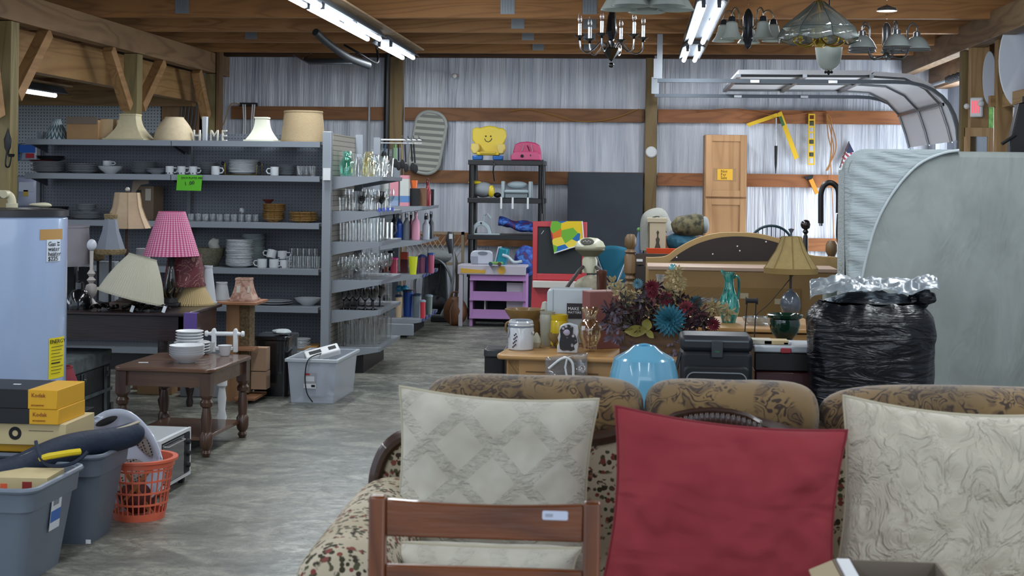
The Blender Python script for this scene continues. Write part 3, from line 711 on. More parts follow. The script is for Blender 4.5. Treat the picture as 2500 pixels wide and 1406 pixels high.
# ---------- shelf 2
z0 = GZ[1]+.001; Ys = 10.68
mid = mat('#8f9398', .3, coat=.3); dk = mat('#2b2d33', .3, coat=.3); gr = mat('#7c8286', .35)
zt = stack(118, Ys, z0, .135, 7, .011, mid, 'grey dinner plate in the left stack under dark plates, second shelf', 'plate stack at the left end of the second shelf')
zt = stack(108, Ys, zt, .12, 1, .012, mat('#5a1f28', .4), 'dark red plate on the left stack of the second shelf', None)
stack(124, Ys, zt, .11, 3, .01, dk, 'black plate on top of the left plate stack', 'black plates on the left stack')
stack(203, Ys, z0, .118, 5, .013, mid, 'grey plate in the second left stack on the second shelf', 'second plate stack of the second shelf')
stack(270, Ys, z0, .09, 1, .03, china, 'white bowl with a cup sitting in it, second shelf', None, 'bowl', BOWL(.092, .05), cat='bowl')
stack(270, Ys, z0+.018, .09, 1, .03, china, 'upper white bowl under the cup on the second shelf', None, 'bowl', BOWL(.098, .04), cat='bowl')
place(mug(china, .034, .038, 'white teacup standing on the nested bowls', name='teacup'), 262, Ys, z0+.060)
stack(352, Ys+.05, z0, .1, 8, .0105, gr, 'dark grey plate in the third stack of the second shelf', 'third plate stack of the second shelf')
stack(382, Ys-.06, z0, .08, 2, .014, mid, 'small grey bowl in front of the third plate stack', 'small bowls before the third stack', 'bowl', BOWL(.08, .03), cat='bowl')
flm = N('floral_china'); v_ = flm.vor(flm.co(), 38).outputs['Distance']; flm.setp(.25); flm.col(flm.ramp(v_, [(.22, '#3a4048'), (.3, '#c9ccd0')])); flm = flm.m
for px, w_ in ((414, 'left'), (443, 'middle'), (471, 'right')):
    place(mug(flm, .031, .062, 'white mug with dark flowers, the %s of three above the green sign' % w_), px, Ys-.08, z0)
stack(508, Ys+.06, z0, .075, 7, .0125, gr, 'grey saucer stacked behind the plain mug on the second shelf', 'saucer stack behind the plain mug')
place(mug(china, .032, .066, 'plain cream mug left of the wire plate rack', name='mug'), 526, Ys-.09, z0)
rk = thing('plate_rack', 'wire rack holding a stack of white plates on the second shelf', 'rack', at(594, Ys, z0))
for sx in (-1, 1):
    pt('wire_side', MB().tube([(sx*.14, -.07, .09), (sx*.125, -.07, .09), (sx*.12, -.07, .004), (0, -.07, .004)], .003, 6).tube([(sx*.14, .07, .09), (sx*.125, .07, .09), (sx*.12, .07, .004), (0, .07, .004)], .003, 6), brass, rk)
    pt('knob', MB().ball((sx*.14, -.07, .088), .014, n=10, m=6), black, rk)
stack(594, Ys, z0+.008, .115, 9, .0108, china, 'white dinner plate held in the wire rack', 'plates in the wire rack')
place(mug(china, .032, .066, 'plain cream mug right of the wire plate rack', hs=-1), 670, Ys-.09, z0)
stack(699, Ys+.02, z0, .075, 6, .012, gr, 'grey plate in the small stack right of the cream mug', 'small plate stack near the shelf end')
for k in range(3): place(tumbler(.024, .03, .075, lab=nth('clear tumbler at the right end of the second shelf', k, 3, 'left'), grp='tumblers at the right end of the second shelf'), 732+k*15, Ys-.05+.04*(k % 2), z0)
# green sign
sg = P(460, 446, GY-.03); t = thing('price_sign', 'bright green paper price sign hanging from the second shelf', 'sign', (sg.x, GY-.012, sg.z))
pt('card', MB().prism([(-.098, -.058), (.092, -.06), (.1, .055), (-.09, .06)], -.002, 0), mat('#57b318', .6), t)
txt('EACH PLATES ARE', .020, ink, t, (-.06, -.0035, .03), (90, 0, 0)); txt('1 .00', .04, ink, t, (-.035, -.0035, -.022), (90, -8, 0))
# ---------- shelf 3
z0 = GZ[2]+.001
stack(137, Ys, z0, .095, 9, .009, dk, 'dark plate in the left stack on the third shelf', 'dark plate stack on the third shelf')
stack(212, Ys, z0, .12, 4, .012, mid, 'wide grey plate under bowls on the third shelf', 'wide plates on the third shelf')
stack(212, Ys, z0+.055, .075, 3, .013, mid, 'grey bowl on the wide plates of the third shelf', 'bowls on the wide plates', 'bowl', BOWL(.078, .035), cat='bowl')
bx = thing('open_carton', 'tall torn brown carton with picture panels behind the beige lampshade', 'box', at(362, 10.76, z0), rz=-14)
pt('carton', MB().box(-.1, .09, -.07, .07, 0, .26), mat('#6b5a48', .85), bx, bev=.003)
pt('torn_flap', MB().prism([(-.11, .15), (-.02, .27), (.05, .28), (.05, .31), (-.09, .30)], -.078, -.072), mat('#8d7f70', .85), bx)
pt('picture_label', MB().box(-.075, -.02, -.075, -.0715, .1, .23), blackm, bx); pt('price_label', MB().box(.02, .07, -.075, -.0715, .15, .24), mat('#a29c92', .7), bx)
for k in range(10): place(tumbler(.022, .026, .055, lab=nth('small clear glass in the row on the third shelf', k, 10, 'left'), grp='small glasses in a row on the third shelf', n=14), 466+k*17.5, Ys-.06+.05*(k % 2), z0)
place(prof('drinking_glass', GOB, clear, 'stemmed glass among the small glasses on the third shelf', 'glass'), 590, Ys+.04, z0-.0).scale = (.6, .6, .62)
ylw = N('yellow_ware'); ylw.setp(.35); ylw.col(ylw.ramp(ylw.noise(ylw.co(), 60, 2), [(.4, '#987443'), (.56, '#b08f58'), (.62, '#5b3a22')])); ylw = ylw.m
stack(668, Ys, z0, .088, 4, .013, ylw, 'yellow bowl in the lower stack on the third shelf', 'lower yellow bowls on the third shelf', 'bowl', BOWL(.088, .035), cat='bowl')
stack(669, Ys, z0+.062, .092, 4, .014, ylw, 'yellow bowl in the upper stack on the third shelf', 'upper yellow bowls on the third shelf', 'bowl', BOWL(.092, .035), cat='bowl')
place(prof('small_bowl', BOWL(.045, .03), mat('#5e2a2a', .4), 'dark red small bowl on top of the yellow bowls', 'bowl'), 655, Ys, z0+.142)
stack(741, Ys, z0, .11, 6, .0115, ylw, 'yellow plate stacked at the right end of the third shelf', 'yellow plates on the third shelf')
# ---------- shelf 4
z0 = GZ[3]+.001
wv = mat('#6d6a58', .8, var=.3, vs=60, bump=(80, .6)); place(prof('woven_basket_bowl', [(0, 0), (.06, 0), (.1, .07), (.115, .14), (.108, .14), (.09, .07), (.05, .01), (0, .01)], wv, 'grey patterned basket bowl with a white cloth in it, fourth shelf', 'bowl'), 512, Ys+.02, z0)
solo('white_cloth', MB().ball((0, 0, .13), .05, .9, .6, 1, fn=lambda q: 1+.5*noise.noise(q*30)), mat('#a5a6a0', .8), 'crumpled pale cloth tucked in the basket bowl', 'cloth', at(524, Ys, z0+.03))
stack(585, Ys-.07, z0, .088, 20, .0098, china, 'pale plate in the tall front stack on the fourth shelf', 'tall front plate stack on the fourth shelf', pr=PLATE(.104))
stack(618, Ys+.11, z0, .08, 24, .0098, mat('#a3adb0', .3), 'pale plate in the tall rear stack on the fourth shelf', 'tall rear plate stack on the fourth shelf', pr=PLATE(.088))
place(mug(china, .037, .066, 'white mug at the left of the lower mug row, fourth shelf', hs=-1), 640, Ys-.08, z0)
place(mug(china, .037, .066, 'white mug at the middle of the lower mug row, fourth shelf'), 669, Ys-.08, z0)
place(mug(flm, .034, .062, 'flowered mug at the right of the lower mug row, fourth shelf'), 694, Ys-.07, z0)
m_ = place(mug(china, .037, .062, 'white mug tilted on top of the mug row', hs=-1), 661, Ys-.06, z0+.072); m_.rotation_euler = (R(-14), R(9), 0)
place(mug(flm, .035, .06, 'flowered mug stacked on the right of the mug row'), 689, Ys-.06, z0+.068)
for k in range(7): place(tumbler(.025, .029, .09, lab=nth('clear front tumbler at the right end of the fourth shelf', k, 7, 'left'), grp='front tumblers on the fourth shelf', n=14), 706+k*11.2, Ys-.08+.02*(k % 2), z0)
for k in range(5): place(tumbler(.024, .028, .14, lab=nth('tall clear glass behind the tumblers on the fourth shelf', k, 5, 'left'), grp='rear tall glasses on the fourth shelf', n=14), 712+k*14, Ys+.10, z0)
# ---------- shelf 5 and base
z0 = GZ[4]+.001
o = place(prof('platter', PLATE(.14), china, 'wide white platter at the left on the fifth shelf', 'platter'), 670, Ys, z0); o.scale = (1, .9, .7)
o = place(prof('platter', PLATE(.13), china, 'second white platter lying on the wide platter', 'platter'), 672, Ys, z0+.016); o.scale = (1, .9, .7)
place(prof('serving_bowl', BOWL(.105, .055), china, 'plain white serving bowl at the right on the fifth shelf', 'bowl'), 752, Ys, z0)
z0 = GZ[5]+.001
stack(735, Ys-.05, z0, .07, 6, .012, china, 'white saucer in the stack behind the clear tote', 'saucer stack on the base shelf')
solo('wooden_bread_board', MB().box(-.08, .08, -.1, .1, 0, .03), wood(*GOLDP, 'x'), 'small wooden board behind the clear tote on the base shelf', 'board', at(755, Ys, z0), bev=.004)
# ---------- glassware on the near end rack
NUM = ['one', 'two', 'three', 'four', 'five', 'six', 'seven', 'eight', 'nine']
def rows(zi, kinds, lab, grp, nx, ny, jx=.01, x0=EX0+.05, x1=EX1-.03, y0=EA+.06, y1=EB-.2, first=None, rowlabs=None):
    z = EZ[zi]; fo = {}
    for j in range(ny):
        for i in range(nx):
            kd = kinds[(i*3+j*2+zi) % len(kinds)]
            x = x0+(x1-x0)*(i+.5)/nx+random.uniform(-jx, jx); y = y0+(y1-y0)*(j/(max(ny-1, 1)))+random.uniform(-.008, .008)
            lb = (lab % kd[0]+', %s row, %s from left' % (ORD[j], ORD[i]), grp)
            if kd[0] not in fo:
                o = kd[1](); o['label'] = lb[0]; o['group'] = grp+', '+kd[0]; fo[kd[0]] = o; o.location = (x, y, z)
            else: dup(fo[kd[0]], (x, y, z), label=lb[0])
smoke = thin_glass('#6a7478', 1.2, 'smoked_glass'); aqua = thin_glass('#dcf6f0', 1, 'aqua_glass'); amber = thin_glass('#faf5df', 1, 'amber_glass')
kt = lambda h, r0, r1, m=clear: (lambda: tumbler(r0, r1, h, m))
kg = lambda m=clear, s=1: (lambda: prof('goblet', [(r*s, z*s) for r, z in GOB], m, '', 'goblet', n=16))
def pitcher():
    t = thing('glass_pitcher', '', 'pitcher')
    pt('body', MB().lathe([(0, 0), (.05, 0), (.055, .02), (.05, .1), (.04, .14), (.048, .17), (.045, .17), (.037, .14), (.047, .1), (.05, .02), (0, .012)], n=20), clear, t)
    pt('handle', MB().tube([(.045, 0, .15), (.08, 0, .15), (.09, 0, .1), (.052, 0, .04)], .006, 7), clear, t); return t
def bottle_jar(m):
    return lambda: prof('glass_jar', [(0, 0), (.045, 0), (.05, .02), (.05, .11), (.03, .14), (.028, .17), (.034, .175), (.034, .19), (.03, .19), (.026, .14), (.046, .11), (.046, .02), (0, .01)], m, '', 'jar', n=18)
def beer():
    t = thing('glass_mug', '', 'glass mug')
    pt('body', MB().lathe([(0, 0), (.036, 0), (.036, .13), (.032, .13), (.032, .02), (0, .02)], n=14, fn=lambda a, i, z: 1+.03*math.cos(7*a)), clear, t)
    pt('handle', MB().tube([(.034, 0, .11), (.06, 0, .11), (.066, 0, .06), (.034, 0, .03)], .006, 7), clear, t); return t
o = bottle_jar(aqua)(); o['label'] = 'aqua green glass jar at the left of the top glassware shelf'; o.location = (EX0+.09, EA+.06, EZ[0])
o = bottle_jar(aqua)(); o['label'] = 'second aqua glass jar, behind the first on the top glassware shelf'; o.location = (EX0+.07, EA+.2, EZ[0])
o = prof('glass_vase', [(0, 0), (.035, 0), (.05, .08), (.055, .17), (.05, .17), (.045, .08), (.03, .01), (0, .01)], clear, 'cut glass vase beside the aqua jar on the top glassware shelf', 'vase'); o.location = (EX0+.18, EA+.07, EZ[0])
o = bottle_jar(amber)(); o['label'] = 'glass jar with a yellowish rim in the middle of the top glassware shelf'; o.location = (EX0+.255, EA+.1, EZ[0])
o = pitcher(); o['label'] = 'clear glass pitcher near the right of the top glassware shelf'; o.location = (EX0+.30, EA+.06, EZ[0]); o.rotation_euler = (0, 0, R(70))
o = prof('glass_bowl', [(0, 0), (.02, 0), (.05, .04), (.045, .09), (.035, .1), (.04, .09), (.045, .04), (0, .006)], clear, 'round ribbed glass bowl at the right of the top glassware shelf', 'bowl'); o.location = (EX0+.385, EA+.07, EZ[0])
o = prof('trifle_glass', [(0, 0), (.03, 0), (.006, .02), (.006, .06), (.05, .16), (.047, .16), (0, .07)], clear, 'wide funnel-shaped glass behind the ribbed bowl', 'glass'); o.location = (EX0+.36, EA+.22, EZ[0])
rows(0, [('tumbler', kt(.12, .026, .032)), ('vase', kt(.15, .03, .042))], 'clear %s at the back of the top end shelf', 'back glassware on the top end shelf', 4, 2, y0=EA+.35)
rows(1, [('goblet', kg()), ('tumbler', kt(.1, .028, .034)), ('brandy glass', kg(smoke, .9)), ('beaker', kt(.15, .022, .03))], 'clear %s on the second shelf of the end rack', 'second end shelf glassware', 6, 3)
rows(2, [('mug', beer), ('tumbler', kt(.17, .028, .031)), ('square tumbler', kt(.14, .031, .031))], 'straight-sided %s on the third shelf of the end rack', 'third end shelf glassware', 6, 3)
rows(3, [('goblet', kg(clear, .95)), ('wine glass', kg(clear, 1.05))], 'footed %s on the fourth shelf of the end rack', 'fourth end shelf glassware', 7, 3)
rows(4, [('goblet', kg(smoke, 1.15)), ('goblet', kg(smoke, 1.15)), ('tumbler', kt(.15, .025, .03))], '%s on the fifth shelf of the end rack', 'fifth end shelf glassware', 5, 3)
rows(5, [('beaker', kt(.17, .024, .03)), ('flute', kt(.2, .018, .028))], 'slim clear %s on the lowest deck', 'lowest deck glassware', 8, 4)
# ---------- bottles and tumblers on the far end rack
def bottle(name, lab, px, zi, r, h, m, capm=None, Y=None, neck=.45, cat='water bottle', z=None, cap=.03):
    Yq = Y or 13.3; z = DZ[zi] if z is None else z
    t = thing(name, lab, cat, at(px, Yq, z)); rn = r*neck
    pt('body', MB().lathe([(0, 0), (r*.95, 0), (r, .01), (r, h*.68), (r*.85, h*.78), (rn, h*.9), (rn, h), (0, h)], n=20), m, t)
    if capm: pt('cap', MB().lathe([(0, h), (rn*1.15, h), (rn*1.15, h+cap), (rn*.8, h+cap+.006), (0, h+cap+.006)], n=16).tube([(-rn, 0, h+cap*.6), (-rn*.6, 0, h+cap+.03), (rn*.6, 0, h+cap+.03), (rn, 0, h+cap*.6)], .004, 6), capm, t)
    return t
pc = lambda c, r=.35: mat(c, r, coat=.2)
def cupt(name, lab, px, zi, r0, r1, h, m, capm=None, straw=None, Y=None, z=None):
    t = thing(name, lab, 'tumbler', at(px, Y or 13.3, DZ[zi] if z is None else z))
    pt('cup', MB().lathe([(0, 0), (r0, 0), (r1, h), (r1-.004, h), (r0-.004, .01), (0, .01)], n=20), m, t)
    if capm: pt('lid', MB().lathe([(0, h+.001), (r1+.003, h+.001), (r1+.003, h+.014), (r1*.6, h+.022), (0, h+.022)], n=20), capm, t)
    if straw: pt('straw', MB().tube([(.01, 0, h+.02), (.014, 0, h+.12)], .004, 6), straw, t)
    return t
# top: stacked plastic cups in boxes / sleeves
def block(name, lab, px0, px1, py0, py1, Y, d, m, cat, z=None, bands=None, **k):
    a_, b_ = P(px0, py1, Y), P(px1, py0, Y); zz = a_.z if z is None else z; w_ = (b_.x-a_.x)/2
    t = thing(name, lab, cat, ((a_.x+b_.x)/2, Y+d/2, zz)); h = b_.z-zz
    bands = bands or [(0, 1, m, 'body')]
    for f0, f1, mm, nm in bands: pt(nm, MB().box(-w_, w_, -d/2, d/2, h*f0+.0005, h*f1), mm, t, **k)
    return t
pk, wh, bl = pc('#d48f9c'), pc('#c5c9c4'), pc('#5f86b8')
block('cup_sleeve', 'pale grey stack of nested cups at the left of the top bottle shelf', 907, 923, 438, 500, 13.25, .07, pc('#9ea5aa'), 'cup stack', DZ[0])
block('cup_sleeve', 'white stack of nested cups left of the pink stack', 930, 949, 436, 500, 13.3, .07, wh, 'cup stack', DZ[0])
block('cup_sleeve', 'pink over blue stack of nested cups on the top bottle shelf', 951, 973, 436, 505, 13.2, .08, pk, 'cup stack', DZ[0], [(0, .2, pc('#8fa0bf'), 'lower_cups'), (.2, .36, pc('#6f8fae'), 'middle_cups'), (.36, 1, pk, 'upper_cups')])
block('cup_sleeve', 'tall cream stack of nested cups with a pink top on the top bottle shelf', 976, 998, 428, 505, 13.2, .08, wh, 'cup stack', DZ[0], [(0, .12, pk, 'base_cups'), (.12, .33, bl, 'blue_cups'), (.33, .88, wh, 'cream_cups'), (.88, 1, pk, 'top_cups')])
block('dark_box', 'black boxed tumbler holding an orange cup on the top bottle shelf', 1000, 1022, 460, 503, 13.3, .08, blackm, 'box', DZ[0])
cupt('orange_cup', 'orange plastic cup standing on the black box', 1011, 0, .028, .036, .075, pc('#d9692e'), z=Z(1010, 460, 13.3)+.001, Y=13.34)
block('brown_box', 'brown patterned boxed cup on the top bottle shelf', 1024, 1040, 459, 502, 13.4, .07, mat('#7d5b44', .7), 'box', DZ[0])
bottle('red_bottle', 'dark red steel bottle at the right of the top bottle shelf', 1044, 0, .034, .20, pc('#8c1e2c', .3), pc('#5e1420'), Y=13.5)
block('dark_can', 'black patterned can at the end of the top bottle shelf', 1050, 1058, 462, 502, 13.75, .05, blackm, 'can', DZ[0])
# second
bottle('navy_bottle', 'dark navy bottle at the left of the second bottle shelf', 962, 1, .03, .22, pc('#18202f'), black, Y=13.55)
bottle('blue_bottle', 'shiny royal blue steel bottle on the second bottle shelf', 975, 1, .034, .20, pc('#173f8f', .25), chrome)
bottle('grey_bottle', 'matte grey steel bottle between the blue and pink bottles', 992, 1, .034, .21, pc('#666d76', .5), chrome)
bottle('pink_bottle', 'pink water bottle on the second bottle shelf', 1015, 1, .039, .225, pc('#cf8fa6', .5), pc('#d9a5b5'), neck=.4)
bottle('silver_bottle', 'silver steel bottle with a black pump cap on the second bottle shelf', 1040, 1, .036, .19, pc('#a9b2bd', .25), black, Y=13.4)
bottle('dark_bottle', 'tall dark bottle behind the silver bottle', 1052, 1, .026, .2, pc('#3d4048'), black, Y=13.7)
bottle('red_slim_bottle', 'slim maroon bottle behind the pink bottle', 1003, 1, .025, .19, pc('#6b2a3a'), black, Y=13.7)
# third
cupt('orange_tumbler', 'orange cup at the left of the third bottle shelf', 940, 2, .03, .036, .1, pc('#b5563b'), Y=13.5)
cupt('magenta_bottle', 'red tumbler with a magenta flip lid on the third bottle shelf', 962, 2, .036, .036, .13, pc('#8f2f42'), pc('#c02c74'), Y=13.25)
cupt('black_bottle', 'black lidded bottle behind the magenta lid', 955, 2, .03, .033, .17, blackm, black, Y=13.7)
block('maroon_cup', 'dark maroon tumbler with an orange top on the third bottle shelf', 977, 995, 616, 673, 13.35, .07, pc('#4f1f24'), 'tumbler', DZ[2], [(0, .66, pc('#4f1f24'), 'cup'), (.66, 1, pc('#c2502f'), 'label')])
cupt('yellow_tumbler', 'neon yellow tumbler on the third bottle shelf', 1008, 2, .031, .045, .165, pc('#c3cc2a'), Y=13.16)
for px, c, l in ((1020, '#5c3f6d', 'violet tumbler right of the yellow one'), (1030, '#87506e', 'mauve tumbler on the third bottle shelf'), (1041, '#2f3f7a', 'dark blue tumbler with a straw on the third bottle shelf'), (1052, '#a04d68', 'rose tumbler at the end of the third bottle shelf')):
    cupt('tumbler', l, px, 2, .028, .033, .13+(px % 3)*.02, pc(c), pc('#2d4580'), pc('#2a3566') if px == 1041 else None, Y=13.4+.1*(px % 2))
# base deck
for px, c, h, r, Y, l in ((943, '#4a5350', .17, .034, 13.4, 'dark green travel mug at the left of the lowest bottle deck'), (973, '#b9a184', .19, .034, 13.25, 'tan travel mug on the lowest bottle deck'), (996, '#173e87', .23, .05, 13.35, 'big blue insulated tumbler on the lowest bottle deck'), (1018, '#6b7780', .2, .042, 13.3, 'grey see-through tumbler on the lowest bottle deck'), (1032, '#b3303f', .15, .026, 13.22, 'small red and white bottle on the lowest bottle deck'), (1047, '#6d7b78', .17, .035, 13.6, 'greenish clear tumbler at the end of the lowest bottle deck')):
    cupt('travel_mug', l, px, 3, r*.85, r, h, pc(c), pc('#1d2a44') if h > .18 else pc('#8b9aa5'), Y=Y)
for px, l in ((975, 'bright blue toy cup lid on the left above the tan mug'), (988, 'bright blue toy cup lid above the big blue tumbler')):
    solo('blue_toy_cup', MB().ball((0, 0, .03), .035, 1, 1, .9, fn=lambda q: 1+.2*noise.noise(q*60)), pc('#2f94bf'), l, 'toy cup', at(px, 13.8, DZ[3]+.27) if 0 else at(px, 13.5, Z(px, 712, 13.5)))
# utensil pegs
rx0, rx1 = P(921, 341, 13.3), P(1030, 343, 13.3)
t = thing('peg_rail', 'wire rail of pegs on the far rack with kitchen utensils hanging', 'rail', tuple(rx0))
L_ = rx1.x-rx0.x
pt('bar', MB().tube([(-.02, 0, 0), (L_, 0, 0)], .007, 8).tube([(-.02, 0, -.03), (L_, 0, -.03)], .005, 6), white, t)
for k in range(4): pt('hook', MB().tube([(L_-.14+.05*k, 0, 0), (L_-.14+.05*k, -.25, .01), (L_-.14+.05*k, -.27, .03)], .005, 6), chrome, t)
UC = ['#232a30', '#2b4a5e', '#1c2024', '#4a5a44', '#6f9a62', '#1d2125', '#8a7a60', '#25282c', '#1a1c1f']
for k, px in enumerate((930, 941, 950, 960, 966, 973, 981, 989, 1004, 1010)):
    p = P(px, 352, 13.25); ln = (.14, .12, .17, .2, .21, .24, .22, .26, .25, .27)[k]
    names = ['black handled peeler', 'blue handled tool', 'black whisk', 'olive handled tool', 'green handled spatula', 'black slotted spoon', 'wooden handled fork', 'black ladle', 'black pasta server', 'black long spoon'][k]
    t = thing('kitchen_utensil', names+' hanging from the peg rail, number not marked'.replace(', number not marked', ''), 'utensil', tuple(p))
    pt('handle', MB().tube([(0, 0, 0), (0.003*(k-4), 0, -ln*.65)], .011, 8, flat=.6), mat(UC[k % 9], .5), t)
    pt('head', MB().ball((0.004*(k-4), 0, -ln*.85), .03, .8, .25, 1.4, n=12, m=8), blackm, t)
# ================= LEFT SIDE: heater, lamps, tables, totes
# water heater
Yh = 6.8; ph = at(18, Yh, 0); zt = Z(80, 529, Yh-.1)
t = thing('water_heater', 'tall white gas water heater tank with taped note at left', 'water heater', ph)
pt('tank', MB().lathe([(0, 0), (.262, 0), (.27, .02), (.27, zt-.01), (.262, zt), (0, zt)], n=64), mat('#a7bbdc', .22, coat=.6), t)
pt('cap', MB().lathe([(.262, zt+.0005), (.274, zt+.001), (.274, zt+.03), (.24, zt+.036), (0, zt+.04)], n=64), mat('#23262b', .4), t)
hb = Matrix.Rotation(R(0), 4, 'Z')
def onheater(nm, pxa, pxb, pya, pyb, m, off=.001):
    # curved patch on the tank between photograph columns, built round the axis
    sol_ = lambda px: min((abs(PXL((ph.x+.27*math.cos(q), ph.y-.27*math.sin(q), 1.0))[0]-px), q) for q in [PI*.5-k*.01 for k in range(175)])[1]
    a0, a1 = sol_(pxa), sol_(pxb)
    z0, z1 = Z(pxa, pyb, Yh-.15), Z(pxa, pya, Yh-.15); rr_ = .27+off
    return pt(nm, MB().grid(lambda u, v: (rr_*math.cos(-(a0+(a1-a0)*u)), rr_*math.sin(-(a0+(a1-a0)*u)), z0+(z1-z0)*v), 10, 2), m, t), a0, a1, z0, z1
onheater('cardboard_patch', 96, 151, 560, 586, mat('#b78d55', .7))
nt, a0, a1, z0, z1 = onheater('note', 113, 146, 586, 640, mat('#d5dde8', .7), .002)
def curved_text(s, size, az, zz, m, r=.2735, parent=None, nm='lettering', n=0):
    # each glyph run is set tangent to the tank
    x, y = r*math.cos(-az), r*math.sin(-az)
    return txt(s, size, m, parent or t, (x, y, zz), (90, 0, 90-math.degrees(az)), nm)
amid = (a0+a1)/2
for k, s_ in enumerate(('Gas', 'water', 'heater', '$225')): curved_text(s_, .03, a0-.03, z1-.03-k*.024, ink, parent=nt)
curved_text('bee\nbox', .012, a1+.1, z1-.018, ink, parent=nt)
eg, a0, a1, z0, z1 = onheater('energy_label', 121, 158, 829, 930, mat('#e2cf1c', .5), .0015)
curved_text('ENERGY', .027, a0-.02, z1-.026, ink, parent=eg)
for k in range(9):
    zz = z1-.045-k*.016
    pt('print_line', MB().grid(lambda u, v, zz=zz, k=k: (.2745*math.cos(-(a0-.05+(a1-a0)*.75*u*(1-.3*(k % 3)/2))), .2745*math.sin(-(a0-.05+(a1-a0)*.75*u*(1-.3*(k % 3)/2))), zz+v*(.006 if k == 5 else .0025)), 6, 1), ink, eg)
# fittings on top
t = thing('pipe_fitting', 'cream plastic drain fitting lying on the water heater top', 'pipe fitting', (ph.x+.02, Yh-.03, zt+.041))
ivo = mat('#c9c2a4', .5)
pt('elbow', MB().tube(spl([(-.25, 0, .065), (-.06, 0, .065), (-.015, 0, .06), (0, 0, .03), (0, 0, .0)], 4), .02, 12), ivo, t)
pt('socket', MB().lathe([(0, 0), (.028, 0), (.028, .02), (.024, .022), (0, .022)], z0=-.0, n=16), ivo, t)
pt('branch', MB().tube([(-.02, -.05, .065), (-.02, .0, .065)], .019, 12), ivo, t)
solo('rag', MB().ball((0, 0, .012), .05, 1.2, .8, .25, fn=lambda q: 1+.3*noise.noise(q*20)), mat('#c5bfa5', .9), 'small cream rag lying on the heater top behind the fitting', 'rag', (ph.x+.12, Yh+.08, zt+.041))

# packages on the white pegboard, upper left
def pack(px0, px1, py0, py1, Y, m, lab, extra=()):
    a_, b_ = P(px0, py1, Y), P(px1, py0, Y); t = thing('hanging_package', lab, 'package', ((a_.x+b_.x)/2, Y, a_.z)); w_ = (b_.x-a_.x)/2; h = b_.z-a_.z
    pt('bag', MB().grid(lambda u, v: ((u-.5)*2*w_*(1-.05*math.sin(PI*v)), -.06*math.sin(PI*u)*math.sin(PI*v)**.5-.004, h*v), 10, 10), m, t, sol=.004)
    for (u0, u1, v0, v1, mm) in extra: pt('print', MB().box((u0-.5)*2*w_, (u1-.5)*2*w_, -.068, -.064, h*v0, h*v1), mm, t)
    return t
Yp = YW-.06
pack(28, 48, 352, 392, Yp, pc('#2d76c8'), 'small blue plastic package hanging behind the left post')
pack(50, 103, 350, 392, Yp, pc('#b9c3d6'), 'blue white and red package hanging left of the shelf', [(.05, .8, .45, .9, pc('#2a66c4')), (.35, .75, .15, .42, pc('#b92e3c'))])
dia = pc('#b5bdd8')
pack(40, 98, 430, 505, Yp, dia, 'pale diaper package with a yellow spot at the left of the shelf', [(.2, .8, .5, .8, pc('#cfd6ea')), (.4, .6, .35, .55, pc('#c9a950'))])

# dark desk with lamps
zd = .65; dx1 = P(445, 773, 8.3).x; dx0 = -4.35
t = thing('dark_desk', 'dark mahogany desk loaded with lamps behind the trunk', 'desk', (0, 0, 0))
mh = wood('#2b1a1a', '#1a0f10', 'x', 1, .35, coat=.3); mhy = wood('#3a2423', '#231414', 'y', 1, .35, coat=.3)
pt('top', MB().box(dx0-.02, dx1+.03, 8.28, 9.02, zd-.022, zd), mh, t, bev=.006)
pt('front_apron', MB().box(dx0, dx1, 8.32, 8.36, zd-.17, zd-.023), mh, t); pt('rear_apron', MB().box(dx0, dx1, 8.95, 8.98, zd-.17, zd-.023), mh, t)
pt('side_apron', MB().box(dx1-.03, dx1+.005, 8.32, 8.98, zd-.17, zd-.023), mhy, t)
TURN = [(0, 0), (.018, 0), (.024, .03), (.016, .06), (.026, .1), (.03, .12), (.02, .14), (.026, .2), (.03, .28), (.022, .33), (.03, .35), (.033, .38), (.033, .48), (0, .48)]
for x in (dx0+.05, dx1-.14, ):
    for y in (8.38, 8.9): pt('leg', MB().lathe(TURN, x, y, 0, 14), mh, t)
solo('purple_paper', MB().box(-.04, .04, -.001, .001, -.15, 0).box(-.04, .04, 0, .05, 0, .002), mat('#5a4488', .7), 'purple paper sheet hanging over the desk corner', 'paper', (P(464, 770, 8.27).x, 8.275, zd+.001))
# trunk
t = thing('steamer_trunk', 'battered black steamer trunk with metal latches by the heater', 'trunk', (-3.26, 7.72, 0))
tkm = mat('#596163', .75, var=.35, vs=14, bump=(30, .3)); tks = mat('#2b2e31', .7, var=.3, vs=20)
pt('body', MB().box(-.8, 0, 0, .95, 0, .29), tks, t, bev=.006); pt('lid', MB().box(-.805, .006, -.006, .956, .292, .385), tkm, t, bev=.01)
for k in (.12, .48, .84):
    pt('strap', MB().box(.0065, .012, k-.02, k+.02, .01, .289), tkm, t)
    l_ = pt('latch', MB().box(.012, .022, k-.016, k+.016, .23, .288).lathe([(0, 0), (.012, 0), (.012, .008), (0, .01)], M=rotm(ry=90, loc=(.02, k, .25)), n=10), steel, t)
pt('band', MB().box(.007, .011, 0, .95, .13, .15), tkm, t)
for y in (0, .95): pt('corner_plate', MB().box(-.03, .012, y-.02, y+.02, -.0+.004, .05), steel, t)
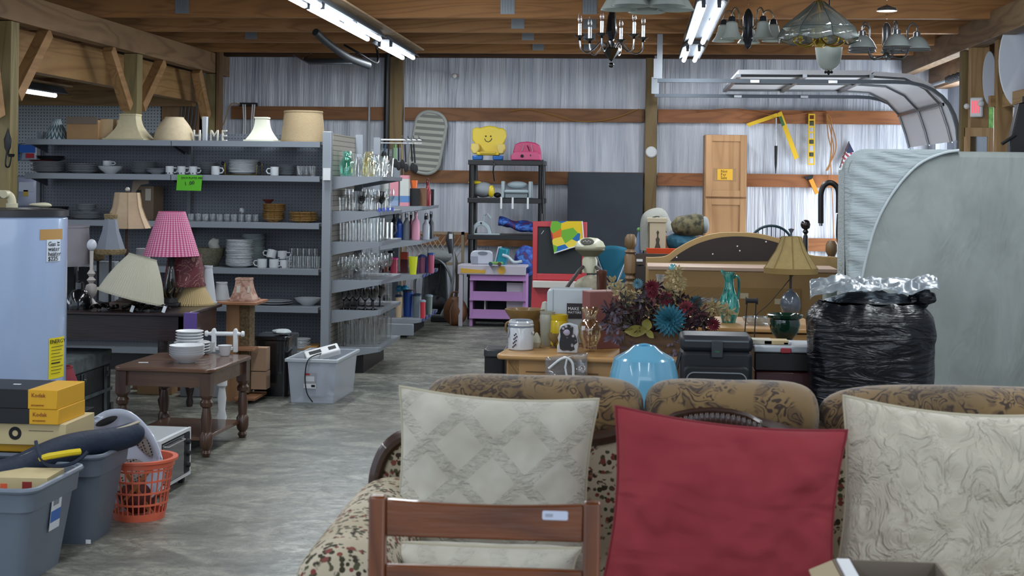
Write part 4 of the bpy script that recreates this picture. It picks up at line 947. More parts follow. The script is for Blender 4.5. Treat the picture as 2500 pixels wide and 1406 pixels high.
# lamps on the desk
zd += .001
drum = mat('#8f8b92', .8, var=.04); 
t = shade('drum_lamp', 'large grey drum lampshade lamp behind the heater', .215, .225, .25, drum, 143, 8.75, zd+.28, n=48); t.location = at(128, 8.72, zd); t['category'] = 'lamp'
for c in kids(t): c.location.z += Z(180, 648, 8.72)-zd-.0
pt('stem', MB().lathe([(0, 0), (.07, 0), (.06, .02), (.015, .04), (.015, Z(180, 648, 8.72)-zd+.22), (0, Z(180, 648, 8.72)-zd+.22)], n=16), drum, t)
p = at(222, 8.5, zd); t = thing('spindle_lamp', 'white turned spindle lamp without a shade, bare bulb on top', 'lamp', p); h = Z(223, 612, 8.5)-zd
wt = mat('#b7b0ac', .45)
pt('spindle', MB().lathe([(0, 0), (.065, 0), (.065, .012), (.03, .035), (.012, .06), (.03, .08), (.038, .11), (.03, .14), (.012, .15), (.028, .17), (.012, .19), (.026, .21), (.01, .235), (.012, h), (0, h)], n=22), wt, t)
pt('bulb', MB().ball((0, 0, h+.035), .03, 1, 1, 1.2), mat('#cdd2dc', .2), t)
# lace trimmed shade at its left
lace = mat('#8c7a58', .9, var=.35, vs=90, bump=(120, .8))
def fringe(t, r, z, n, h, sy=1, fn=None):
    b = MB().lathe([(r, z-h), (r+.006, z-h*.5), (r+.008, z+.008), (r, z+.01)], n=n, fn=lambda a, i, zz: 1+.05*noise.noise(Vector((math.cos(a)*9, math.sin(a)*9, i*3.3))))
    return pt('fringe', b, lace, t, sol=.004)
Y = 8.68; zb = Z(265, 612, Y); p = at(268, Y, zd)
t = thing('fringed_lamp', 'slim lamp with a grey-blue panel shade edged in straw fringe', 'lamp', p); hb_ = zb-zd; hh_ = Z(268, 527, Y)-zb
fn6 = lambda a, i, z: 1/math.cos(((a+PI/6) % (PI/3))-PI/6)**.9*.93
pt('shade', MB().lathe([(.088, hb_), (.05, hb_+hh_*.55), (.033, hb_+hh_), (.029, hb_+hh_), (.046, hb_+hh_*.55), (.084, hb_)], n=48, fn=fn6, close=True), mat('#7d848f', .8, var=.08), t)
fringe(t, .086, hb_+.0, 40, .02); fringe(t, .033, hb_+hh_, 30, .02)
pt('pole', MB().lathe([(0, 0), (.05, 0), (.05, .01), (.009, .02), (.009, hb_+hh_), (0, hb_+hh_)], n=14), blackm, t)
pt('finial', MB().lathe([(0, 0), (.004, 0), (.009, .015), (.004, .03), (0, .034)], z0=hb_+hh_, n=10), lace, t)
t = thing('lace_candle_cup', 'small brown lace-edged cup shade behind the spindle lamp', 'lampshade', at(238, 8.8, zd)); hz = Z(238, 632, 8.8)-zd
pt('stem', MB().lathe([(0, 0), (.035, 0), (.035, .01), (.008, .02), (.008, hz), (0, hz)], n=10), blackm, t)
pt('cup', MB().lathe([(.02, hz-.012), (.04, hz), (.048, hz+.07), (.044, hz+.07), (.036, hz), (.018, hz-.008)], n=20, close=True), lace, t)
# beige bell lamp
Y = 8.9; zb = Z(318, 557, Y); p = at(308, Y, zd); hb_ = zb-zd; hh_ = Z(308, 470, Y)-zb
bel = mat('#b39c80', .8, var=.05, vs=40)
t = thing('bell_lamp', 'beige bell lampshade on a dark pole at the back of the desk', 'lamp', p)
fn8 = lambda a, i, z: 1/math.cos(((a+PI/8) % (PI/4))-PI/8)
pt('shade', MB().lathe([(.137, hb_), (.105, hb_+hh_*.3), (.082, hb_+hh_*.6), (.07, hb_+hh_), (.066, hb_+hh_), (.078, hb_+hh_*.6), (.1, hb_+hh_*.3), (.133, hb_)], n=64, fn=fn8, close=True), bel, t, ang=.25)
rb_ = MB()
for k in range(8):
    a_ = PI/8+k*PI/4; rb_.tube([(r*1.08*math.cos(a_), r*1.08*math.sin(a_), z) for r, z in ((.138, hb_), (.106, hb_+hh_*.3), (.083, hb_+hh_*.6), (.071, hb_+hh_))], .003, 5)
pt('ribs', rb_, mat('#a1896b', .8), t)['kind'] = 'stuff'
pt('pole', MB().lathe([(0, 0), (.07, 0), (.06, .02), (.012, .03), (.012, hb_+hh_+.01), (0, hb_+hh_+.01)], n=14), mat('#3c2c22', .5), t)
pt('finial', MB().ball((0, 0, hb_+hh_+.02), .015), mat('#b7b2a6', .4), t)
solo('white_canister', MB().lathe([(0, 0), (.045, 0), (.045, .23), (0, .23)], n=24), mat('#a9adb4', .6), 'white paper cylinder standing behind the gingham shade', 'canister', at(348, 8.97, zd))
bpy.data.objects['white_canister'].scale = (1, 1, 1.5)
solo('white_box', MB().box(-.06, .06, -.04, .04, 0, .26), mat('#8f949b', .6), 'grey-white box behind the fringed lamp', 'box', at(262, 8.93, zd), bev=.003)
solo('cardboard_box', MB().box(-.12, .07, -.05, .05, 0, .12), card, 'plain brown box behind the spindle lamp on the desk', 'box', at(270, 8.8+.05, zd), bev=.003) if 0 else None
# gingham lamp
a = N('gingham'); a.setp(.85); x, y, z = a.xyz(a.co()); an = a.math('DIVIDE', a.math('ARCTAN2', y, x), 2*PI)
g1 = a.math('GREATER_THAN', a.math('FRACT', a.math('MULTIPLY', an, 44)), .5); g2 = a.math('GREATER_THAN', a.math('FRACT', a.math('MULTIPLY', z, 88)), .5)
a.col(a.ramp(a.math('DIVIDE', a.math('ADD', g1, g2), 2), [(0, '#d9b3c6'), (.34, '#c0658c'), (.8, '#a53a63')], 'CONSTANT')); ging = a.m
Y = 8.72; zb = Z(415, 624, Y); p = at(417, Y, zd); hb_ = zb-zd; hh_ = Z(415, 516, Y)-zb
t = thing('gingham_lamp', 'lamp with a pink gingham shade and a clear tapered glass base', 'lamp', p)
pt('shade', MB().lathe([(.172, hb_), (.142, hb_+hh_*.35), (.108, hb_+hh_*.72), (.082, hb_+hh_), (.078, hb_+hh_), (.104, hb_+hh_*.72), (.138, hb_+hh_*.35), (.168, hb_)], n=64, close=True), ging, t)
pt('cap', MB().lathe([(0, .25), (.022, .25), (.018, .3), (.018, hb_+.03), (0, hb_+.03)], n=16), blackm, t)
pt('glass_base', MB().lathe([(.03, .06), (.045, .1), (.018, .25), (.015, .25), (.04, .1), (.026, .06)], n=12, close=True), thin_glass('#a7aaa8', 1.3, 'ribbed_glass'), t)
fo = MB().box(-.055, .055, -.05, .05, 0, .02).lathe([(0, .02), (.05, .02), (.035, .06), (0, .065)], n=8)
pt('foot', fo, blackm, t, bev=.005)
lf = MB()
for k in range(9):
    a_ = k*.7; lf.tube([(.03*math.cos(a_), .03*math.sin(a_), .05), (.055*math.cos(a_), .055*math.sin(a_), .09), (.06*math.cos(a_+.4), .06*math.sin(a_+.4), .12)], [.006, .009, .002], 6)
pt('metal_leaves', lf, mat('#4d4030', .4, .6), t)['kind'] = 'stuff'
# burgundy shades and yellow pleated shade
a = N('scroll_cloth'); a.setp(.6); nn = a.noise(a.co(), 11, 1, .4, 2.2); sc_ = a.math('ABSOLUTE', a.math('SUBTRACT', a.math('FRACT', a.math('MULTIPLY', nn, 5)), .5))
a.col(a.ramp(sc_, [(.04, '#9b7a6b'), (.09, '#5a1a26')])); burg = a.m
Y = 8.86; pleat = lambda n, k=.03: (lambda a, i, z: 1+k*(1 if int(a/(2*PI)*n*2+.5) % 2 else -1))
ypl = mat('#b39e72', .8); zb = zd+Z(473, 755, Y)*0
t = shade('lampshade', 'yellow pleated lampshade under the burgundy one at the desk corner', .062, .125, Z(470, 699, Y)-zd, ypl, 474, 8.86, zd, n=96, fn=pleat(48, .018), ang=.2)
zb = Z(470, 699, Y)+.002
t = shade('lampshade', 'burgundy scroll-patterned drum lampshade stacked on the yellow pleated one', .105, .13, Z(450, 622, Y)-zb, burg, 450, 8.86, zb, n=40, rz=0)
t = shade('lampshade', 'white cone lampshade half hidden behind the burgundy one', .025, .055, .24, mat('#b9bcc2', .7), 508, 8.96, Z(500, 682, 8.88), n=32); t.location.z = zd
# tilted cream pleated shade
Y = 8.40; wp = mat('#b8b4a2', .75)
t = shade('pleated_shade', 'big cream pleated lampshade tipped over on the desk', .082, .2, .255, wp, 0, 0, 0, pc=(at(320, Y, zd+.15).x, Y, Z(312, 722, Y)), n=144, fn=pleat(72, .012), rot=(R(-6), R(14), 0), belly=-.012, ang=.2)
t.location.z = zd+.075
solo('lamp_stand_block', MB().box(-.07, .07, -.05, .05, 0, .05), mat('#5b4c44', .7), 'low brown block under the tipped cream shade', 'block', at(300, 8.42, zd), bev=.01)
# black dome lamp
t = thing('dome_lamp', 'glossy black dome lamp lying on the desk beside the heater', 'lamp', at(194, 8.42, zd))
gb = mat('#0d0f12', .15, coat=.6); pt('dome', MB().lathe([(0, .0), (.072, 0), (.075, .03), (.068, .07), (.045, .11), (.02, .125), (0, .127)], n=32), gb, t)
pt('neck', MB().lathe([(0, .12), (.026, .12), (.024, .16), (.012, .17), (0, .172)], n=16), gb, t)
pt('price_tag', MB().box(-.005, .005, -.0755, -.073, .02, .055, rotm(ry=-38, loc=(-.02, 0, .02))), paper, t)
# tangle of chains and cords
b = MB()
for k in range(14):
    c = at(235+k*13, 8.34+.05*(k % 3), zd+.012); pts = [(c.x+.03*math.cos(q*1.3+k)*(1+.3*math.sin(q)), c.y+.02*math.sin(q*1.7+k), c.z+.012+.014*math.sin(q*2.3+k)) for q in range(9)]
    b.tube(spl(pts, 3), .0055, 6)
solo('chain_tangle', b, mat('#1d1a19', .3, .4), 'dark tangle of lamp chains and cords along the desk front', 'chain')
for k, px in enumerate((320, 398)): solo('price_tag', MB().box(-.01, .01, -.001, .001, 0, .04, rotm(ry=20)), paper, 'small white price tag on the chain tangle, %s' % ('near its middle', 'at its right end')[k], 'tag', at(px, 8.3, zd+.0))
# things on the floor behind: black speakers between heater and desk, books
for k, (px0, px1, py0, py1) in enumerate(((163, 181, 648, 720), (191, 219, 652, 720))):
    block('black_case', ('narrow black case beside the heater under the drum shade', 'black case with white tags under the drum shade')[k], px0, px1, py0, py1, 8.95, .06, blackm, 'case', zd)
# red pleated shade near trunk
cp = solo('black_crate', MB().box(-.13, .13, -.13, .13, 0, .2), blackm, 'low black crate under the red pleated lampshade', 'crate', at(150, 7.45, 0), bev=.005)
t = shade('lampshade', 'dark red pleated lampshade standing between heater and trunk', .055, .112, .235, mat('#8c3340', .75), 148, 7.42, .201, n=120, fn=pleat(60, .015), ang=.2, belly=-.01)
# end table
c = G(430, 880, .46); tw, tdp = .25, .31
t = thing('end_table', 'brown wooden end table with turned legs and a low shelf', 'table', G(452, 880, .46)-Vector((0, 0, .46)), rz=-3)
ew = wood('#6a4a35', '#472e20', 'x', 1, .3, coat=.4); ez = wood('#55392a', '#3a2519', 'z', 1, .35, coat=.3)
pt('top', MB().prism(rr(.55, .66, .05, 4), .438, .46, 'xy'), ew, t, bev=.006)
pt('apron', MB().box(-tw+.01, tw-.01, -tdp+.01, -tdp+.03, .36, .437).box(-tw+.01, tw-.01, tdp-.03, tdp-.01, .36, .437).box(-tw+.01, -tw+.03, -tdp+.03, tdp-.03, .36, .437).box(tw-.03, tw-.01, -tdp+.03, tdp-.03, .36, .437), ew, t)
EL = [(0, 0), (.017, 0), (.027, .02), (.018, .035), (.03, .05), (.034, .07), (.034, .115), (.024, .13), (.028, .2), (.02, .255), (.032, .265), (.034, .285), (.024, .3), (.034, .315), (.034, .32)]
for sx in (-1, 1):
    for sy in (-1, 1):
        l_ = MB().lathe(EL+[(0, .32)], sx*(tw-.02), sy*(tdp-.02), 0, 18); x_, y_ = sx*(tw-.02), sy*(tdp-.02); l_.box(x_-.029, x_+.029, y_-.029, y_+.029, .32, .436)
        pt('leg', l_, ez, t)
pt('low_shelf', MB().box(-tw+.03, tw-.03, -tdp+.03, tdp-.03, .08, .1), ew, t, bev=.003)
solo('price_tag', MB().box(-.025, .025, -.009, .009, 0, .001), paper, 'white paper tag lying on the left corner of the end table', 'tag', G(350, 885, .461), rz=8)
zt_ = .461
def pxY(px, py, z): return G(px, py, z)
q = G(456, 884, zt_)
for k in range(5):
    o = prof('serving_bowl', BOWL(.094, .045), white, nth('white bowl in the front stack on the end table', k, 5), 'bowl', 'front bowl stack on the end table', n=32) if k == 0 else dup(o0, (0, 0, 0), label=nth('white bowl in the front stack on the end table', k, 5))
    if k == 0: o0 = o
    o.location = (q.x, q.y, zt_+k*.012)
q = G(452, 868, zt_)+Vector((0, .09, 0))
for k in range(8):
    r_ = .1 if k < 4 else .078
    lb = nth('white plate in the back stack on the end table', k, 8)
    if k in (0, 4): o0 = prof('plate', PLATE(r_), white, lb, 'plate', 'back plate stack on the end table', n=32); o = o0
    else: o = dup(o0, (0, 0, 0), label=lb)
    o.location = (q.x+(.01 if k < 4 else -.005), q.y, zt_+k*.0155)
cupp = lambda lab, px, py, dy: (lambda o: setattr(o, 'location', G(px, py, zt_)+Vector((0, dy, 0))))(prof('cup', [(0, 0), (.022, 0), (.026, .006), (.036, .05), (.04, .058), (.037, .058), (.022, .012), (0, .01)], white, lab, 'cup', n=24))
cupp('white handleless cup nearer the plates on the end table', 508, 860, 0); cupp('white handleless cup at the right of the end table', 549, 868, 0)
t = thing('towel_holder', 'white wooden paper towel holder standing on the end table', 'holder', G(542, 862, zt_)+Vector((0, .05, 0)), rz=4)
for sx in (-1, 1): pt('post', MB().prism([(sx*.062-.012, 0), (sx*.062+.012, 0), (sx*.062+.012, .12), (sx*.062+.006, .135), (sx*.062-.006, .135), (sx*.062-.012, .12)], -.016, .016), white, t, bev=.004)
pt('rod', MB().lathe([(0, -.115), (.015, -.112), (.018, -.1), (.008, -.09), (.012, -.08), (.012, .08), (.008, .09), (.018, .1), (.015, .112), (0, .115)], n=16, M=rotm(ry=90, loc=(0, -.002, .105))), white, t)
pt('base', MB().box(-.05, .05, -.014, .014, .012, .03), white, t, bev=.003)
# white turned stand behind the end table
t = thing('white_stand', 'white turned wooden leg stand behind the end table', 'stand', at(541, 8.25, 0))
pt('column', MB().lathe([(0, .012), (.022, .012), (.03, .05), (.02, .09), (.026, .16), (.018, .22), (.03, .235), (.03, .28), (.02, .29), (.02, .42), (0, .42)], n=18), white, t)
pt('foot', MB().lathe([(0, 0), (.06, 0), (.06, .008), (.03, .012), (0, .012)], n=24), white, t)
# plant stand / cat tower with lampshades
Yc = 9.2; zc = Z(600, 733, Yc); px_l, px_r = P(557, 850, Yc).x, P(588, 850, Yc).x
t = thing('carpeted_tower', 'tan wooden tower with carpeted post and small plywood shelves', 'cat tree', (0, 0, 0))
tw_ = wood('#a37a55', '#80583a', 'z'); ow = wood('#a07050', '#7d5236', 'x')
cpt = mat('#6b5a40', .95, var=.5, vs=60, bump=(90, .8))
pt('side_board', MB().box(px_l, px_r, Yc-.05, Yc+.1, .0, zc-.02), tw_, t)
pt('carpeted_post', MB().box(px_r+.001, P(612, 800, Yc).x, Yc-.03, Yc+.1, .055, zc-.021), cpt, t)
def shelfb(px0, px1, py, lab, z=None, y0=Yc-.16, y1=Yc+.14):
    z = z or Z(600, py, Yc); return pt('plywood_shelf', MB().box(P(px0, py, Yc).x, P(px1, py, Yc).x, y0, y1, z-.019, z), ow, t, bev=.003)
shelfb(517, 641, 733, '', zc); o = shelfb(589, 634, 843, '', y1=Yc-.031); shelfb(588, 638, 962, '')
pt('caster', MB().lathe([(0, -.015), (.022, -.015), (.022, .015), (0, .015)], M=rotm(rx=90, loc=(px_r+.02, Yc-.05, .023)), n=12), blackm, t)
shade('lampshade', 'small plain white lampshade on the tower top', .033, .054, .115, mat('#a9adb1', .7), 541, Yc-.03, zc+.001, n=32)
a = N('toile_cloth'); nn = a.noise(a.co(), 22, 3, .5, 1.5); a.setp(.8); a.col(a.ramp(nn, [(.38, '#8f6a5a'), (.5, '#b08c7b'), (.62, '#b79a8b')])); 
t2 = shade('lampshade', 'salmon patterned square lampshade with picture panels on the tower', .047, .085, .145, a.m, 596, Yc-.02, zc+.001, fn=sq, n=48, belly=.008)
for sx, w_ in ((-.022, .012), (.045, .008)): pt('picture_panel', MB().box(sx-w_, sx+w_, -.003, 0, .055, .10, rotm(rx=-12, loc=(0, -.075, 0))), mat('#c0b8ac', .7), t2)
for k, (py0, py1) in enumerate(((850, 905), (908, 950))):
    block('shoe_box', ('upper tan carton stacked behind the carpeted post', 'lower tan carton stacked behind the carpeted post')[k], 612.5, 650, py0, py1, Yc+.0, .1, mat('#967a62', .8, var=.06), 'box', .0 if 0 else Z(600, py1, Yc))
solo('wood_pallet_strip', MB().box(P(330, 960, 9.6).x, P(560, 960, 9.6).x, 9.55, 9.7, 0.0, .075), wood('#8f6a4c', '#6a4a32', 'x'), 'low plank of wood on the floor behind the end table', 'plank')
block('white_box', 'long low white box on the floor behind the end table legs', 440, 556, 925, 948, 9.3, .16, mat('#8e9296', .6), 'box', 0.001)
block('flat_carton', 'flat brown carton under the desk behind the table', 335, 420, 905, 950, 9.35, .12, card, 'box', .001)
# black slim bin
t = thing('trash_bin', 'slim glossy black trash bin beside the clear tote', 'trash bin', at(673, 9.55, 0)); hz = Z(690, 822, 9.4)
bb = mat('#0e1014', .18, coat=.5)
pt('body', MB().prism(rr(.235, .3, .03, 3), 0, hz-.03, 'xy'), bb, t); pt('lid', MB().prism(rr(.25, .31, .03, 3), hz-.029, hz, 'xy'), bb, t, bev=.006)
pt('chrome_strip', MB().box(-.05, -.044, -.153, -.1505, .05, hz-.1), steel, t)
solo('crumpled_bag', MB().ball((0, 0, .02), .07, 1, .8, .3, fn=lambda q: 1+.35*noise.noise(q*25)), mat('#9aa4a6', .5), 'small crumpled grey-white plastic bag on the black bin', 'bag', at(690, 9.5, hz+.001))
# clear tote
n_ = G(708, 985); f_ = G(816, 986); bk = G(862, 957)
cx = (n_.x+f_.x)/2; wd = (f_.x-n_.x); dp = bk.y-f_.y+.02; hz = .29
t = thing('storage_tote', 'clear plastic storage tote with a printed label by the shelf end', 'tote', (cx+.005, f_.y+dp/2, 0), rz=-2)
ct = thin_glass('#e6ebf2', .9, 'clear_plastic', .2, .3)
wv_, dv = wd/2, dp/2
pt('bin', MB().tray(-wv_-.02, wv_+.02, -dv-.02, dv+.02, 0, hz, t=.022), ct, t)
pt('rim', MB().box(-wv_-.035, wv_+.035, -dv-.035, -dv-.018, hz-.022, hz).box(-wv_-.035, wv_+.035, dv+.018, dv+.035, hz-.022, hz).box(-wv_-.035, -wv_-.018, -dv-.02, dv+.02, hz-.022, hz).box(wv_+.018, wv_+.035, -dv-.02, dv+.02, hz-.022, hz), mat('#b4bcc4', .35), t, bev=.004)
lb = pt('label', MB().box(-.05, .03, -dv-.0235, -dv-.0225, .1, .2), mat('#9a9ca2', .5), t)
pt('white_strip', MB().box(-.05, .03, -dv-.0245, -dv-.024, .1, .13), white, lb); pt('red_mark', MB().box(-.045, -.01, -dv-.0245, -dv-.024, .185, .197), mat('#a8343c', .5), lb)
pt('picture', MB().box(-.04, .02, -dv-.0245, -dv-.024, .145, .178), mat('#c9ccd2', .5), lb)
pt('print_code', MB().box(0, .025, -dv-.0248, -dv-.0246, .108, .124), ink, lb)
fill = solo('white_printer', MB().box(-.07, .06, -.1, .1, 0, .26), mat('#b8bcc2', .5), 'white boxy appliance standing in the clear tote', 'appliance', (cx-.035, f_.y+dp/2, .012), bev=.012)
wp_ = thing('white_device', 'white slanted keyboard-like device sticking out of the clear tote', 'device', (cx+.03, f_.y+dp/2-.06, .285), rot=(R(22), R(-14), R(20)))
pt('body', MB().box(-.13, .10, -.05, .05, 0, .045), white, wp_, bev=.008); pt('dark_slot', MB().box(-.10, -.02, -.02, .02, .0455, .047), blackm, wp_); pt('dark_slot', MB().box(.03, .08, -.02, .02, .0455, .047), blackm, wp_)
solo('blue_cloth', MB().ball((0, 0, .075), .06, .8, .9, 1, fn=lambda q: 1+.2*noise.noise(q*12)), mat('#7b8aa6', .8), 'blue-grey cloth bundle inside the clear tote', 'cloth', (cx+.085, f_.y+dp/2+.02, .012))
b = MB().tube(spl([(0.02, .02, .3), (-.02, -dv-.05, .30), (-.05, -dv-.05, .2), (-.04, -dv-.045, .08), (0, -dv-.045, .015)], 8), .004, 6)
solo('power_cable', b, blackm, 'thin black cord hanging over the front of the clear tote', 'cord', (cx+.01, f_.y+dp/2, 0))

# ---------- foreground left: totes, boxes, bag, basket, toaster oven
gp = mat('#6f7987', .45, var=.04); 
def tote(name, lab, x1, ya, yb, w, h, m, label=False, cat='tote'):
    t = thing(name, lab, cat, (x1-w/2, (ya+yb)/2, 0)); d = yb-ya; tp = .045; th = .004
    def ring(z, k): return rr(w-2*k, d-2*k, .05, 4)
    b = MB(); lv_ = [(0, tp+.01), (h*.78, tp*.3+.004), (h*.78, tp*.3-.008), (h, 0-.002), (h, .01), (h*.7, tp*.4+.01), (.012, tp+.016)]
    vs = []; n = len(rr(1, 1, .05, 4))
    for z, k in lv_: vs += [(p_[0], p_[1], z) for p_ in ring(z, k)]
    fs = []
    for i in range(len(lv_)-1):
        for j in range(n): j2 = (j+1) % n; fs.append((i*n+j, i*n+j2, (i+1)*n+j2, (i+1)*n+j))
    fs += [tuple(reversed(range(n))), tuple(range((len(lv_)-1)*n, len(lv_)*n))]
    b.add(vs, fs); pt('body', b, m, t, ang=.5)
    r1 = [(*q, h) for q in rr(w+.012, d+.012, .055, 5)]; pt('rim', MB().tube(r1+[r1[0]], .011, 8), m, t)
    return t
xe = P(67, 1230, 4.8).x
t1 = tote('storage_tote', 'grey plastic tote nearest the camera at the lower left, with a blue and white sticker', xe, 4.83, 5.30, .72, .35, gp)
st = pt('sticker', MB().box(0, .001, -.045, .045, -.06, .06), paper, t1); st.location = (.36-.018, .02, .22); st.rotation_euler = (0, R(5.5), 0)
s2 = pt('blue_band', MB().box(.0011, .0018, -.043, .043, -.03, .012), mat('#3d6fc0', .5), st); pt('grey_print', MB().box(.0011, .0018, -.03, .02, .03, .05), mat('#8a9098', .5), st)
t2 = tote('storage_tote', 'darker grey plastic tote standing behind the nearest one', xe+.01, 5.43, 5.80, .62, .355, mat('#5d6674', .45, var=.05))
pt('sticker', MB().box(-.01, .01, -.0015, 0, -.008, .008), paper, t2).location = (.262, -.158, .02)
kb = mat('#16181c', .5); ky = mat('#d9a31d', .5); kt_ = mat('#c3b287', .7, var=.04); red = mat('#b0392f', .5)
def kbox(lab, x1, y0, w, d, z, h, main, accent=None, rz=0, lidm=None, name='film_box'):
    t = thing(name, lab, 'box', (x1-w/2, y0+d/2, z), rz)
    pt('body', MB().box(-w/2, w/2-(.12 if accent else 0), -d/2, d/2, 0, h), main, t, bev=.002)
    if accent: pt('end_band', MB().box(w/2-.1195, w/2, -d/2, d/2, 0, h), accent, t, bev=.002)
    return t
xk = P(198, 1080, 5.62).x; zz = .3555
filler = solo('packed_papers', MB().box(-.21, .2, -.095, .095, .02, .345), kt_, 'buff paper bundle filling the darker grey tote', 'bundle', (xe-.3, 5.615, 0), bev=.004)
k0 = kbox('yellow carton at the bottom of the box stack behind the navy bag', xk-.03, 5.5, .46, .25, zz, .035, ky)
k1 = kbox('flat tan carton with a printed dial in the box stack', xk+.0, 5.46, .5, .3, zz+.036, .085, kt_)
pt('printed_dial', MB().lathe([(.012, 0), (.026, 0), (.026, .001), (.012, .001)], close=True, n=20, M=rotm(rx=90, loc=(.045, -.1505, .045))), ink, k1)
pt('print_lines', MB().box(-.12, -.02, -.1508, -.1501, .03, .034).box(-.12, -.04, -.1508, -.1501, .045, .049).box(.1, .2, -.1508, -.1501, .055, .058), mat('#6d6350', .7), k1)['kind'] = 'stuff'
xk2 = P(168, 1020, 5.55).x
for k, (zq, hq, lb_) in enumerate(((zz+.1215, .06, 'lower black and yellow film box of the stack on the tan carton'), (zz+.182, .075, 'upper black and yellow film box on top of the stack'))):
    kx = kbox(lb_, xk2-.0+(.003 if k == 0 else 0), 5.44, .42, .27, zq, hq, kb, ky, rz=-1 if k else 0)
    txt('Kodak', .022, mat('#8c4a1a', .6), kx, (.105, -.1365, hq-.028), (90, 0, 0)); txt('EKTAGRAPHIC', .008, mat('#8c4a1a', .6), kx, (.105, -.1365, .012), (90, 0, 0))
    pt('red_logo', MB().box(-.12, -.09, -.1362, -.1352, hq*.35, hq*.35+.02), mat('#d98a2a', .5), kx)
    if k: pt('price_sticker', MB().box(-.03, 0, -.01, .005, hq, hq+.001), paper, kx)
k3 = kbox('tan carton with a red square inside the nearest tote', P(150, 1180, 5.15).x, 5.0, .28, .18, .287, .075, kt_, rz=3)
pt('red_square', MB().box(.05, .085, -.0915, -.0903, .02, .06), mat('#8c2a22', .5), k3); pt('orange_sticker', MB().box(-.03, -.005, -.0915, -.0903, .03, .052), mat('#e0603c', .5), k3)
solo('packed_boxes', MB().box(-.25, .22, -.12, .12, .02, .285), kt_, 'buff cartons filling the nearest tote', 'cartons', (xe-.37, 5.065, 0), bev=.004)
# navy bag
pa, pb_ = P(-60, 1190, 5.05), P(345, 1066, 5.72)
nv = mat('#152238', .7, var=.15, vs=30, bump=(40, .3))
mids = [pa.lerp(pb_, k/8)+Vector((0, 0, -.012*math.sin(k*1.1))) for k in range(9)]
t = thing('umbrella_bag', 'long navy zippered bag lying across the totes and boxes', 'bag', (0, 0, 0)); off = Vector((0, 0, .032))
pt('sleeve', MB().tube(spl([q+off for q in mids], 4), [(.055-.012*abs(k/32-.4))*(1 if k < 31 else (.8, .45)[k-31]) for k in range(33)], 16), nv, t)
d_ = (pb_-pa).normalized()
pt('zipper', MB().tube(spl([q+off+Vector((0.0, -.028, .041)) for q in mids], 4), .006, 6), mat('#b5ab98', .6), t)
q = P(150, 1118, 5.2)
pt('handle', MB().tube([q+Vector((-.07, -.02, 0)), q+Vector((-.03, -.05, .015)), q+Vector((.05, -.05, .03)), q+Vector((.08, -.02, .03))], .012, 8), mat('#d9c01e', .45), t)
pt('strap', MB().tube(spl([q+Vector((-.1, .0, .06)), q+Vector((-.075, -.03, .02)), q+Vector((-.03, -.045, -.02)), q+Vector((.06, -.045, -.01)), q+Vector((.11, -.02, .03))], 4), .007, 6), nv, t)
# orange basket
co_ = mat('#d9674a', .45, coat=.2); bc = at(340, 5.97, 0)
t = thing('laundry_basket', 'orange plastic lattice laundry basket beside the grey totes', 'basket', bc)
rt_, rb_, hb2 = .142, .108, .255
b = MB(); nn = 30
for k in range(nn):
    a_ = 2*PI*k/nn; b.tube([(rb_*math.cos(a_), rb_*math.sin(a_), .02), (rt_*math.cos(a_), rt_*math.sin(a_), hb2)], .0035, 5)
for zq in (.07, .12, .17, .215): r_ = rb_+(rt_-rb_)*zq/hb2; b.lathe([(r_-.002, zq-.004), (r_+.003, zq-.004), (r_+.003, zq+.004), (r_-.002, zq+.004)], close=True, n=40)
pt('lattice', b, co_, t)
pt('rim', MB().lathe([(rt_-.004, hb2-.03), (rt_+.004, hb2-.03), (rt_+.004, hb2-.006), (rt_+.018, hb2-.006), (rt_+.018, hb2+.004), (rt_-.004, hb2+.004)], close=True, n=48), co_, t)
pt('base', MB().lathe([(0, 0), (rb_, 0), (rb_+.004, .03), (rb_-.003, .03), (rb_-.006, .008), (0, .008)], n=40), co_, t)
solo('dark_red_cloth', MB().ball((0, 0, .07), .08, 1, 1, .8, fn=lambda q: 1+.25*noise.noise(q*14)), mat('#4a1814', .8), 'dark red cloth at the bottom of the orange basket', 'cloth', (bc.x-.01, bc.y, .012))
for k, (dx, px2, lab) in enumerate(((-.08, 290, 'bare wooden slat crossing the orange basket, leaning left'), (.07, 345, 'second wooden slat crossing the orange basket'))):
    solo('wooden_stick', MB().box(-.008, .008, -.004, .004, 0, .26, rotm(ry=-dx*480)), wood('#b07a4c', '#8a5a35', 'z'), lab, 'slat', (bc.x+dx, bc.y-.07+.02*k, .03))
# white perforated seat in the basket
t = thing('bath_seat', 'white plastic perforated infant bath seat stuck in the orange basket', 'bath seat', (bc.x-.035, bc.y+.0, .10), rot=(R(-14), R(-22), R(8)))
h2 = .36
pts2 = [(-.16, 0), (-.175, .12), (-.15, .25), (-.09, .34), (0, .37), (.09, .34), (.15, .25), (.175, .12), (.15, 0), (.06, -.06), (-.06, -.06)]
sm_ = [(v.x, v.y) for v in spl([(x, y, 0) for x, y in pts2+[pts2[0]]], 4)[:-1]]
def dish(u, v):
    # rounded shell: u round outline, v to the centre
    k = (u*len(sm_)) % len(sm_); p_ = Vector(sm_[int(k) % len(sm_)]); c_ = Vector((0, .15)); q = c_+(p_-c_)*(1-v)
    return (q.x, .07*(1-(1-v)**2.5)-.02, q.y)
wsm = mat('#b9c3d6', .25, coat=.4)
pt('shell', MB().grid(dish, len(sm_), 8), wsm, t, sol=.006)
a = N('perforated_mesh'); a.setp(.5); vv = a.vor(a.co(), 75, rnd=.0).outputs['Distance']; a.col(a.ramp(vv, [(.3, '#2b2624'), (.36, '#8d8784')], 'CONSTANT')); 
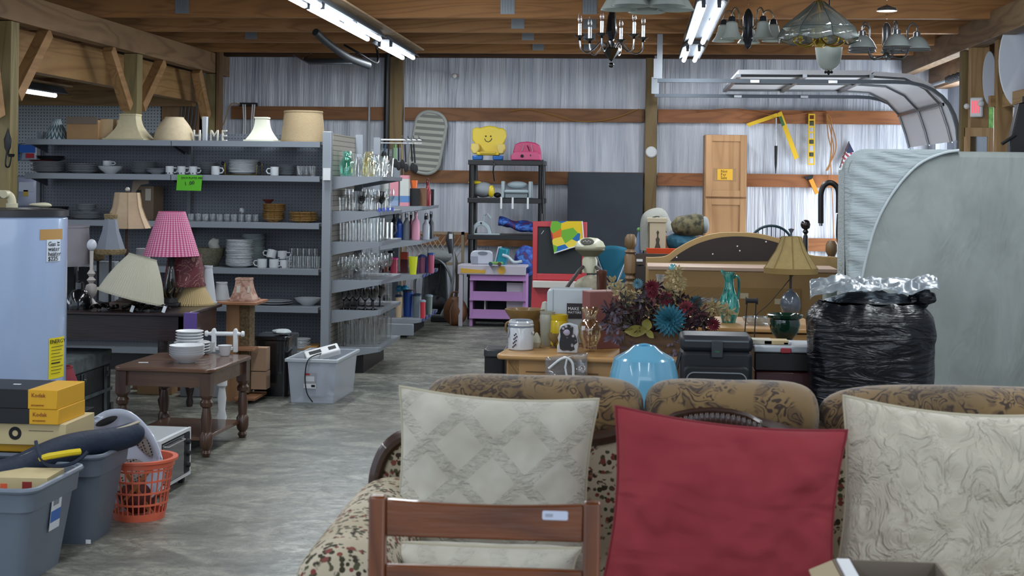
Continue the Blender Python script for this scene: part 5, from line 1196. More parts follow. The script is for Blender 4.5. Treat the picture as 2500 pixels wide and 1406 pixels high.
def patch(cx_, cz_, sx_, sz_, rot_): return [(cx_+sx_*math.cos(q)*math.cos(rot_)-sz_*math.sin(q)*math.sin(rot_), cz_+sx_*math.cos(q)*math.sin(rot_)+sz_*math.sin(q)*math.cos(rot_)) for q in [2*PI*i/24 for i in range(24)]]
def shell_y(x_, z_):
    d = Vector((x_, z_-.15)).length/.17; return .07*(1-min(1, d)**2.5)-.02
for nm_, args in (('mesh_panel', (-.01, .08, .1, .07, 0)), ('side_mesh', (.1, .2, .028, .09, .35))):
    pp_ = patch(*args); cxx, czz = args[0], args[1]; ring_ = [(x_, shell_y(x_, z_)-.008, z_) for x_, z_ in pp_]
    bb_ = MB().add(ring_+[(cxx, shell_y(cxx, czz)-.009, czz)], [(i, (i+1) % 24, 24) for i in range(24)]); pt(nm_, bb_, a.m, t)
pp_ = patch(.0, .325, .05, .015, 0); pt('handle_slot', MB().add([(x_, shell_y(x_, z_)-.009, z_) for x_, z_ in pp_]+[(0, shell_y(0, .325)-.01, .325)], [(i, (i+1) % 24, 24) for i in range(24)]), blackm, t)
# toaster oven
t = thing('toaster_oven', 'white toaster oven with black glass door standing on its feet by the table', 'toaster oven', G(390, 1218)+Vector((-.133, .2, 0)), rz=88)
tm_ = mat('#a7adb0', .4); wv_, dv, hz = .2, .13, .225
pt('body', MB().box(-wv_, wv_, -dv, dv, .035, .035+hz), tm_, t, bev=.008)
pt('front_frame', MB().box(-wv_, wv_, -dv-.012, -dv-.0005, .035, .05).box(-wv_, wv_, -dv-.012, -dv-.0005, .245, .26).box(-wv_, -wv_+.015, -dv-.012, -dv-.0005, .05, .245).box(wv_-.015, wv_, -dv-.012, -dv-.0005, .05, .245), white, t)
pt('glass_door', MB().box(-wv_+.02, wv_-.1, -dv-.015, -dv-.001, .055, .24), mat('#24282a', .12, coat=.6), t); pt('control_panel', MB().box(wv_-.09, wv_-.02, -dv-.014, -dv-.001, .055, .24), blackm, t)
for zq in (.09, .145, .2): pt('knob', MB().lathe([(0, 0), (.014, 0), (.012, .014), (0, .015)], M=rotm(rx=90, loc=(wv_-.055, -dv-.014, zq)), n=14), blackm, t)
pt('door_handle', MB().tube([(-.15, -dv-.015, .225), (-.15, -dv-.03, .225), (.07, -dv-.03, .225), (.07, -dv-.015, .225)], .004, 6), chrome, t)
for sx in (-1, 1):
    for sy in (-1, 1): pt('foot', MB().box(sx*(wv_-.04)-.014, sx*(wv_-.04)+.014, sy*(dv-.02)-.014, sy*(dv-.02)+.014, 0, .034, t=.002), blackm, t)
# ================= BACK AND CENTRE
YB = 14.9
# black resin rack
Yr = 15.0; t = thing('black_rack', 'black plastic utility rack of shelves standing against the film wall', 'shelving', (0, 0, 0))
rx0, rx1 = P(1142, 450, Yr).x, P(1328, 450, Yr).x; RZ = [Z(1235, y, Yr) for y in (391, 484, 574)]+[.5, .12]
for z in RZ: pt('shelf', MB().box(rx0, rx1, Yr, Yr+.42, z-.052, z), black, t, bev=.004)
for x in (rx0+.035, rx1-.035):
    for y in (Yr+.04, Yr+.38):
        pt('post', MB().lathe([(0, 0), (.03, 0), (.03, .06), (.026, .08), (.026, RZ[0]-.053), (0, RZ[0]-.053)], x, y, 0, 16), black, t) if 0 else None
        for k, zz in enumerate([RZ[0]]+RZ[1:]):
            zb = ([RZ[1], RZ[2], RZ[3], RZ[4], 0][k])+.0005 if k < 4 else 0
            pt('post', MB().tube([(x, y, zb), (x, y, zz-.053)], .028, 14), black, t)
# yellow toddler chair
p = at(1192, 15.18, RZ[0]+.001); t = thing('toddler_chair', 'yellow plastic toddler chair with a smiling face on the rack top', 'toy chair', p)
yc = mat('#d9bf2a', .4, coat=.2); sc = S(15.1)
def px2(pts, cx, cy): return [((x-cx)*sc, (cy-y)*sc) for x, y in pts]
bk = [(1149, 320), (1152, 312), (1160, 309), (1170, 311), (1180, 307), (1192, 305), (1208, 307), (1215, 311), (1224, 310), (1232, 316), (1234, 330), (1230, 345), (1226, 352), (1224, 375), (1160, 375), (1157, 350), (1150, 340)]
pt('backrest', MB().prism(px2(bk, 1192, 390), .06, .13), yc, t, bev=.012)
for x in (1160, 1224): pt('armrest', MB().prism(px2([(x-9, 350), (x+9, 350), (x+11, 362), (x+5, 375), (x-5, 375), (x-11, 362)], 1192, 390), -.06, .06), mat('#d8c064', .4), t, bev=.012)
pt('seat', MB().box(-.12, .12, -.06, .06, .05, .085), yc, t, bev=.01); pt('seat_front', MB().box(-.085, .085, -.07, -.061, .065, .09), mat('#c9a91e', .4), t, bev=.004)
for x in (1166, 1216): pt('foot', MB().box((x-1192)*sc-.055, (x-1192)*sc+.055, -.05, .08, 0, .049, t=.004), pc('#2367b5'), t, bev=.01)
for x in (1184, 1196): pt('eye', MB().ball(((x-1192)*sc, .058, (390-331)*sc), .008), ink, t)
pt('smile', MB().tube([((x-1192)*sc, .058, (390-y)*sc) for x, y in ((1181, 337), (1184, 343), (1190, 345), (1196, 342), (1199, 336))], .004, 6), ink, t)
# pink booster
p = at(1286, 15.18, RZ[0]+.001); pkm = mat('#c03a6c', .4, coat=.2); t = thing('booster_seat', 'pink plastic booster seat with a black strap on the rack top', 'booster seat', p)
pt('back', MB().prism(px2([(1253, 390), (1251, 368), (1256, 350), (1268, 345), (1286, 343), (1306, 346), (1316, 352), (1320, 368), (1320, 390)], 1286, 390), .05, .1), pkm, t, bev=.01)
pt('base', MB().prism(px2([(1249, 392), (1249, 380), (1260, 370), (1312, 370), (1322, 380), (1322, 392)], 1286, 392), -.12, .05), mat('#c9507c', .4), t, bev=.012)
for x in (1274, 1300): pt('strap', MB().tube([((x-1286)*sc*.7, .048, .17), ((x-1286)*sc*1.0, .0, .1), ((x-1286)*sc, -.11, .092)], .010, 6, flat=.3), mat('#c9a2b0', .6), t)
pt('black_strap', MB().tube([(.0, .04, .16), (.03, -.06, .1), (.05, -.128, .05)], .009, 6, flat=.3), black, t)
pt('button', MB().lathe([(0, 0), (.018, 0), (.016, .008), (0, .009)], M=rotm(rx=90, loc=(-.04, -.12, .045))), ink, t)
for px, py0, py1, lab in ((1206, 395, 442, 'short black strap hanging from the yellow chair'), (1325, 390, 520, 'long black strap hanging from the pink seat over the rack side')):
    q = P(px, py0, Yr-.02); solo('hanging_strap', MB().tube([(0, 0, 0), (-.006, 0, (py0-py1)*sc*.5), (.008, 0, (py0-py1)*sc)], .012, 6, flat=.3).box(-.012, .012, -.006, .006, -.05, -.01), black, lab, 'strap', q)
# second shelf: grey yellow seat and white booster
z = RZ[1]+.001
t = thing('child_seat', 'grey and yellow fabric child seat on the second rack shelf', 'child seat', at(1180, 15.15, z))
pt('cushion', MB().ball((0, 0, .085), .115, 1, .9, .72, fn=lambda q: 1+.06*noise.noise(q*14)), mat('#8a9096', .8), t); pt('yellow_wing', MB().ball((-.09, -.02, .16), .06, 1.2, .8, .35), yc, t); pt('yellow_side', MB().ball((.09, -.06, .07), .05, .7, .6, 1.3), yc, t)
pt('dark_strap', MB().ball((.15, 0, .03), .04, 1, 1, .7), blackm, t)
t = thing('booster_seat', 'white fold-up booster seat with straps on the second rack shelf', 'booster seat', at(1262, 15.15, z)); wb = mat('#a9b8bf', .4, coat=.2)
pt('back', MB().ball((0, .03, .14), .1, 1.1, .4, .4), wb, t); pt('tray', MB().box(-.13, .13, -.1, .05, .05, .09), wb, t, bev=.02)
for sx in (-1, 1): pt('arm', MB().box(sx*.145-.018, sx*.145+.018, -.08, .08, .0, .18), wb, t, bev=.01)
pt('seat', MB().box(-.12, .12, -.08, .08, 0, .049), mat('#7f8a90', .5), t, bev=.008)
for sx in (-.15, -.03, .13): pt('strap', MB().box(sx-.01, sx+.01, -.172, -.168, -.11, .01), white, t)
# third shelf
z = RZ[2]+.001
t = thing('activity_arch', 'white plastic arch toy at the left of the third rack shelf', 'toy', at(1175, 15.1, z))
pt('arch', MB().lathe([(.07, -.02), (.112, -.02), (.112, .02), (.07, .02)], n=40, close=True, M=rotm(rx=90)).box(-.11, .12, -.02, .02, -.001, .001), wb, t) if 0 else None
ar = [(.112*math.cos(PI*k/16), .14*math.sin(PI*k/16)) for k in range(17)]+[(.075*math.cos(PI*k/16), .095*math.sin(PI*k/16)) for k in range(16, -1, -1)]
pt('arch', MB().prism(ar, -.03, .03), wb, t, bev=.006); pt('knob', MB().ball((0, -.035, .12), .01), ink, t); pt('base', MB().box(-.115, .2, -.05, .05, 0, .012), wb, t)
pt('hook_arm', MB().tube([(.02, 0, .1), (.03, 0, .2), (.06, 0, .22), (.1, 0, .17)], .014, 8), wb, t)
bm = N('blue_print_cloth'); v_ = bm.noise(bm.co(), 12, 2, .5, 1.2); bm.setp(.7); bm.col(bm.ramp(v_, [(.35, '#6b2338'), (.44, '#1f2a6b'), (.55, '#22459c'), (.62, '#3d6fb5')])); bm = bm.m
solo('play_mat', MB().grid(lambda u, v: (-.19+.37*u, -.12+.24*v, .07+.07*(1-u)+.04*math.sin(u*7+v*4)*u*(1-u)*2-abs(v-.5)*.1), 14, 8), bm, 'blue and red printed play mat folded on the third rack shelf', 'play mat', at(1262, 15.15, z+.03), sol=.05)
# fallen ends behind toys
q = at(1210, 15.2, RZ[3]+.001)
# toy kitchen shelf, purple
Yt2 = 14.3; tx0, tx1 = P(1147, 700, Yt2).x, P(1284, 700, Yt2).x
pur = mat('#a97fb4', .5); wt2 = mat('#b7b3bf', .5)
t = thing('toy_shelf', 'pale purple and white wooden toy shelf before the black rack', 'toy shelf', (0, 0, 0))
zt2 = Z(1215, 656, Yt2)
for x in (tx0, tx1-.03): pt('side', MB().box(x, x+.03, Yt2, Yt2+.32, 0.002, zt2-.06), pur, t)
for y in (680, 729, 773):
    z = max(.03, Z(1215, y, Yt2)); pt('shelf', MB().box(tx0+.031, tx1-.031, Yt2+.02, Yt2+.3, z-.02, z), wt2, t)
    pt('front_rail', MB().box(tx0+.031, tx1-.031, Yt2, Yt2+.018, z-.0, z+.07), pur, t)
    pt('lip', MB().box(tx0+.001, tx1-.001, Yt2-.03, Yt2-.001, z-.02, z), pur, t)
for y0, y1 in ((688, 722), (733, 768)): pt('white_panel', MB().box(P(1236, 700, Yt2).x, tx1-.032, Yt2+.05, Yt2+.07, Z(1215, y1, Yt2)+.01, Z(1215, y0, Yt2)-.01), wt2, t)
pt('divider', MB().box(P(1182, 700, Yt2).x, P(1185, 700, Yt2).x, Yt2+.03, Yt2+.25, .12, Z(1215, 734, Yt2)), wt2, t)
pt('back', MB().box(tx0+.031, tx1-.031, Yt2+.301, Yt2+.31, .02, zt2-.06), mat('#3b3d48', .8), t)
t = thing('toy_counter', 'white toy counter with yellow shapes on top of the purple toy shelf', 'toy counter', ((P(1118, 665, Yt2).x+tx1)/2, Yt2+.16, zt2-.058)); w2 = (tx1-P(1118, 665, Yt2).x)/2
pt('front_board', MB().box(-w2, w2, -.19, -.17, 0, .09), wt2, t, bev=.002); pt('top', MB().box(-w2, w2, -.168, .16, .07, .09), wt2, t)
pt('yellow_shape', MB().prism([(-w2+.03, .012), (w2*.05-.08, .012), (w2*.05-.08, .05), (-w2*.3, .045), (-w2+.03, .06)], -.194, -.1905), mat('#c99f3a', .5), t); pt('yellow_disk', MB().lathe([(0, 0), (.04, 0), (.04, .004), (0, .004)], M=rotm(rx=90, loc=(.1, -.1905, .045))), mat('#c99f3a', .5), t)
solo('counter_leg', MB().box(-.02, .02, -.02, .02, 0, zt2-.06), wt2, 'white post carrying the left end of the toy counter', 'post', at(1124, Yt2+.0, 0.0), bev=.002)
zt2 = zt2-.058+.091
t = thing('potty_seat', 'white plastic seat with a grey oval handle hole on the toy counter', 'potty seat', at(1177, Yt2+.18, zt2)); h = Z(1177, 612, Yt2+.1)-zt2
pt('shell', MB().prism(rr(.235, h, .05, 5, 0, h/2), -.04, .04), mat('#b4b9c6', .35, coat=.3), t, bev=.012); pt('handle_hole', MB().lathe([(0, 0), (.05, 0), (.05, .003), (0, .003)], sy=.4, M=rotm(rx=90, loc=(0.01, -.0405, h*.8)), n=24), mat('#6d7280', .5), t)
pt('grey_panel', MB().box(-.11, -.04, -.044, -.0405, 0.005, .08), mat('#878c9a', .5), t)
t = thing('toy_truck', 'green and dark toy vehicle lying on the toy counter', 'toy', at(1208, Yt2-.07, zt2+.0)); 
pt('body', MB().box(-.06, .08, -.03, .03, .015, .04), pc('#6fa04a'), t, bev=.006); pt('wheels', MB().tube([(-.04, -.035, .02), (-.04, .035, .02)], .02, 12), pc('#15405c'), t); pt('wheels', MB().tube([(.05, -.035, .02), (.05, .035, .02)], .02, 12), pc('#4a2f28'), t)
t = thing('toy_box', 'teal plastic bin with a white edge tilted on the toy counter', 'toy bin', at(1222, Yt2+.18, zt2), rot=(0, R(12), R(-10))); pt('bin', MB().box(-.04, .05, -.05, .05, 0, .17), pc('#1d7f92'), t, bev=.01); pt('edge', MB().box(-.052, -.041, -.055, .055, 0, .175), wt2, t, bev=.003)
solo('blue_bundle', MB().ball((0, 0, .14), .16, .75, .7, 1, fn=lambda q: 1+.25*noise.noise(q*10)), bm, 'blue and white printed bundle between the toy shelf and the easel', 'bundle', at(1279, Yt2+.45, zt2-.1) if 0 else at(1283, 14.72, 0.0)+Vector((0, 0, .5)))
solo('toy_pile_board', MB().box(-.2, .14, -.06, .06, 0, .5), mat('#3a4052', .7), 'dark board standing under the printed bundle behind the toy shelf', 'board', (P(1283, 700, 14.75).x-.02, 14.75, 0.0))
solo('white_loop_toy', MB().tube(spl([(-.1, 0, .1), (-.04, 0, .08), (.02, 0, .03), (.1, 0, .04)], 5), .015, 8), wb, 'white curved plastic handle lying behind the teal bin', 'toy', at(1250, Yt2+.12, zt2))
# black board
bx0, bx1 = P(1386, 500, 15.6).x, P(1569, 500, 15.6).x
solo('leaning_display_board', MB().box(bx0, bx1, 15.55, 15.6, 0, Z(1478, 421, 15.6)), mat('#2c323b', .75, var=.1, vs=5, bump=(120, .2)), 'large matte black board leaning on the film wall by the post', 'board', bev=.004)
# striped infant bath on the wall
c = P(1044, 348, YW-.1); sc = S(YW); al = R(11)
t = thing('infant_bath', 'oval infant bath sling with grey and white stripes hung on the wall', 'infant bath', tuple(c), rot=(0, al*.9, 0))
def oval(k): return [(x*k, z*k) for x, z in rr(.355, .72, .15, 8)]
a = N('striped_sling'); a.setp(.8); x, y, z = a.xyz(a.co()); a.col(a.mix(a.math('GREATER_THAN', a.math('FRACT', a.math('ADD', a.math('MULTIPLY', z, 14.5), a.math('MULTIPLY', x, -1.5))), .5), '#7d817b', '#b4b5ac'))
pt('sling', MB().prism(oval(.9), -.02, .02), a.m, t); rp_ = [(x, 0, z) for x, z in oval(.95)]
pt('rim', MB().tube(rp_+[rp_[0]], .022, 10), mat('#a3a69f', .5), t)
# car seat / stroller heap behind the far rack, lattice, upright vacuum, bag
Yv = 14.9
t = thing('car_seat', 'grey padded child car seat behind the far bottle rack', 'car seat', at(1062, Yv, 0)); gz = mat('#54585c', .85, var=.15, vs=30)
pt('shell', MB().grid(lambda u, v: (.14*math.cos(PI*u)*(1-.25*v), -.05+.12*math.sin(PI*u), .05+.62*v), 16, 10), gz, t, sol=.02)
pt('seat_pad', MB().ball((0, -.08, .18), .15, 1, .8, .55, fn=lambda q: 1+.1*noise.noise(q*12)), mat('#2b2d31', .85), t); pt('canopy', MB().ball((0, 0, .66), .17, 1, .8, .45), mat('#7b7f7f', .9, bump=(60, .5)), t)
for sx in (-.05, .05): pt('strap', MB().tube([(sx, -.04, .6), (sx, -.1, .4), (sx*.6, -.18, .28)], .014, 6, flat=.4), blackm, t)
pt('carry_handle', MB().tube(spl([(-.17, -.1, .1), (-.2, -.12, .4), (-.1, -.14, .62), (.08, -.14, .62), (.19, -.12, .4), (.17, -.1, .05)], 5), .014, 8), steel, t)
b = MB()
for k in range(9):
    for s__ in (-1, 1): b.tube([(-.22+.055*k, .01*s__, 0), (-.22+.055*k+s__*.2, .01*s__, .3)], .004, 5)
solo('lattice_gate', b, mat('#a99f8f', .6), 'folding lattice baby gate standing behind the grey car seat', 'gate', at(1056, 15.3, Z(1070, 640, 15.3)))
g_ = bpy.data.objects['lattice_gate']; gzz = g_.location.z
gf = MB().box(-.32, .34, -.02, .02, .3, .33).box(-.32, .34, -.02, .02, -.03, 0)
for x in (-.32, .31): gf.box(x, x+.03, -.02, .02, -gzz, .33)
fr_ = pt('gate_frame', gf, mat('#8f7f6a', .6), g_)
t = thing('stick_massager', 'tall upright stick vacuum with a dark handle beside the brown bag', 'vacuum', at(1100, 14.7, 0)); t.name = 'stick_vacuum'
hv = Z(1100, 566, 14.7)
pt('pole', MB().tube(spl([(-.1, 0, .06), (.0, 0, .3), (.03, 0, .6), (.0, 0, hv-.1)], 5), .014, 8), mat('#8c8f90', .4), t); pt('handle', MB().tube([(0, 0, hv-.22), (-.02, 0, hv-.08), (-.01, 0, hv)], [.026, .045, .03], 12), mat('#33363a', .4), t)
pt('button_panel', MB().box(-.02, .015, -.05, -.04, hv-.07, hv-.02), white, t); pt('head', MB().box(-.2, .0, -.06, .06, 0, .06), blackm, t, bev=.01)
pt('hose', MB().tube(spl([(.02, .02, .1), (.06, .02, .35), (.05, .02, .6), (.01, .02, hv-.2)], 5), .018, 8), mat('#4a4038', .6), t)
t = thing('leather_bag', 'brown leather bag standing on the floor beside the toy shelf', 'bag', at(1111, 14.35, 0)); lb_ = mat('#6b452a', .55, var=.2, vs=8)
pt('body', MB().ball((0, 0, .14), .13, .95, .6, 1.12, fn=lambda q: (1+.05*noise.noise(q*20))*(1.0 if q.z > -.08 else 1.05)), lb_, t); pt('gusset', MB().tube([(-.04, -.07, .02), (-.045, -.085, .15), (-.02, -.05, .26)], .01, 6), mat('#523320', .6), t); pt('handle', MB().tube(spl([(-.06, 0, .26), (-.03, 0, .33), (.04, 0, .33), (.06, 0, .26)], 4), .008, 6), lb_, t)
b_ = kids(t)[0]; b_.location.z = .008
# red easel
Ye = 13.2; ex0, ex1 = P(1300, 650, Ye).x, P(1432, 650, Ye).x; ze = Z(1360, 541, Ye); rd = mat('#b8343c', .45, coat=.2)
t = thing('toy_easel', 'red plastic easel with chalkboard and white tray', 'easel', ((ex0+ex1)/2, Ye, 0)); w2 = (ex1-ex0)/2
zb = Z(1360, 684, Ye)
pt('frame', MB().box(-w2, -w2+.045, -.02, .02, zb-.0, ze).box(w2-.045, w2, -.02, .02, zb-.0, ze).box(-w2, w2, -.018, .018, ze-.05, ze).box(-w2, w2, -.018, .018, zb, zb+.06), rd, t, bev=.006)
pt('chalkboard', MB().box(-w2+.045, w2-.045, -.008, .008, zb+.06, ze-.05), mat('#2b3034', .8), t)
pt('chalk_mark', MB().box(-.002, .002, -.0095, -.0085, -.02, .02, rotm(ry=35, loc=(-w2+.09, 0, ze-.1))), white, t)
pt('tray', MB().box(-w2+.01, w2, -.1, -.021, zb-.065, zb-.005), mat('#c5c2bd', .5), t, bev=.004)
pt('panel', MB().prism([(-w2-.02, 0), (w2+.02, 0), (w2, zb-.001), (-w2, zb-.001)], -.02, .02), rd, t, bev=.005)
a = N('printed_towel'); a.setp(.9); vv = a.vor(a.co((1, 1, 1)), 9); a.col(a.ramp(a.xyz(vv.outputs['Color'])[0], [(0, '#2b6cb0'), (.2, '#e0c02c'), (.42, '#6fae3a'), (.55, '#d9772c'), (.68, '#c23b56'), (.8, '#e6cf4a'), (.92, '#3f8fc4')], 'CONSTANT'))
ps = [P(px, py, Ye-.045) for px, py in ((1341, 540), (1421, 540), (1426, 596), (1390, 606), (1353, 618))]; c = ps[0]
t2 = thing('printed_towel', 'bright cartoonish blue and yellow printed towel hanging over the easel', 'towel', tuple(c))
pt('cloth', MB().prism([(q.x-c.x, q.z-c.z) for q in ps], -.006, .006), a.m, t2); pt('white_edge', MB().tube([Vector((q.x-c.x, -.008, q.z-c.z)) for q in (ps[1], ps[2], ps[3], ps[4])], .006, 6), white, t2)
t2['label'] = 'bright blue, yellow and green printed towel hanging over the easel'
# cream swing with domed head
Ys2 = 11.6; c = at(1437, Ys2, 0); cm = mat('#b9b9a0', .4, coat=.2); t = thing('baby_swing', 'cream baby swing with a mushroom shaped control head and dark legs', 'baby swing', c)
zz = Z(1437, 605, Ys2); r_ = 37*S(Ys2)
pt('head', MB().lathe([(0, zz-.06), (r_*.55, zz-.055), (r_*.95, zz-.01), (r_, zz+.012), (r_*.85, zz+.05), (r_*.5, zz+.078), (0, zz+.085)], n=36, sy=.8), cm, t); pt('under_band', MB().lathe([(r_*.5, zz-.068), (r_*.97, zz-.016), (r_*.97, zz-.006), (r_*.5, zz-.05)], n=36, sy=.81), mat('#6d6a55', .5), t)
pt('control_plate', MB().lathe([(0, 0), (.055, 0), (.052, .006), (0, .006)], sy=.6, n=28, M=rotm(rx=52, loc=(-.02, -.075, zz+.052))), mat('#4a4740', .5), t)
for k in range(5): pt('button', MB().ball((-.05+k*.014, -.088-.001*k, zz+.052+(k % 2)*.008), .004, n=8, m=5), white, t)
pt('neck', MB().lathe([(.0, zz-.21), (.06, zz-.2), (.062, zz-.1), (.045, zz-.06), (0, zz-.06)], n=24), cm, t)
pt('seat', MB().ball((.02, -.02, zz-.33), .13, 1.1, .8, .9, fn=lambda q: 1+.14*noise.noise(q*14)), mat('#8f8a78', .85, var=.3, vs=18), t)
for sx, sy in ((-1, -1), (1, -1), (-1, 1), (1, 1)): pt('leg', MB().tube(spl([(sx*.05, sy*.05, zz-.15), (sx*.11, sy*.14, zz-.22), (sx*.22, sy*.25, zz-.42), (sx*.3, sy*.35, .015)], 5), .014, 8), mat('#3c3634', .4), t)
# teal folding chair
Yf = 13.6; t = thing('folding_camp_chair', 'teal fabric folding camp chair beside the wooden bedpost', 'chair', at(1492, Yf, 0)); te = mat('#0f5f78', .8); zz = Z(1492, 600, Yf)
pt('backrest', MB().grid(lambda u, v: (-.15+.3*u, .1-.06*math.sin(PI*u), zz-.34+.34*v-.03*(2*u-1)**2*v), 10, 8), te, t, sol=.014); pt('seat', MB().box(-.16, .16, -.2, .08, zz-.38, zz-.35), te, t, bev=.01)
for sx in (-1, 1):
    pt('leg', MB().tube([(sx*.17, .1, zz-.05), (-sx*.15, -.18, .012)], .009, 8), steel, t); pt('leg', MB().tube([(sx*.17, -.2, zz-.36), (sx*.16, .12, .012)], .009, 8), steel, t)
# bed: wooden posts, dark boards
bw = wood('#7d6242', '#4f3b25', 'z', 1.4, .45); Yq = 12.3
BP = [(0, 0), (.035, 0), (.045, .02), (.045, .3), (.03, .33), (.045, .36), (.045, .5), (.03, .52), (.048, .54), (.03, .56), (.045, .59), (.045, .0)]
def bedpost(px, pyt, Y, lab):
    t = thing('bedpost', lab, 'bedpost', at(px, Y, 0)); zz = Z(px, pyt, Y); r = .052
    pt('shaft', MB().box(-r*.9, r*.9, -r*.9, r*.9, 0, zz-.42), bw, t, bev=.006)
    pt('turning', MB().lathe([(0, zz-.42), (r, zz-.42), (r*.65, zz-.4), (r*.95, zz-.375), (r*.7, zz-.35), (r, zz-.33), (r, zz-.19), (r*.7, zz-.165), (r*1.0, zz-.15), (r*.6, zz-.125), (r*.98, zz-.09), (r*.95, zz-.03), (r*.6, zz), (0, zz+.003)], n=24), bw, t)
    return t
bedpost(1536, 572, Yq, 'stout turned wooden bedpost between teal chair and headboard'); bedpost(2027, 588, Yq, 'turned wooden bedpost half hidden by the mattress')
x0 = P(1552, 630, Yq).x; x1 = P(2014, 630, Yq).x
t = thing('bed_board', 'dark brown bed board with a white label behind the arched headboard', 'board', (0, 0, 0)); pt('board', MB().box(x0, x1, Yq-.02, Yq+.02, Z(1575, 646, Yq), Z(1575, 619, Yq)), mat('#3d3129', .6), t); pt('label', MB().box(P(1554, 630, Yq).x, P(1569, 630, Yq).x, Yq-.0225, Yq-.0205, Z(1560, 638, Yq), Z(1560, 632, Yq)), white, t)
pt('lower_board', MB().box(x0, x1, Yq-.02, Yq+.02, 0.001, Z(1575, 650, Yq)), mat('#2a2221', .6), t)
solo('blue_toy_rocket', MB().lathe([(0, 0), (.03, 0), (.028, .05), (.02, .11), (.004, .17), (0, .18)], n=18), mat('#5d7391', .6), 'pale blue cone with a green tip behind the bedpost', 'toy', at(1556, 12.34+.06, Z(1556, 616, 12.4)), label=None) if 0 else None
t = thing('cone_toy', 'pale blue cone toy with a green star tip beside the bedpost', 'toy', at(1556, 13.0, 0)); zz = Z(1556, 556, 13.0)
pt('pole', MB().tube([(0, 0, 0), (0, 0, zz-.28)], .03, 10), blackm, t); pt('cone', MB().lathe([(0, zz-.28), (.045, zz-.28), (.03, zz-.14), (.006, zz-.03), (0, zz-.03)], n=18), mat('#5d7391', .6), t); pt('tip', MB().ball((0, 0, zz-.015), .018), pc('#5c9a4c'), t)
# pile on the bed: rug over box, tan box, orange bin, camo bag, blue cloth
zb_ = Z(1600, 620, 12.7); Yk = 12.75
pl = solo('storage_chest', MB().box(P(1572, 640, 12.55).x, P(1720, 640, 12.55).x, 12.5, 13.1, 0, zb_), mat('#4d453e', .7), 'dark chest behind the bed carrying the tan box and bags', 'chest', bev=.006)
t = thing('tan_box', 'tan wooden box with a dark carved figure and a flared lid', 'box', at(1605, Yk, zb_+.001)); h = Z(1605, 532, Yk)-zb_; tb = mat('#b0a58c', .7)
pt('body', MB().box(-.07, .07, -.06, .06, 0, h-.04), tb, t); pt('lid', MB().box(-.095, .08, -.07, .07, h-.039, h), tb, t, bev=.003)
fg = MB().lathe([(0, .01), (.03, .01), (.024, .06), (.012, .1), (.018, .13), (.006, .15), (.005, .17), (.012, .19), (0, .21)], n=10, sy=.3, M=rotm(loc=(.0, -.064, 0))); pt('figure', fg, mat('#3d352b', .7), t)
solo('folded_rug', MB().tube(spl([(-.1, 0, 0.02), (-.1, 0, .26), (-.06, 0, .34), (.04, 0, .36), (.09, 0, .28), (.13, 0, .2)], 6), .05, 10, flat=.35, M=Matrix.Diagonal((1, 2.2, 1, 1))), mat('#9a9a93', .9, bump=(90, .5)), 'pale grey folded rug draped over the tan box', 'rug', at(1600, Yk+.17, zb_+.001))
bpy.data.objects['folded_rug'].location.z += .0
solo('orange_bin', MB().tray(-.16, .16, -.05, .05, 0, .055, t=.01), pc('#d4502a'), 'orange plastic tray in front of the tan box', 'tray', at(1622, 12.57, zb_+.001))
solo('blue_fabric', MB().ball((0, 0, .09), .15, 1, .7, .6, fn=lambda q: 1+.2*noise.noise(q*13)), mat('#2f6076', .8, var=.4, vs=14, bump=(20, .6)), 'teal blue fabric bundle under the camouflage bag', 'fabric', at(1668, 12.85, zb_+.012))
cam_ = N('camo_cloth'); nn = cam_.noise(cam_.co(), 16, 3); cam_.setp(.8); cam_.col(cam_.ramp(nn, [(.4, '#2f2d22'), (.5, '#55503a'), (.6, '#6b6348')])); cam_.bump(nn, .6, .02)
t = thing('camo_bag', 'camouflage duffel bag with a pale end on the pile by the cabinet', 'bag', at(1682, 12.8, zb_+.17), rz=5)
pt('body', MB().tube([(-.15, 0, .06), (-.1, 0, .075), (.06, 0, .09), (.12, 0, .09)], [.04, .085, .1, .09], 16, M=Matrix.Diagonal((1, .9, 1, 1))), cam_.m, t); pt('pale_end', MB().ball((.14, 0, .09), .075, .5, .9, 1, fn=lambda q: 1+.1*noise.noise(q*20)), mat('#9aa0a2', .8), t)
# tall pine cabinet with note
Yg = 15.3; cx0, cx1 = P(1720, 450, Yg).x, P(1823, 450, Yg).x; zt3 = Z(1770, 329, Yg); pm2 = wood('#b98d62', '#976d45', 'z', .6, .5)
t = thing('pine_cabinet', 'tall pale pine two-door cabinet with a yellow note', 'cabinet', ((cx0+cx1)/2, Yg, 0)); w2 = (cx1-cx0)/2
pt('body', MB().box(-w2, w2, .02, .45, 0, zt3), pm2, t); zs_ = Z(1770, 483, Yg)
for z0_, z1_ in ((zs_+.01, zt3-.005), (.08, zs_-.01)):
    d_ = pt('door', MB().box(-w2+.01, w2-.005, .0, .0195, z0_, z1_), pm2, t)
    g = MB().box(-w2+.01, -w2+.075, -.012, -.0005, z0_, z1_).box(w2-.07, w2-.005, -.012, -.0005, z0_, z1_).box(-w2+.075, w2-.07, -.0115, -.0005, z1_-.065, z1_).box(-w2+.075, w2-.07, -.0115, -.0005, z0_, z0_+.065)
    pt('door_frame', g, wood('#bd9166', '#a0764c', 'z', .6, .5), d_, bev=.003)
q = P(1770, 426, Yg); nt = pt('cardboard_backing', MB().box(-.115, .115, -.004, -.0008, -.065, .065), card, t); nt.location = (q.x-(cx0+cx1)/2, -.0, q.z)
nn = pt('note', MB().box(-.08, .08, -.006, -.0045, -.058, .058), mat('#d9a52a', .6), nt)
for k, s_ in enumerate(('Not', 'For', 'Sale')): txt(s_, .042, ink, nt, (-.045, -.0065, .02-k*.034), (90, 0, 0))
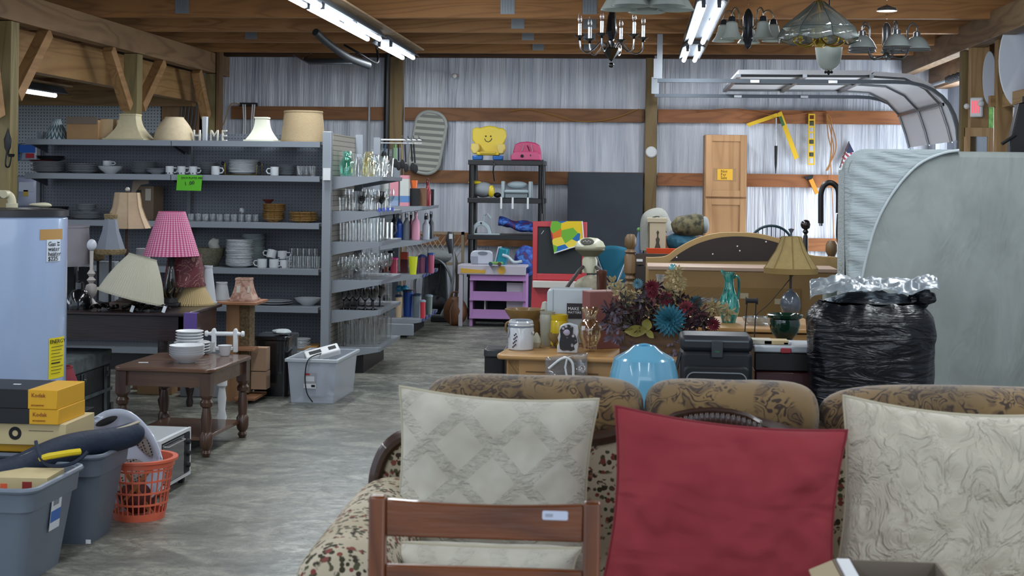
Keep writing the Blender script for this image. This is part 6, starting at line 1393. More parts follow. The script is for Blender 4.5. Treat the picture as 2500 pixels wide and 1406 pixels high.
# dark mesh round chair behind headboard
t = thing('round_back_chair', 'dark green round-backed mesh chair behind the arched headboard', 'chair', at(1880, 13.4, 0)); zz = Z(1880, 551, 13.4); dg_ = mat('#16323c', .5)
rg = [(.19*math.cos(q), .0, zz-.17+.17*math.sin(q)) for q in [2*PI*k/32 for k in range(33)]]
pt('rim', MB().tube(rg, .012, 8), dg_, t)
g = MB()
for k in range(-4, 5): g.tube([(k*.04, 0, zz-.17-.16*math.sqrt(1-(k/4.8)**2)), (k*.04, 0, zz-.17+.16*math.sqrt(1-(k/4.8)**2))], .004, 5)
pt('slats', g, dg_, t)['kind'] = 'stuff'; pt('seat', MB().box(-.18, .18, -.4, -.02, .40, .43), dg_, t, bev=.01)
for sx in (-1, 1):
    for y in (-.38, -.03): pt('leg', MB().tube([(sx*.15, y, .0), (sx*.15, y, .399 if y < -.1 else zz-.29)], .012, 8), dg_, t)
# arched headboard
Yh2 = 11.3; sc = S(Yh2); c = at(1780, Yh2, 0)
def hb(pts): return [(P(x, y, Yh2).x-c.x, P(x, y, Yh2).z) for x, y in pts]
top = spl([(1577, 628, 0), (1600, 628, 0), (1628, 624, 0), (1655, 605, 0), (1700, 582, 0), (1750, 569, 0), (1800, 567, 0), (1850, 570, 0), (1900, 582, 0), (1945, 602, 0), (1975, 622, 0), (2045, 628, 0)], 4)
inner = spl([(1636, 637, 0), (1660, 618, 0), (1700, 596, 0), (1750, 581, 0), (1800, 577, 0), (1850, 581, 0), (1900, 593, 0), (1940, 610, 0), (1965, 637, 0)], 4)
t = thing('arched_headboard', 'arched tan headboard seen from behind with a dark brown field', 'headboard', c)
tn = mat('#a68a5a', .6, var=.05)
pt('frame', MB().prism(hb([(v.x, v.y) for v in top])+[(P(2045, 700, Yh2).x-c.x, .0), (P(1577, 700, Yh2).x-c.x, .0)], -.0, .045), tn, t, bev=.003)
pt('dark_field', MB().prism(hb([(v.x, v.y) for v in inner]), -.006, -.0005), mat('#2d2420', .7, var=.1), t)
for px, py in ((1652, 628), (1800, 601), (1806, 612), (1870, 590), (1740, 620)): pt('paint_fleck', MB().lathe([(0, 0), (.006, 0), (0, .002)], M=rotm(rx=90, loc=(P(px, py, Yh2).x-c.x, -.0062, P(px, py, Yh2).z)), n=8), paper, t)
# long tan dresser seen from behind
Yd = 10.7; x0, x1 = P(1583, 700, Yd).x, P(2042, 700, Yd).x; zd2 = Z(1800, 653, Yd)
t = thing('dresser', 'long tan dresser turned with its board back to the room', 'dresser', (0, 0, 0)); bkm = mat('#8e7048', .8, var=.05); 
pt('back_board', MB().box(x0, x1, Yd, Yd+.02, .02, zd2-.03), bkm, t); pt('top', MB().box(x0-.01, x1+.01, Yd-.01, Yd+.45, zd2-.028, zd2), mat('#a98f7c', .5), t, bev=.004)
pt('carcass', MB().box(x0+.005, x1-.005, Yd+.021, Yd+.44, 0, zd2-.029), bkm, t); pt('lower_panel', MB().box(P(1660, 700, Yd).x, P(1955, 700, Yd).x, Yd-.006, Yd-.0005, .03, Z(1800, 702, Yd)), mat('#7f6238', .8), t)
for px, py in ((1817, 722), (1901, 736)): pt('sticker', MB().box(-.03, .03, -.0075, -.0065, -.02, .02), mat('#a89a80', .6), t).location = P(px, py, Yd)-Vector((0, -0.0, 0))
for o in kids(t):
    if o.name.startswith('sticker'): o.location.y = Yd
# dark bed rail knob post and J-shaped handle
t = thing('black_finial_post', 'black post with a ball finial behind the lampshade', 'bedpost', at(1963, 12.0, 0)); zz = Z(1963, 536, 12.0)
pt('shaft', MB().lathe([(0, 0), (.022, 0), (.02, zz-.14), (.012, zz-.12), (.026, zz-.1), (.014, zz-.08), (0, zz-.08)], n=16), black, t); pt('ball', MB().ball((0, 0, zz-.042), .042), mat('#1d1112', .25, coat=.4), t)
Yj = 10.95; c = at(2025, Yj, 0)
t = thing('hooked_bar', 'black foam-covered hook shaped exercise bar beside the mattress', 'exercise bar', c)
jp = [(P(x, y, Yj)-c) for x, y in ((2004, 545), (2004, 500), (2005, 470), (2013, 452), (2026, 446), (2040, 453), (2047, 470), (2047, 520))]
pt('foam_grip', MB().tube(spl(jp, 5), .021, 12), black, t); pt('steel_tip', MB().tube([jp[0]-Vector((0, 0, .02)), jp[0]], .014, 10), chrome, t)
jq = [(P(x, y, Yj)-c) for x, y in ((2047, 522), (2045, 575), (2052, 600), (2064, 616))]
pt('bar', MB().tube(spl(jq+[Vector((jq[-1].x+.02, 0, .3)), Vector((jq[-1].x+.02, 0, .0))], 5), .013, 10), black, t)
# ================= RIGHT MIDDLE AND FOREGROUND
# coffee table
zc_ = .5; fl_, fr_, bl_ = G(1211, 864, zc_), G(1690, 884, zc_), G(1240, 829, zc_)
L_ = (fr_-fl_).length; ang_ = -6; D_ = .74
pn = wood('#c99c63', '#a37740', 'x', .8, .45, coat=.2); pnz = wood('#bf9058', '#97693a', 'z', .8, .5)
t = thing('pine_coffee_table', 'long pine coffee table covered with jars and vases behind the sofa', 'table', (fl_.x, fl_.y, 0), rz=ang_)
pt('top', MB().prism(rr(L_, D_, .03, 3, L_/2, D_/2), zc_-.03, zc_, 'xy'), pn, t, bev=.01)
pt('front_apron', MB().box(.06, L_-.06, .05, .075, zc_-.13, zc_-.031), pn, t); pt('rear_apron', MB().box(.06, L_-.06, D_-.075, D_-.05, zc_-.13, zc_-.031), pn, t)
pt('drawer_line', MB().box(.16, L_*.52, .044, .0495, zc_-.1, zc_-.095), mat('#6a4a2a', .7), t)
for x in (.05, L_-.13):
    for y in (.05, D_-.12): pt('leg', MB().box(x, x+.075, y, y+.075, 0, zc_-.031), pnz, t, bev=.004)
zc_ += .001
def on(px, py, dz=0): q = G(px, py, zc_); return q
# canister
cc_ = white
p = on(1271, 853); t = thing('lidded_canister', 'white ceramic canister with blue-grey lid bands and a wire clasp', 'canister', p)
bgm = mat('#7c8b9c', .3, coat=.3)
wc = mat('#c3c7cc', .2, coat=.5)
pt('body', MB().lathe([(0, 0), (.066, 0), (.072, .006), (.074, .12), (.07, .128), (0, .128)], n=40), wc, t)
pt('band', MB().lathe([(.0, .1285), (.071, .1285), (.071, .136), (0, .136)], n=40), bgm, t)
pt('lid', MB().lathe([(0, .1365), (.073, .1365), (.075, .142), (.07, .148), (.072, .155), (.066, .166), (0, .168)], n=40), wc, t)
pt('lid_trim', MB().lathe([(0, .1685), (.06, .1685), (.055, .171), (0, .171)], n=40), bgm, t)
pt('clasp', MB().tube([(-.066, -.035, .15), (-.07, -.04, .1), (-.068, -.04, .07), (-.06, -.046, .1), (-.06, -.04, .15)], .0022, 6), steel, t)
b = MB()
for k in range(11):
    a_ = -PI/2-.55+.05*(k % 3)*2+.03*k*.5; z_ = .02+.0075*k
    b.ball((.0735*math.cos(a_), .0735*math.sin(a_), z_), .0055, .9, .9, .9, 8, 5)
pt('blossom_print', b, mat('#463848', .6), t)['kind'] = 'stuff'
hv_ = MB().lathe([(0, 0), (.011, .0), (.009, .01), (0, .012)], M=rotm(ry=70, loc=(.068, -.03, .1)), n=10); pt('ladle_notch', hv_, wc, t)
# tan pot
p = on(1279, 838)+Vector((0, .03, 0)); tp_ = mat('#7f6235', .45, var=.2, vs=9, coat=.2)
t = thing('stoneware_urn', 'wide tan stoneware pot with a flared rim behind the canister', 'pot', p)
pt('body', MB().lathe([(0, 0), (.065, 0), (.09, .05), (.095, .1), (.085, .135), (.09, .15), (.115, .185), (.118, .2), (.105, .2), (.08, .15), (.085, .1), (.07, .02), (0, .015)], n=40), tp_, t)
pt('handle', MB().tube(spl([(.09, -.02, .06), (.108, -.03, .08), (.105, -.03, .115), (.088, -.02, .125)], 4), .007, 8), tp_, t); pt('handle', MB().tube(spl([(-.09, -.02, .06), (-.108, -.03, .08), (-.105, -.03, .115), (-.088, -.02, .125)], 4), .007, 8), tp_, t)
solo('grey_vase', MB().lathe([(0, 0), (.03, 0), (.038, .02), (.045, .12), (.046, .15), (.042, .16), (.045, .17), (.045, .175), (.038, .175), (.036, .02), (0, .01)], n=28), mat('#9a9a8c', .35, coat=.3), 'grey-cream ceramic vase between the tan pot and yellow jar', 'vase', at(1336, 8.33, zc_)).scale = (1, 1, 1.15)
t = thing('yellow_jar', 'glossy yellow ceramic jar without a lid', 'jar', at(1365, 8.3, zc_)); t.scale = (1, 1, 1.28); pt('body', MB().lathe([(0, 0), (.04, 0), (.05, .012), (.053, .07), (.05, .115), (.046, .12), (.05, .126), (.05, .142), (.052, .146), (.044, .146), (.043, .12), (.047, .07), (0, .01)], n=32), mat('#cdb11a', .2, coat=.6), t)
solo('bird_figurine', MB().lathe([(0, 0), (.02, 0), (.03, .03), (.022, .055), (.014, .07), (.006, .085), (0, .087)], n=18), mat('#b5b39f', .4), 'small cream pear shaped figurine beside the white canister', 'figurine', on(1310, 848))
t = thing('stemmed_cup', 'small tan footed cup with leaf pattern before the yellow jar', 'cup', on(1353, 849)); pt('bowl', MB().lathe([(0, .028), (.01, .028), (.03, .05), (.036, .085), (.033, .085), (.027, .05), (0, .034)], n=24), mat('#8d7a55', .5, var=.2, vs=30), t); pt('foot', MB().lathe([(0, 0), (.026, 0), (.006, .01), (.008, .028), (0, .028)], n=20), mat('#5c4c35', .5), t)
# black flower vase: slab with cut outline
a = N('flowered_black'); vv = a.vor(a.co(), 42); a.setp(.35); dd = vv.outputs['Distance']; a.col(a.ramp(dd, [(.12, '#cfc9cf'), (.3, '#8b8390'), (.42, '#1a191d')])); fbm = a.m
p = on(1386, 861); sc = .00235; zz_ = lambda pts: [((x-1386)*sc, (862-y)*sc) for x, y in pts]
t = thing('flower_slab_vase', 'black and white flowered vase with a cut-out outline', 'vase', p)
pt('white_back', MB().prism(zz_([(1361, 862), (1361, 845), (1365, 838), (1362, 826), (1366, 815), (1366, 800), (1376, 793), (1390, 791), (1410, 796), (1412, 812), (1408, 824), (1412, 840), (1409, 862)]), -.018, .03), wc, t, bev=.005)
pt('black_front', MB().prism(zz_([(1368, 852), (1366, 838), (1369, 822), (1367, 808), (1374, 797), (1388, 794), (1399, 800), (1398, 812), (1406, 822), (1409, 836), (1400, 843), (1403, 853), (1394, 857), (1384, 855), (1377, 858)]), -.024, -.0185), fbm, t, bev=.002)
pt('pale_rose', MB().ball((-.005, -.026, .115), .018, 1, .35, 1), mat('#a99fb5', .4), t)
# clear glass vase
gv = thin_glass('#faf8ec', 1.1, 'tinted_clear_glass')
solo('clear_glass_vase', MB().lathe([(0, 0), (.035, 0), (.04, .01), (.04, .03), (.062, .08), (.068, .13), (.055, .165), (.035, .18), (.034, .2), (.055, .245), (.052, .247), (.031, .2), (.031, .18), (.052, .163), (.065, .13), (.059, .08), (.036, .03), (0, .022)], n=36), gv, 'clear glass vase with a flared mouth and a white sticker', 'vase', on(1440, 857))
pt('sticker', MB().box(-.01, .01, -.001, .001, -.012, .012), paper, bpy.data.objects['clear_glass_vase']).location = (-.035, -.058, .135)
cdl = mat('#b9ad8c', .6)
solo('pillar_candle', MB().lathe([(0, 0), (.04, 0), (.04, .16), (.036, .163), (0, .16)], n=28), cdl, 'cream pillar candle standing behind the glass vase', 'candle', on(1467, 842))
solo('pillar_candle', MB().lathe([(0, 0), (.03, 0), (.03, .18), (.027, .183), (0, .18)], n=28), cdl, 'narrower cream candle seen through the glass vase', 'candle', on(1438, 838))
solo('wood_plate', MB().lathe([(0, 0), (.05, 0), (.07, .012), (.067, .014), (0, .006)], n=30), mat('#8d6d50', .5), 'small tan dish right of the glass vase', 'dish', on(1497, 845))
solo('placemat', MB().box(-.16, .16, -.06, .06, 0, .0), mat('#2c2420', .9), '', 'mat') if 0 else None
# bread box and boxes at the back of the table
p = at(1393, 8.55, zc_); hb3 = Z(1393, 702, p.y)-zc_
t = thing('bread_box', 'white metal box with a rounded lid and a black slogan card', 'metal box', p, rz=0)
wd_ = 56*S(p.y)
pt('body', MB().prism(rr(wd_*2, hb3, .03, 5, 0, hb3/2), -.1, .04), mat('#b9c2c8', .3, coat=.4), t, bev=.01)
pt('end_seam', MB().prism([(-wd_+.035, .004), (-wd_+.038, .004), (-wd_+.038, hb3-.004), (-wd_+.035, hb3-.004)], -.1015, -.1002), steel, t)
cdp = pt('card', MB().box(-.02, .085, -.104, -.1005, hb3-.175, hb3-.085), mat('#2a2528', .6), t)
txt('MAKE', .026, paper, cdp, (-.014, -.1045, hb3-.125), (90, 0, 0)); txt('MATTERS', .019, paper, cdp, (-.014, -.1045, hb3-.145), (90, 0, 0))
solo('patterned_egg_cup', MB().lathe([(0, 0), (.03, 0), (.034, .06), (.03, .11), (.018, .14), (0, .145)], n=20), mat('#b3b5a9', .5, var=.25, vs=30), 'white patterned ornament left of the metal box', 'ornament', at(1330, 8.5, zc_)).scale = (1, 1, 1.7)
bpy.data.objects['patterned_egg_cup'].name = 'patterned_ornament'
p = at(1452, 8.28, zc_); hb4 = Z(1440, 713, p.y-.05)-zc_
t = thing('pink_box', 'dusty rose square box standing between the metal box and flowers', 'box', p, rz=28); rs = mat('#84504c', .7)
pt('body', MB().box(-.06, .14, -.05, .05, 0, hb4), rs, t, bev=.002); pt('rim', MB().box(-.061, .141, -.051, .051, hb4, hb4+.006), mat('#b08c88', .7), t)
solo('bronze_tube', MB().lathe([(0, 0), (.03, 0), (.03, .4), (.032, .405), (.032, .43), (.026, .435), (0, .435)], n=24), mat('#5c3a2c', .3, .4, coat=.3), 'tall brown metallic cylinder behind the pink box', 'cylinder', at(1467, 8.52, zc_))
# flower arrangement
p = on(1588, 868)+Vector((0, .07, 0)); Yfl = p.y
t = thing('flower_arrangement', 'large dried flower arrangement in a wooden box at the table end', 'flower arrangement', p)
wbm = wood('#6b5136', '#4a3622', 'x', 1, .7)
hw = 74*S(Yfl); pt('planter', MB().tray(-hw, hw, -.07, .07, 0, .13, th=.012), wbm, t, bev=.003)
random.seed(11)
def q3(px, py, dy=0): v = P(px, py, Yfl+dy); return v-p
def leaf(b, o, d, L, W, n=5, cup=.2):
    d = Vector(d).normalized(); s1 = d.cross(Vector((.3, 1, .2))).normalized(); nn = d.cross(s1); vs = []; 
    for i in range(n+1):
        f = i/n; w_ = W*math.sin(PI*min(1, f*.92+.06))**.8; c_ = Vector(o)+d*L*f+nn*(cup*L*f*f)
        vs += [c_-s1*w_+nn*W*.25, c_, c_+s1*w_+nn*W*.25]
    fs = []
    for i in range(n):
        k = i*3; fs += [(k, k+1, k+4, k+3), (k+1, k+2, k+5, k+4)]
    b.add(vs, fs)
def clus(b, px, py, dy, r, n, L, W, updir=.2):
    c_ = q3(px, py, dy)
    for _ in range(n):
        v = Vector((random.gauss(0, 1), random.gauss(-.2, .9), random.gauss(updir, .9))).normalized()
        leaf(b, c_+v*r*random.uniform(.1, .8), v, L*random.uniform(.6, 1.2), W*random.uniform(.6, 1.2), 3)
fol = [(MB(), '#3b2a31', 'dark_foliage'), (MB(), '#4a443a', 'brown_foliage'), (MB(), '#5c3038', 'wine_foliage'), (MB(), '#6a6170', 'mauve_foliage')]
for k in range(95):
    u = random.uniform(-1, 1); px = 1600+u*115+random.uniform(-8, 8); top_ = 700+60*abs(u)**1.5; py = random.uniform(top_, 835-40*abs(u))
    clus(fol[random.choice((0, 0, 1, 1, 2, 3))][0], px, py, random.uniform(-.08, .1), .045, 16, .04, .008)
for px, py in ((1500, 760), (1490, 790), (1515, 800), (1540, 850), (1500, 820), (1650, 850), (1640, 830)): clus(fol[3][0], px, py, -.06, .05, 16, .045, .009, -.5)
for b, c_, nm in fol: pt(nm, b, mat(c_, .85, var=.3, vs=25), t)['kind'] = 'stuff'
tw = MB()
for k in range(34):
    a0 = q3(random.uniform(1540, 1650), 815, random.uniform(-.04, .04)); e_ = q3(random.uniform(1470, 1790), random.uniform(690, 770), random.uniform(-.1, .1))
    tw.tube([a0, a0.lerp(e_, .5)+Vector((random.uniform(-.03, .03), 0, .03)), e_], [.0025, .002, .001], 4)
pt('twigs', tw, mat('#6b5648', .8), t)['kind'] = 'stuff'
def dahlia(px, py, r, m, dy=-.09, layers=4, nm='flower'):
    b = MB(); c_ = q3(px, py, dy)
    for l in range(layers):
        n = 9+l*4; tilt = .25+.33*l
        for k in range(n):
            a_ = 2*PI*(k+.5*l)/n; d = Vector((math.cos(a_)*math.sin(tilt+.3), -math.cos(tilt+.3)-.1, math.sin(a_)*math.sin(tilt+.3)))
            leaf(b, c_+d*r*.12, d, r*(.5+.16*l), r*.13, 4, -.15)
    return pt(nm, b, m, t)
dahlia(1635, 782, .085, mat('#2f7286', .7, var=.2, vs=30), -.12, nm='teal_dahlia')
dahlia(1557, 692, .035, mat('#6c9aa8', .7), -.04, 3, 'pale_blue_flower'); dahlia(1700, 737, .045, mat('#3d6f7a', .7), -.02, 3, 'small_teal_flower')
for px, py, r in ((1592, 700, .05), (1625, 728, .05), (1676, 752, .055), (1742, 792, .045), (1592, 715, .04)): dahlia(px, py, r, mat('#701f30', .7, var=.3, vs=20) if px != 1676 else mat('#93404c', .7), -.05, 3, 'red_flower')
for k, (px, py, r, n) in enumerate(((1500, 690, .035, 16), (1515, 712, .05, 26), (1545, 725, .045, 20), (1650, 670, .05, 34), (1655, 695, .055, 36), (1636, 712, .04, 22), (1745, 752, .05, 26), (1775, 765, .045, 22), (1728, 775, .03, 12))):
    b = MB(); clus(b, px, py, -.03, r, n*2, .028, .007); pt('cream_blossoms', b, mat('#b7a67c', .75, var=.1), t)['kind'] = 'stuff'
b = MB(); c_ = q3(1578, 806, -.1)
leaf(b, c_, (-1, -.1, -.05), .12, .034, 6, -.05); leaf(b, c_, (.15, -.2, 1), .07, .03, 6, .1); leaf(b, c_, (.6, -.2, -.5), .06, .02, 5, .1); pt('yellow_leaves', b, mat('#8c8642', .6), t)
# trash can left of table, plastic bag with hanger
t = thing('step_can', 'black step trash can at the left end of the coffee table', 'trash can', G(1208, 905, .0)*0+at(1209, 8.5, 0)); h = Z(1209, 848, 8.5)
pt('body', MB().prism(rr(.12, .2, .02, 3), 0, h-.05, 'xy'), blackm, t); pt('lid', MB().prism(rr(.13, .21, .025, 3), h-.049, h, 'xy'), mat('#33363a', .4), t, bev=.01)
q = P(1385, 873, fl_.y-.075); t = thing('clear_garment_bag', 'clear plastic bag with a white hanger clip lying against the table front', 'plastic bag', q)
cpl = thin_glass('#e6e9ee', 1.3, 'thin_plastic', .12, .1)
pt('film', MB().grid(lambda u, v: (-.12+.23*u, .03*noise.noise(Vector((u*5, v*5, 1))), .0-.2*v+.03*u), 12, 10), cpl, t, sol=.0015)
pt('hanger', MB().tube(spl([(-.1, -.02, -.06), (-.04, -.02, -.01), (.0, -.02, .0), (.03, -.02, -.03), (.035, -.02, -.1)], 5), .007, 8), white, t); pt('clip', MB().tube([(0, -.02, 0), (-.01, -.02, -.05), (.0, -.02, -.1)], .006, 6), white, t)
solo('bag_support', MB().box(-.12, .12, -.02, .1, 0, Z(1385, 955, 7.6)), card, 'flat carton standing under the clear plastic bag', 'carton', at(1385, 7.6, 0)) if 0 else None
# light blue tub
Yb_ = 6.35; s1 = S(Yb_); zt_ = Z(1568, 842, Yb_)
lz = lambda y: Z(1568, y, Yb_)
t = thing('blue_tub', 'glossy light blue plastic dome standing behind the sofa', 'plastic tub', at(1568, Yb_, 0)); bl_m = mat('#6fb0d0', .15, coat=.7)
pt('shell', MB().lathe([(0, lz(843)), (.046, lz(843)), (.052, lz(845)), (.07, lz(854)), (.095, lz(862)), (.126, lz(871)), (.134, lz(876)), (.147, lz(905)), (.156, lz(935)), (.15, .5), (.12, .42), (.1, .4), (0, .4)], n=56), bl_m, t, ang=.35)
pt('top_ridge', MB().tube(arc((-.045, -.01, lz(848)), (0, -.02, lz(832)), (.045, -.01, lz(848)), 8), .006, 8), bl_m, t)
solo('low_stool', MB().box(-.12, .12, -.12, .12, 0, .399), card, 'brown carton under the light blue dome', 'carton', at(1568, Yb_, 0))
# bench with cooler bag and cases
x0, x1 = P(1640, 900, 7.0).x, P(1955, 900, 7.0).x
solo('low_bench', MB().box(x0, x1, 6.85, 7.45, 0, .3), mat('#3a3330', .7), 'dark low bench carrying the cooler bag and cases', 'bench', bev=.005)
Yo = 6.9; w2 = 86*S(Yo); c = at(1744, Yo+.13, .301); hh = Z(1744, 822, Yo)-.301; ckm = mat('#171c22', .6, var=.15, vs=20)
t = thing('cooler_bag', 'black soft cooler bag with a grey-piped front pocket', 'cooler bag', c)
pt('body', MB().prism(rr(w2*2, hh-.07, .03, 4, 0, (hh-.07)/2), -.12, .12), ckm, t, bev=.02)
pt('lid', MB().prism(rr(w2*2+.004, .075, .025, 4, 0, hh-.035), -.125, .125), mat('#23272d', .5), t, bev=.02)
pt('lid_trim', MB().box(-w2+.02, w2-.02, -.128, -.1255, hh-.025, hh-.018), mat('#6c737a', .5), t)
pk_ = pt('pocket', MB().prism(rr(w2*1.85, .2, .03, 4, 0, hh-.24), -.15, -.121), mat('#12161b', .6), t, bev=.01)
ppp = [(x, -.152, z) for x, z in rr(w2*1.65, .16, .035, 5, 0, hh-.25)]; pt('piping', MB().tube(ppp+[ppp[0]], .0035, 6), mat('#83898e', .5), pk_)
pt('latch', MB().box(-.025, .03, -.135, -.126, hh-.1, hh-.02), mat('#343a40', .5), t, bev=.004); pt('green_logo', MB().box(-.01, .014, -.1365, -.1355, hh-.075, hh-.066), mat('#2f5c3f', .6), t)
pt('strap', MB().tube([(-w2, -.1, hh-.08), (-w2-.05, -.1, .15), (-w2-.06, -.1, .02)], .012, 6, flat=.3), black, t)
Yo = 7.05; c = at(1906, Yo+.15, .301); w2 = 73*S(Yo)
t = thing('red_case', 'dark red case on the bench under the black bin', 'case', c); zr = Z(1906, 907, Yo)-.301
pt('body', MB().box(-w2*.95, w2*.95, -.14, .14, 0, zr), mat('#3d0f16', .4, coat=.3), t, bev=.01); pt('green_clip', MB().box(-.012, .014, -.152, -.1405, .02, .09), mat('#5f9a4e', .5), t)
zc2 = .301+zr+.001; zl = Z(1906, 861, Yo)
t = thing('file_bin', 'black bin with a white lid and red latch beside the cooler bag', 'bin', (c.x, c.y, zc2))
pt('body', MB().box(-w2*.97, w2*.97, -.15, .15, 0, zl-zc2), mat('#0d0f13', .4), t, bev=.006)
pt('lid', MB().box(-w2, w2, -.16, .16, zl-zc2+.0005, zl-zc2+.03), mat('#b3bac2', .4), t, bev=.008)
pt('latch', MB().box(-.02, .03, -.172, -.1605, zl-zc2, zl-zc2+.025), mat('#9c2f3a', .4), t, bev=.004)
zl += .0305
for k, (px, w_, hh, cc, lab) in enumerate(((1858, .05, .022, '#b5b0a2', 'cream flat box on the white lid, left side'), (1893, .06, .02, '#c2ab7e', 'tan flat box on the white lid, middle'), (1920, .02, .014, '#c8ccd0', 'white plastic clip on the white lid'))):
    solo('flat_box', MB().box(-w_, w_, -.05, .05, 0, hh), mat(cc, .6), lab, 'box', at(px, Yo+.12, zl+.0005), bev=.003)
t = thing('wire_stand', 'thin wire stand with a black spool top on the white lid', 'wire stand', at(1834, Yo+.22, zl+.0005)); hz = Z(1834, 735, Yo+.2)-zl
pt('wire', MB().tube([(-.035, 0, 0), (-.022, 0, hz), (.022, 0, hz), (.015, 0, 0)], .003, 6), blackm, t); pt('spool', MB().lathe([(0, -.03), (.02, -.03), (.012, -.02), (.012, .02), (.02, .03), (0, .03)], M=rotm(ry=90, loc=(0, 0, hz)), n=14), blackm, t)
# pine side table with pitcher, lamp, glass
z2 = .6; x0, x1 = P(1570, 790, 8.9).x, P(1985, 790, 8.9).x
t = thing('pine_sideboard', 'pine sideboard with a drawer under the pitcher and the lamp', 'sideboard', (0, 0, 0))
pt('top', MB().box(x0, x1, 8.62, 9.35, z2-.025, z2), pn, t, bev=.006)
xd0, xd1 = P(1800, 810, 8.65).x, x1-.03
pt('drawer', MB().box(xd0, xd1, 8.65, 8.67, z2-.13, z2-.035), pn, t, bev=.003); pt('frame', MB().box(x0+.02, x1-.02, 8.68, 9.3, z2-.16, z2-.026), wood('#8a6238', '#5f4224', 'x'), t)
pt('rail', MB().box(x0+.02, x1-.02, 8.65, 8.68, z2-.17, z2-.14), pn, t)
for x in (x0+.02, x1-.08):
    for y in (8.65, 9.25): pt('leg', MB().box(x, x+.06, y+.03, y+.09, 0, z2-.161), pnz, t)
z2 += .001
g2 = lambda px, Y: at(px, Y, z2)
tl = N('teal_glaze'); nn = tl.noise(tl.co((1, 1, .15)), 40, 3); tl.setp(.12); tl.b.inputs['Coat Weight'].default_value = .6; tl.col(tl.ramp(nn, [(.35, '#0f4d4a'), (.5, '#1f7d76'), (.65, '#5fa9a0')])); tl = tl.m
t = thing('teal_pitcher', 'tall teal glazed pitcher with a streaked finish on the sideboard', 'pitcher', g2(1779, 8.95))
pt('body', MB().lathe([(0, 0), (.042, 0), (.046, .02), (.063, .07), (.066, .1), (.055, .15), (.034, .2), (.026, .25), (.03, .29), (.038, .31), (.034, .31), (.022, .25), (.03, .2), (.05, .14), (.06, .09), (.04, .015), (0, .01)], n=36, fn=lambda a, i, z: 1+(.35 if z > .28 else 0)*max(0, -math.cos(a))**3), tl, t)
pt('spout_lip', MB().tube([(-.034, 0, .3), (-.052, 0, .325)], [.014, .004], 8), tl, t)
pt('handle', MB().tube(spl([(.027, 0, .275), (.05, 0, .285), (.06, 0, .25), (.058, 0, .18), (.052, 0, .14)], 5), [.008]*21, 8), tl, t)
# lamp
c = g2(1929, 8.95); s2 = S(8.95); lzz = lambda y: Z(1929, y, 8.95)-z2
t = thing('bell_lamp', 'table lamp with a tan fringed bell shade and blue-grey ball base', 'lamp', c)
bs = mat('#525a66', .25, coat=.5)
pt('base', MB().lathe([(0, 0), (.05, 0), (.05, .01), (.03, .03), (.022, .045), (.05, .07), (.064, .11), (.06, .15), (.035, .19), (.014, .2), (.014, .215), (0, .215)], n=36), bs, t)
pt('pole', MB().tube([(0, 0, .215), (0, 0, lzz(600))], .008, 8), mat('#3a2a20', .4), t)
zb, zt4 = lzz(655), lzz(577); hh = zt4-zb; shm = mat('#a08a58', .8, var=.08, vs=30)
fn9 = lambda a, i, z: 1+.03*abs(math.cos(a*4))
pt('shade', MB().lathe([(.155, zb), (.125, zb+hh*.25), (.088, zb+hh*.55), (.065, zb+hh*.85), (.055, zb+hh), (.05, zb+hh), (.06, zb+hh*.85), (.083, zb+hh*.55), (.12, zb+hh*.25), (.15, zb)], n=64, close=True, fn=fn9), shm, t, ang=.5)
pt('fringe', MB().lathe([(.154, zb-.032), (.16, zb-.03), (.161, zb+.004), (.154, zb+.004)], n=160, close=True, fn=lambda a, i, z: (1+.03*abs(math.cos(a*4)))*(1+.008*math.sin(a*80))), mat('#8c7544', .85), t, ang=.3)
rb_ = MB()
for k in range(8): a_ = k*PI/4; rb_.tube([(r*1.035*math.cos(a_), r*1.035*math.sin(a_), z) for r, z in ((.156, zb), (.126, zb+hh*.25), (.089, zb+hh*.55), (.066, zb+hh*.85), (.056, zb+hh))], .003, 5)
pt('ribs', rb_, mat('#86703f', .8), t)['kind'] = 'stuff'
pt('finial', MB().lathe([(0, 0), (.008, 0), (.006, .02), (.02, .045), (0, .05)], z0=zt4, n=12), bs, t)
pt('cord', MB().tube(spl([(.01, .02, lzz(665)), (.05, .03, lzz(655)), (-.12, .03, lzz(740)), (-.2, .03, lzz(770)), (-.2, .03, .004)], 5), .0025, 5), blackm, t)
# glassware and candlestick
t = thing('cake_stand', 'scalloped clear glass cake stand beside the pitcher', 'cake stand', g2(1720, 9.0)); pt('plate', MB().lathe([(0, .12), (.08, .12), (.082, .14), (.078, .14), (.07, .124), (0, .124)], n=40, fn=lambda a, i, z: 1+.03*math.cos(14*a)), thin_glass('#dfe5e8', 1.6, 'cut_glass', .05, .12), t); pt('stem', MB().lathe([(0, 0), (.05, 0), (.045, .006), (.012, .03), (.012, .1), (.03, .119), (0, .119)], n=24), clear, t)
solo('cut_glass_bowl', MB().lathe([(0, 0), (.06, 0), (.09, .02), (.1, .045), (.095, .045), (.085, .022), (0, .006)], n=36, fn=lambda a, i, z: 1+.03*math.cos(16*a)), thin_glass('#dfe5e8', 1.6, 'cut_glass', .05, .12), 'low cut glass dish right of the pitcher', 'dish', g2(1853, 8.85))
solo('glass_candlestick', MB().lathe([(0, 0), (.04, 0), (.036, .01), (.008, .02), (.008, .23), (.012, .24), (.02, .25), (.028, .29), (.024, .29), (.016, .26), (0, .25)], n=20), thin_glass('#dfe5e8', 1.6, 'cut_glass', .05, .12), 'tall clear glass candlestick behind the flowers', 'candlestick', g2(1611, 8.9))
t = thing('glass_orb_stake', 'pale aqua glass orb on a stem above the cream flowers', 'glass ornament', g2(1641, 8.8)); h = Z(1641, 655, 8.8)-z2
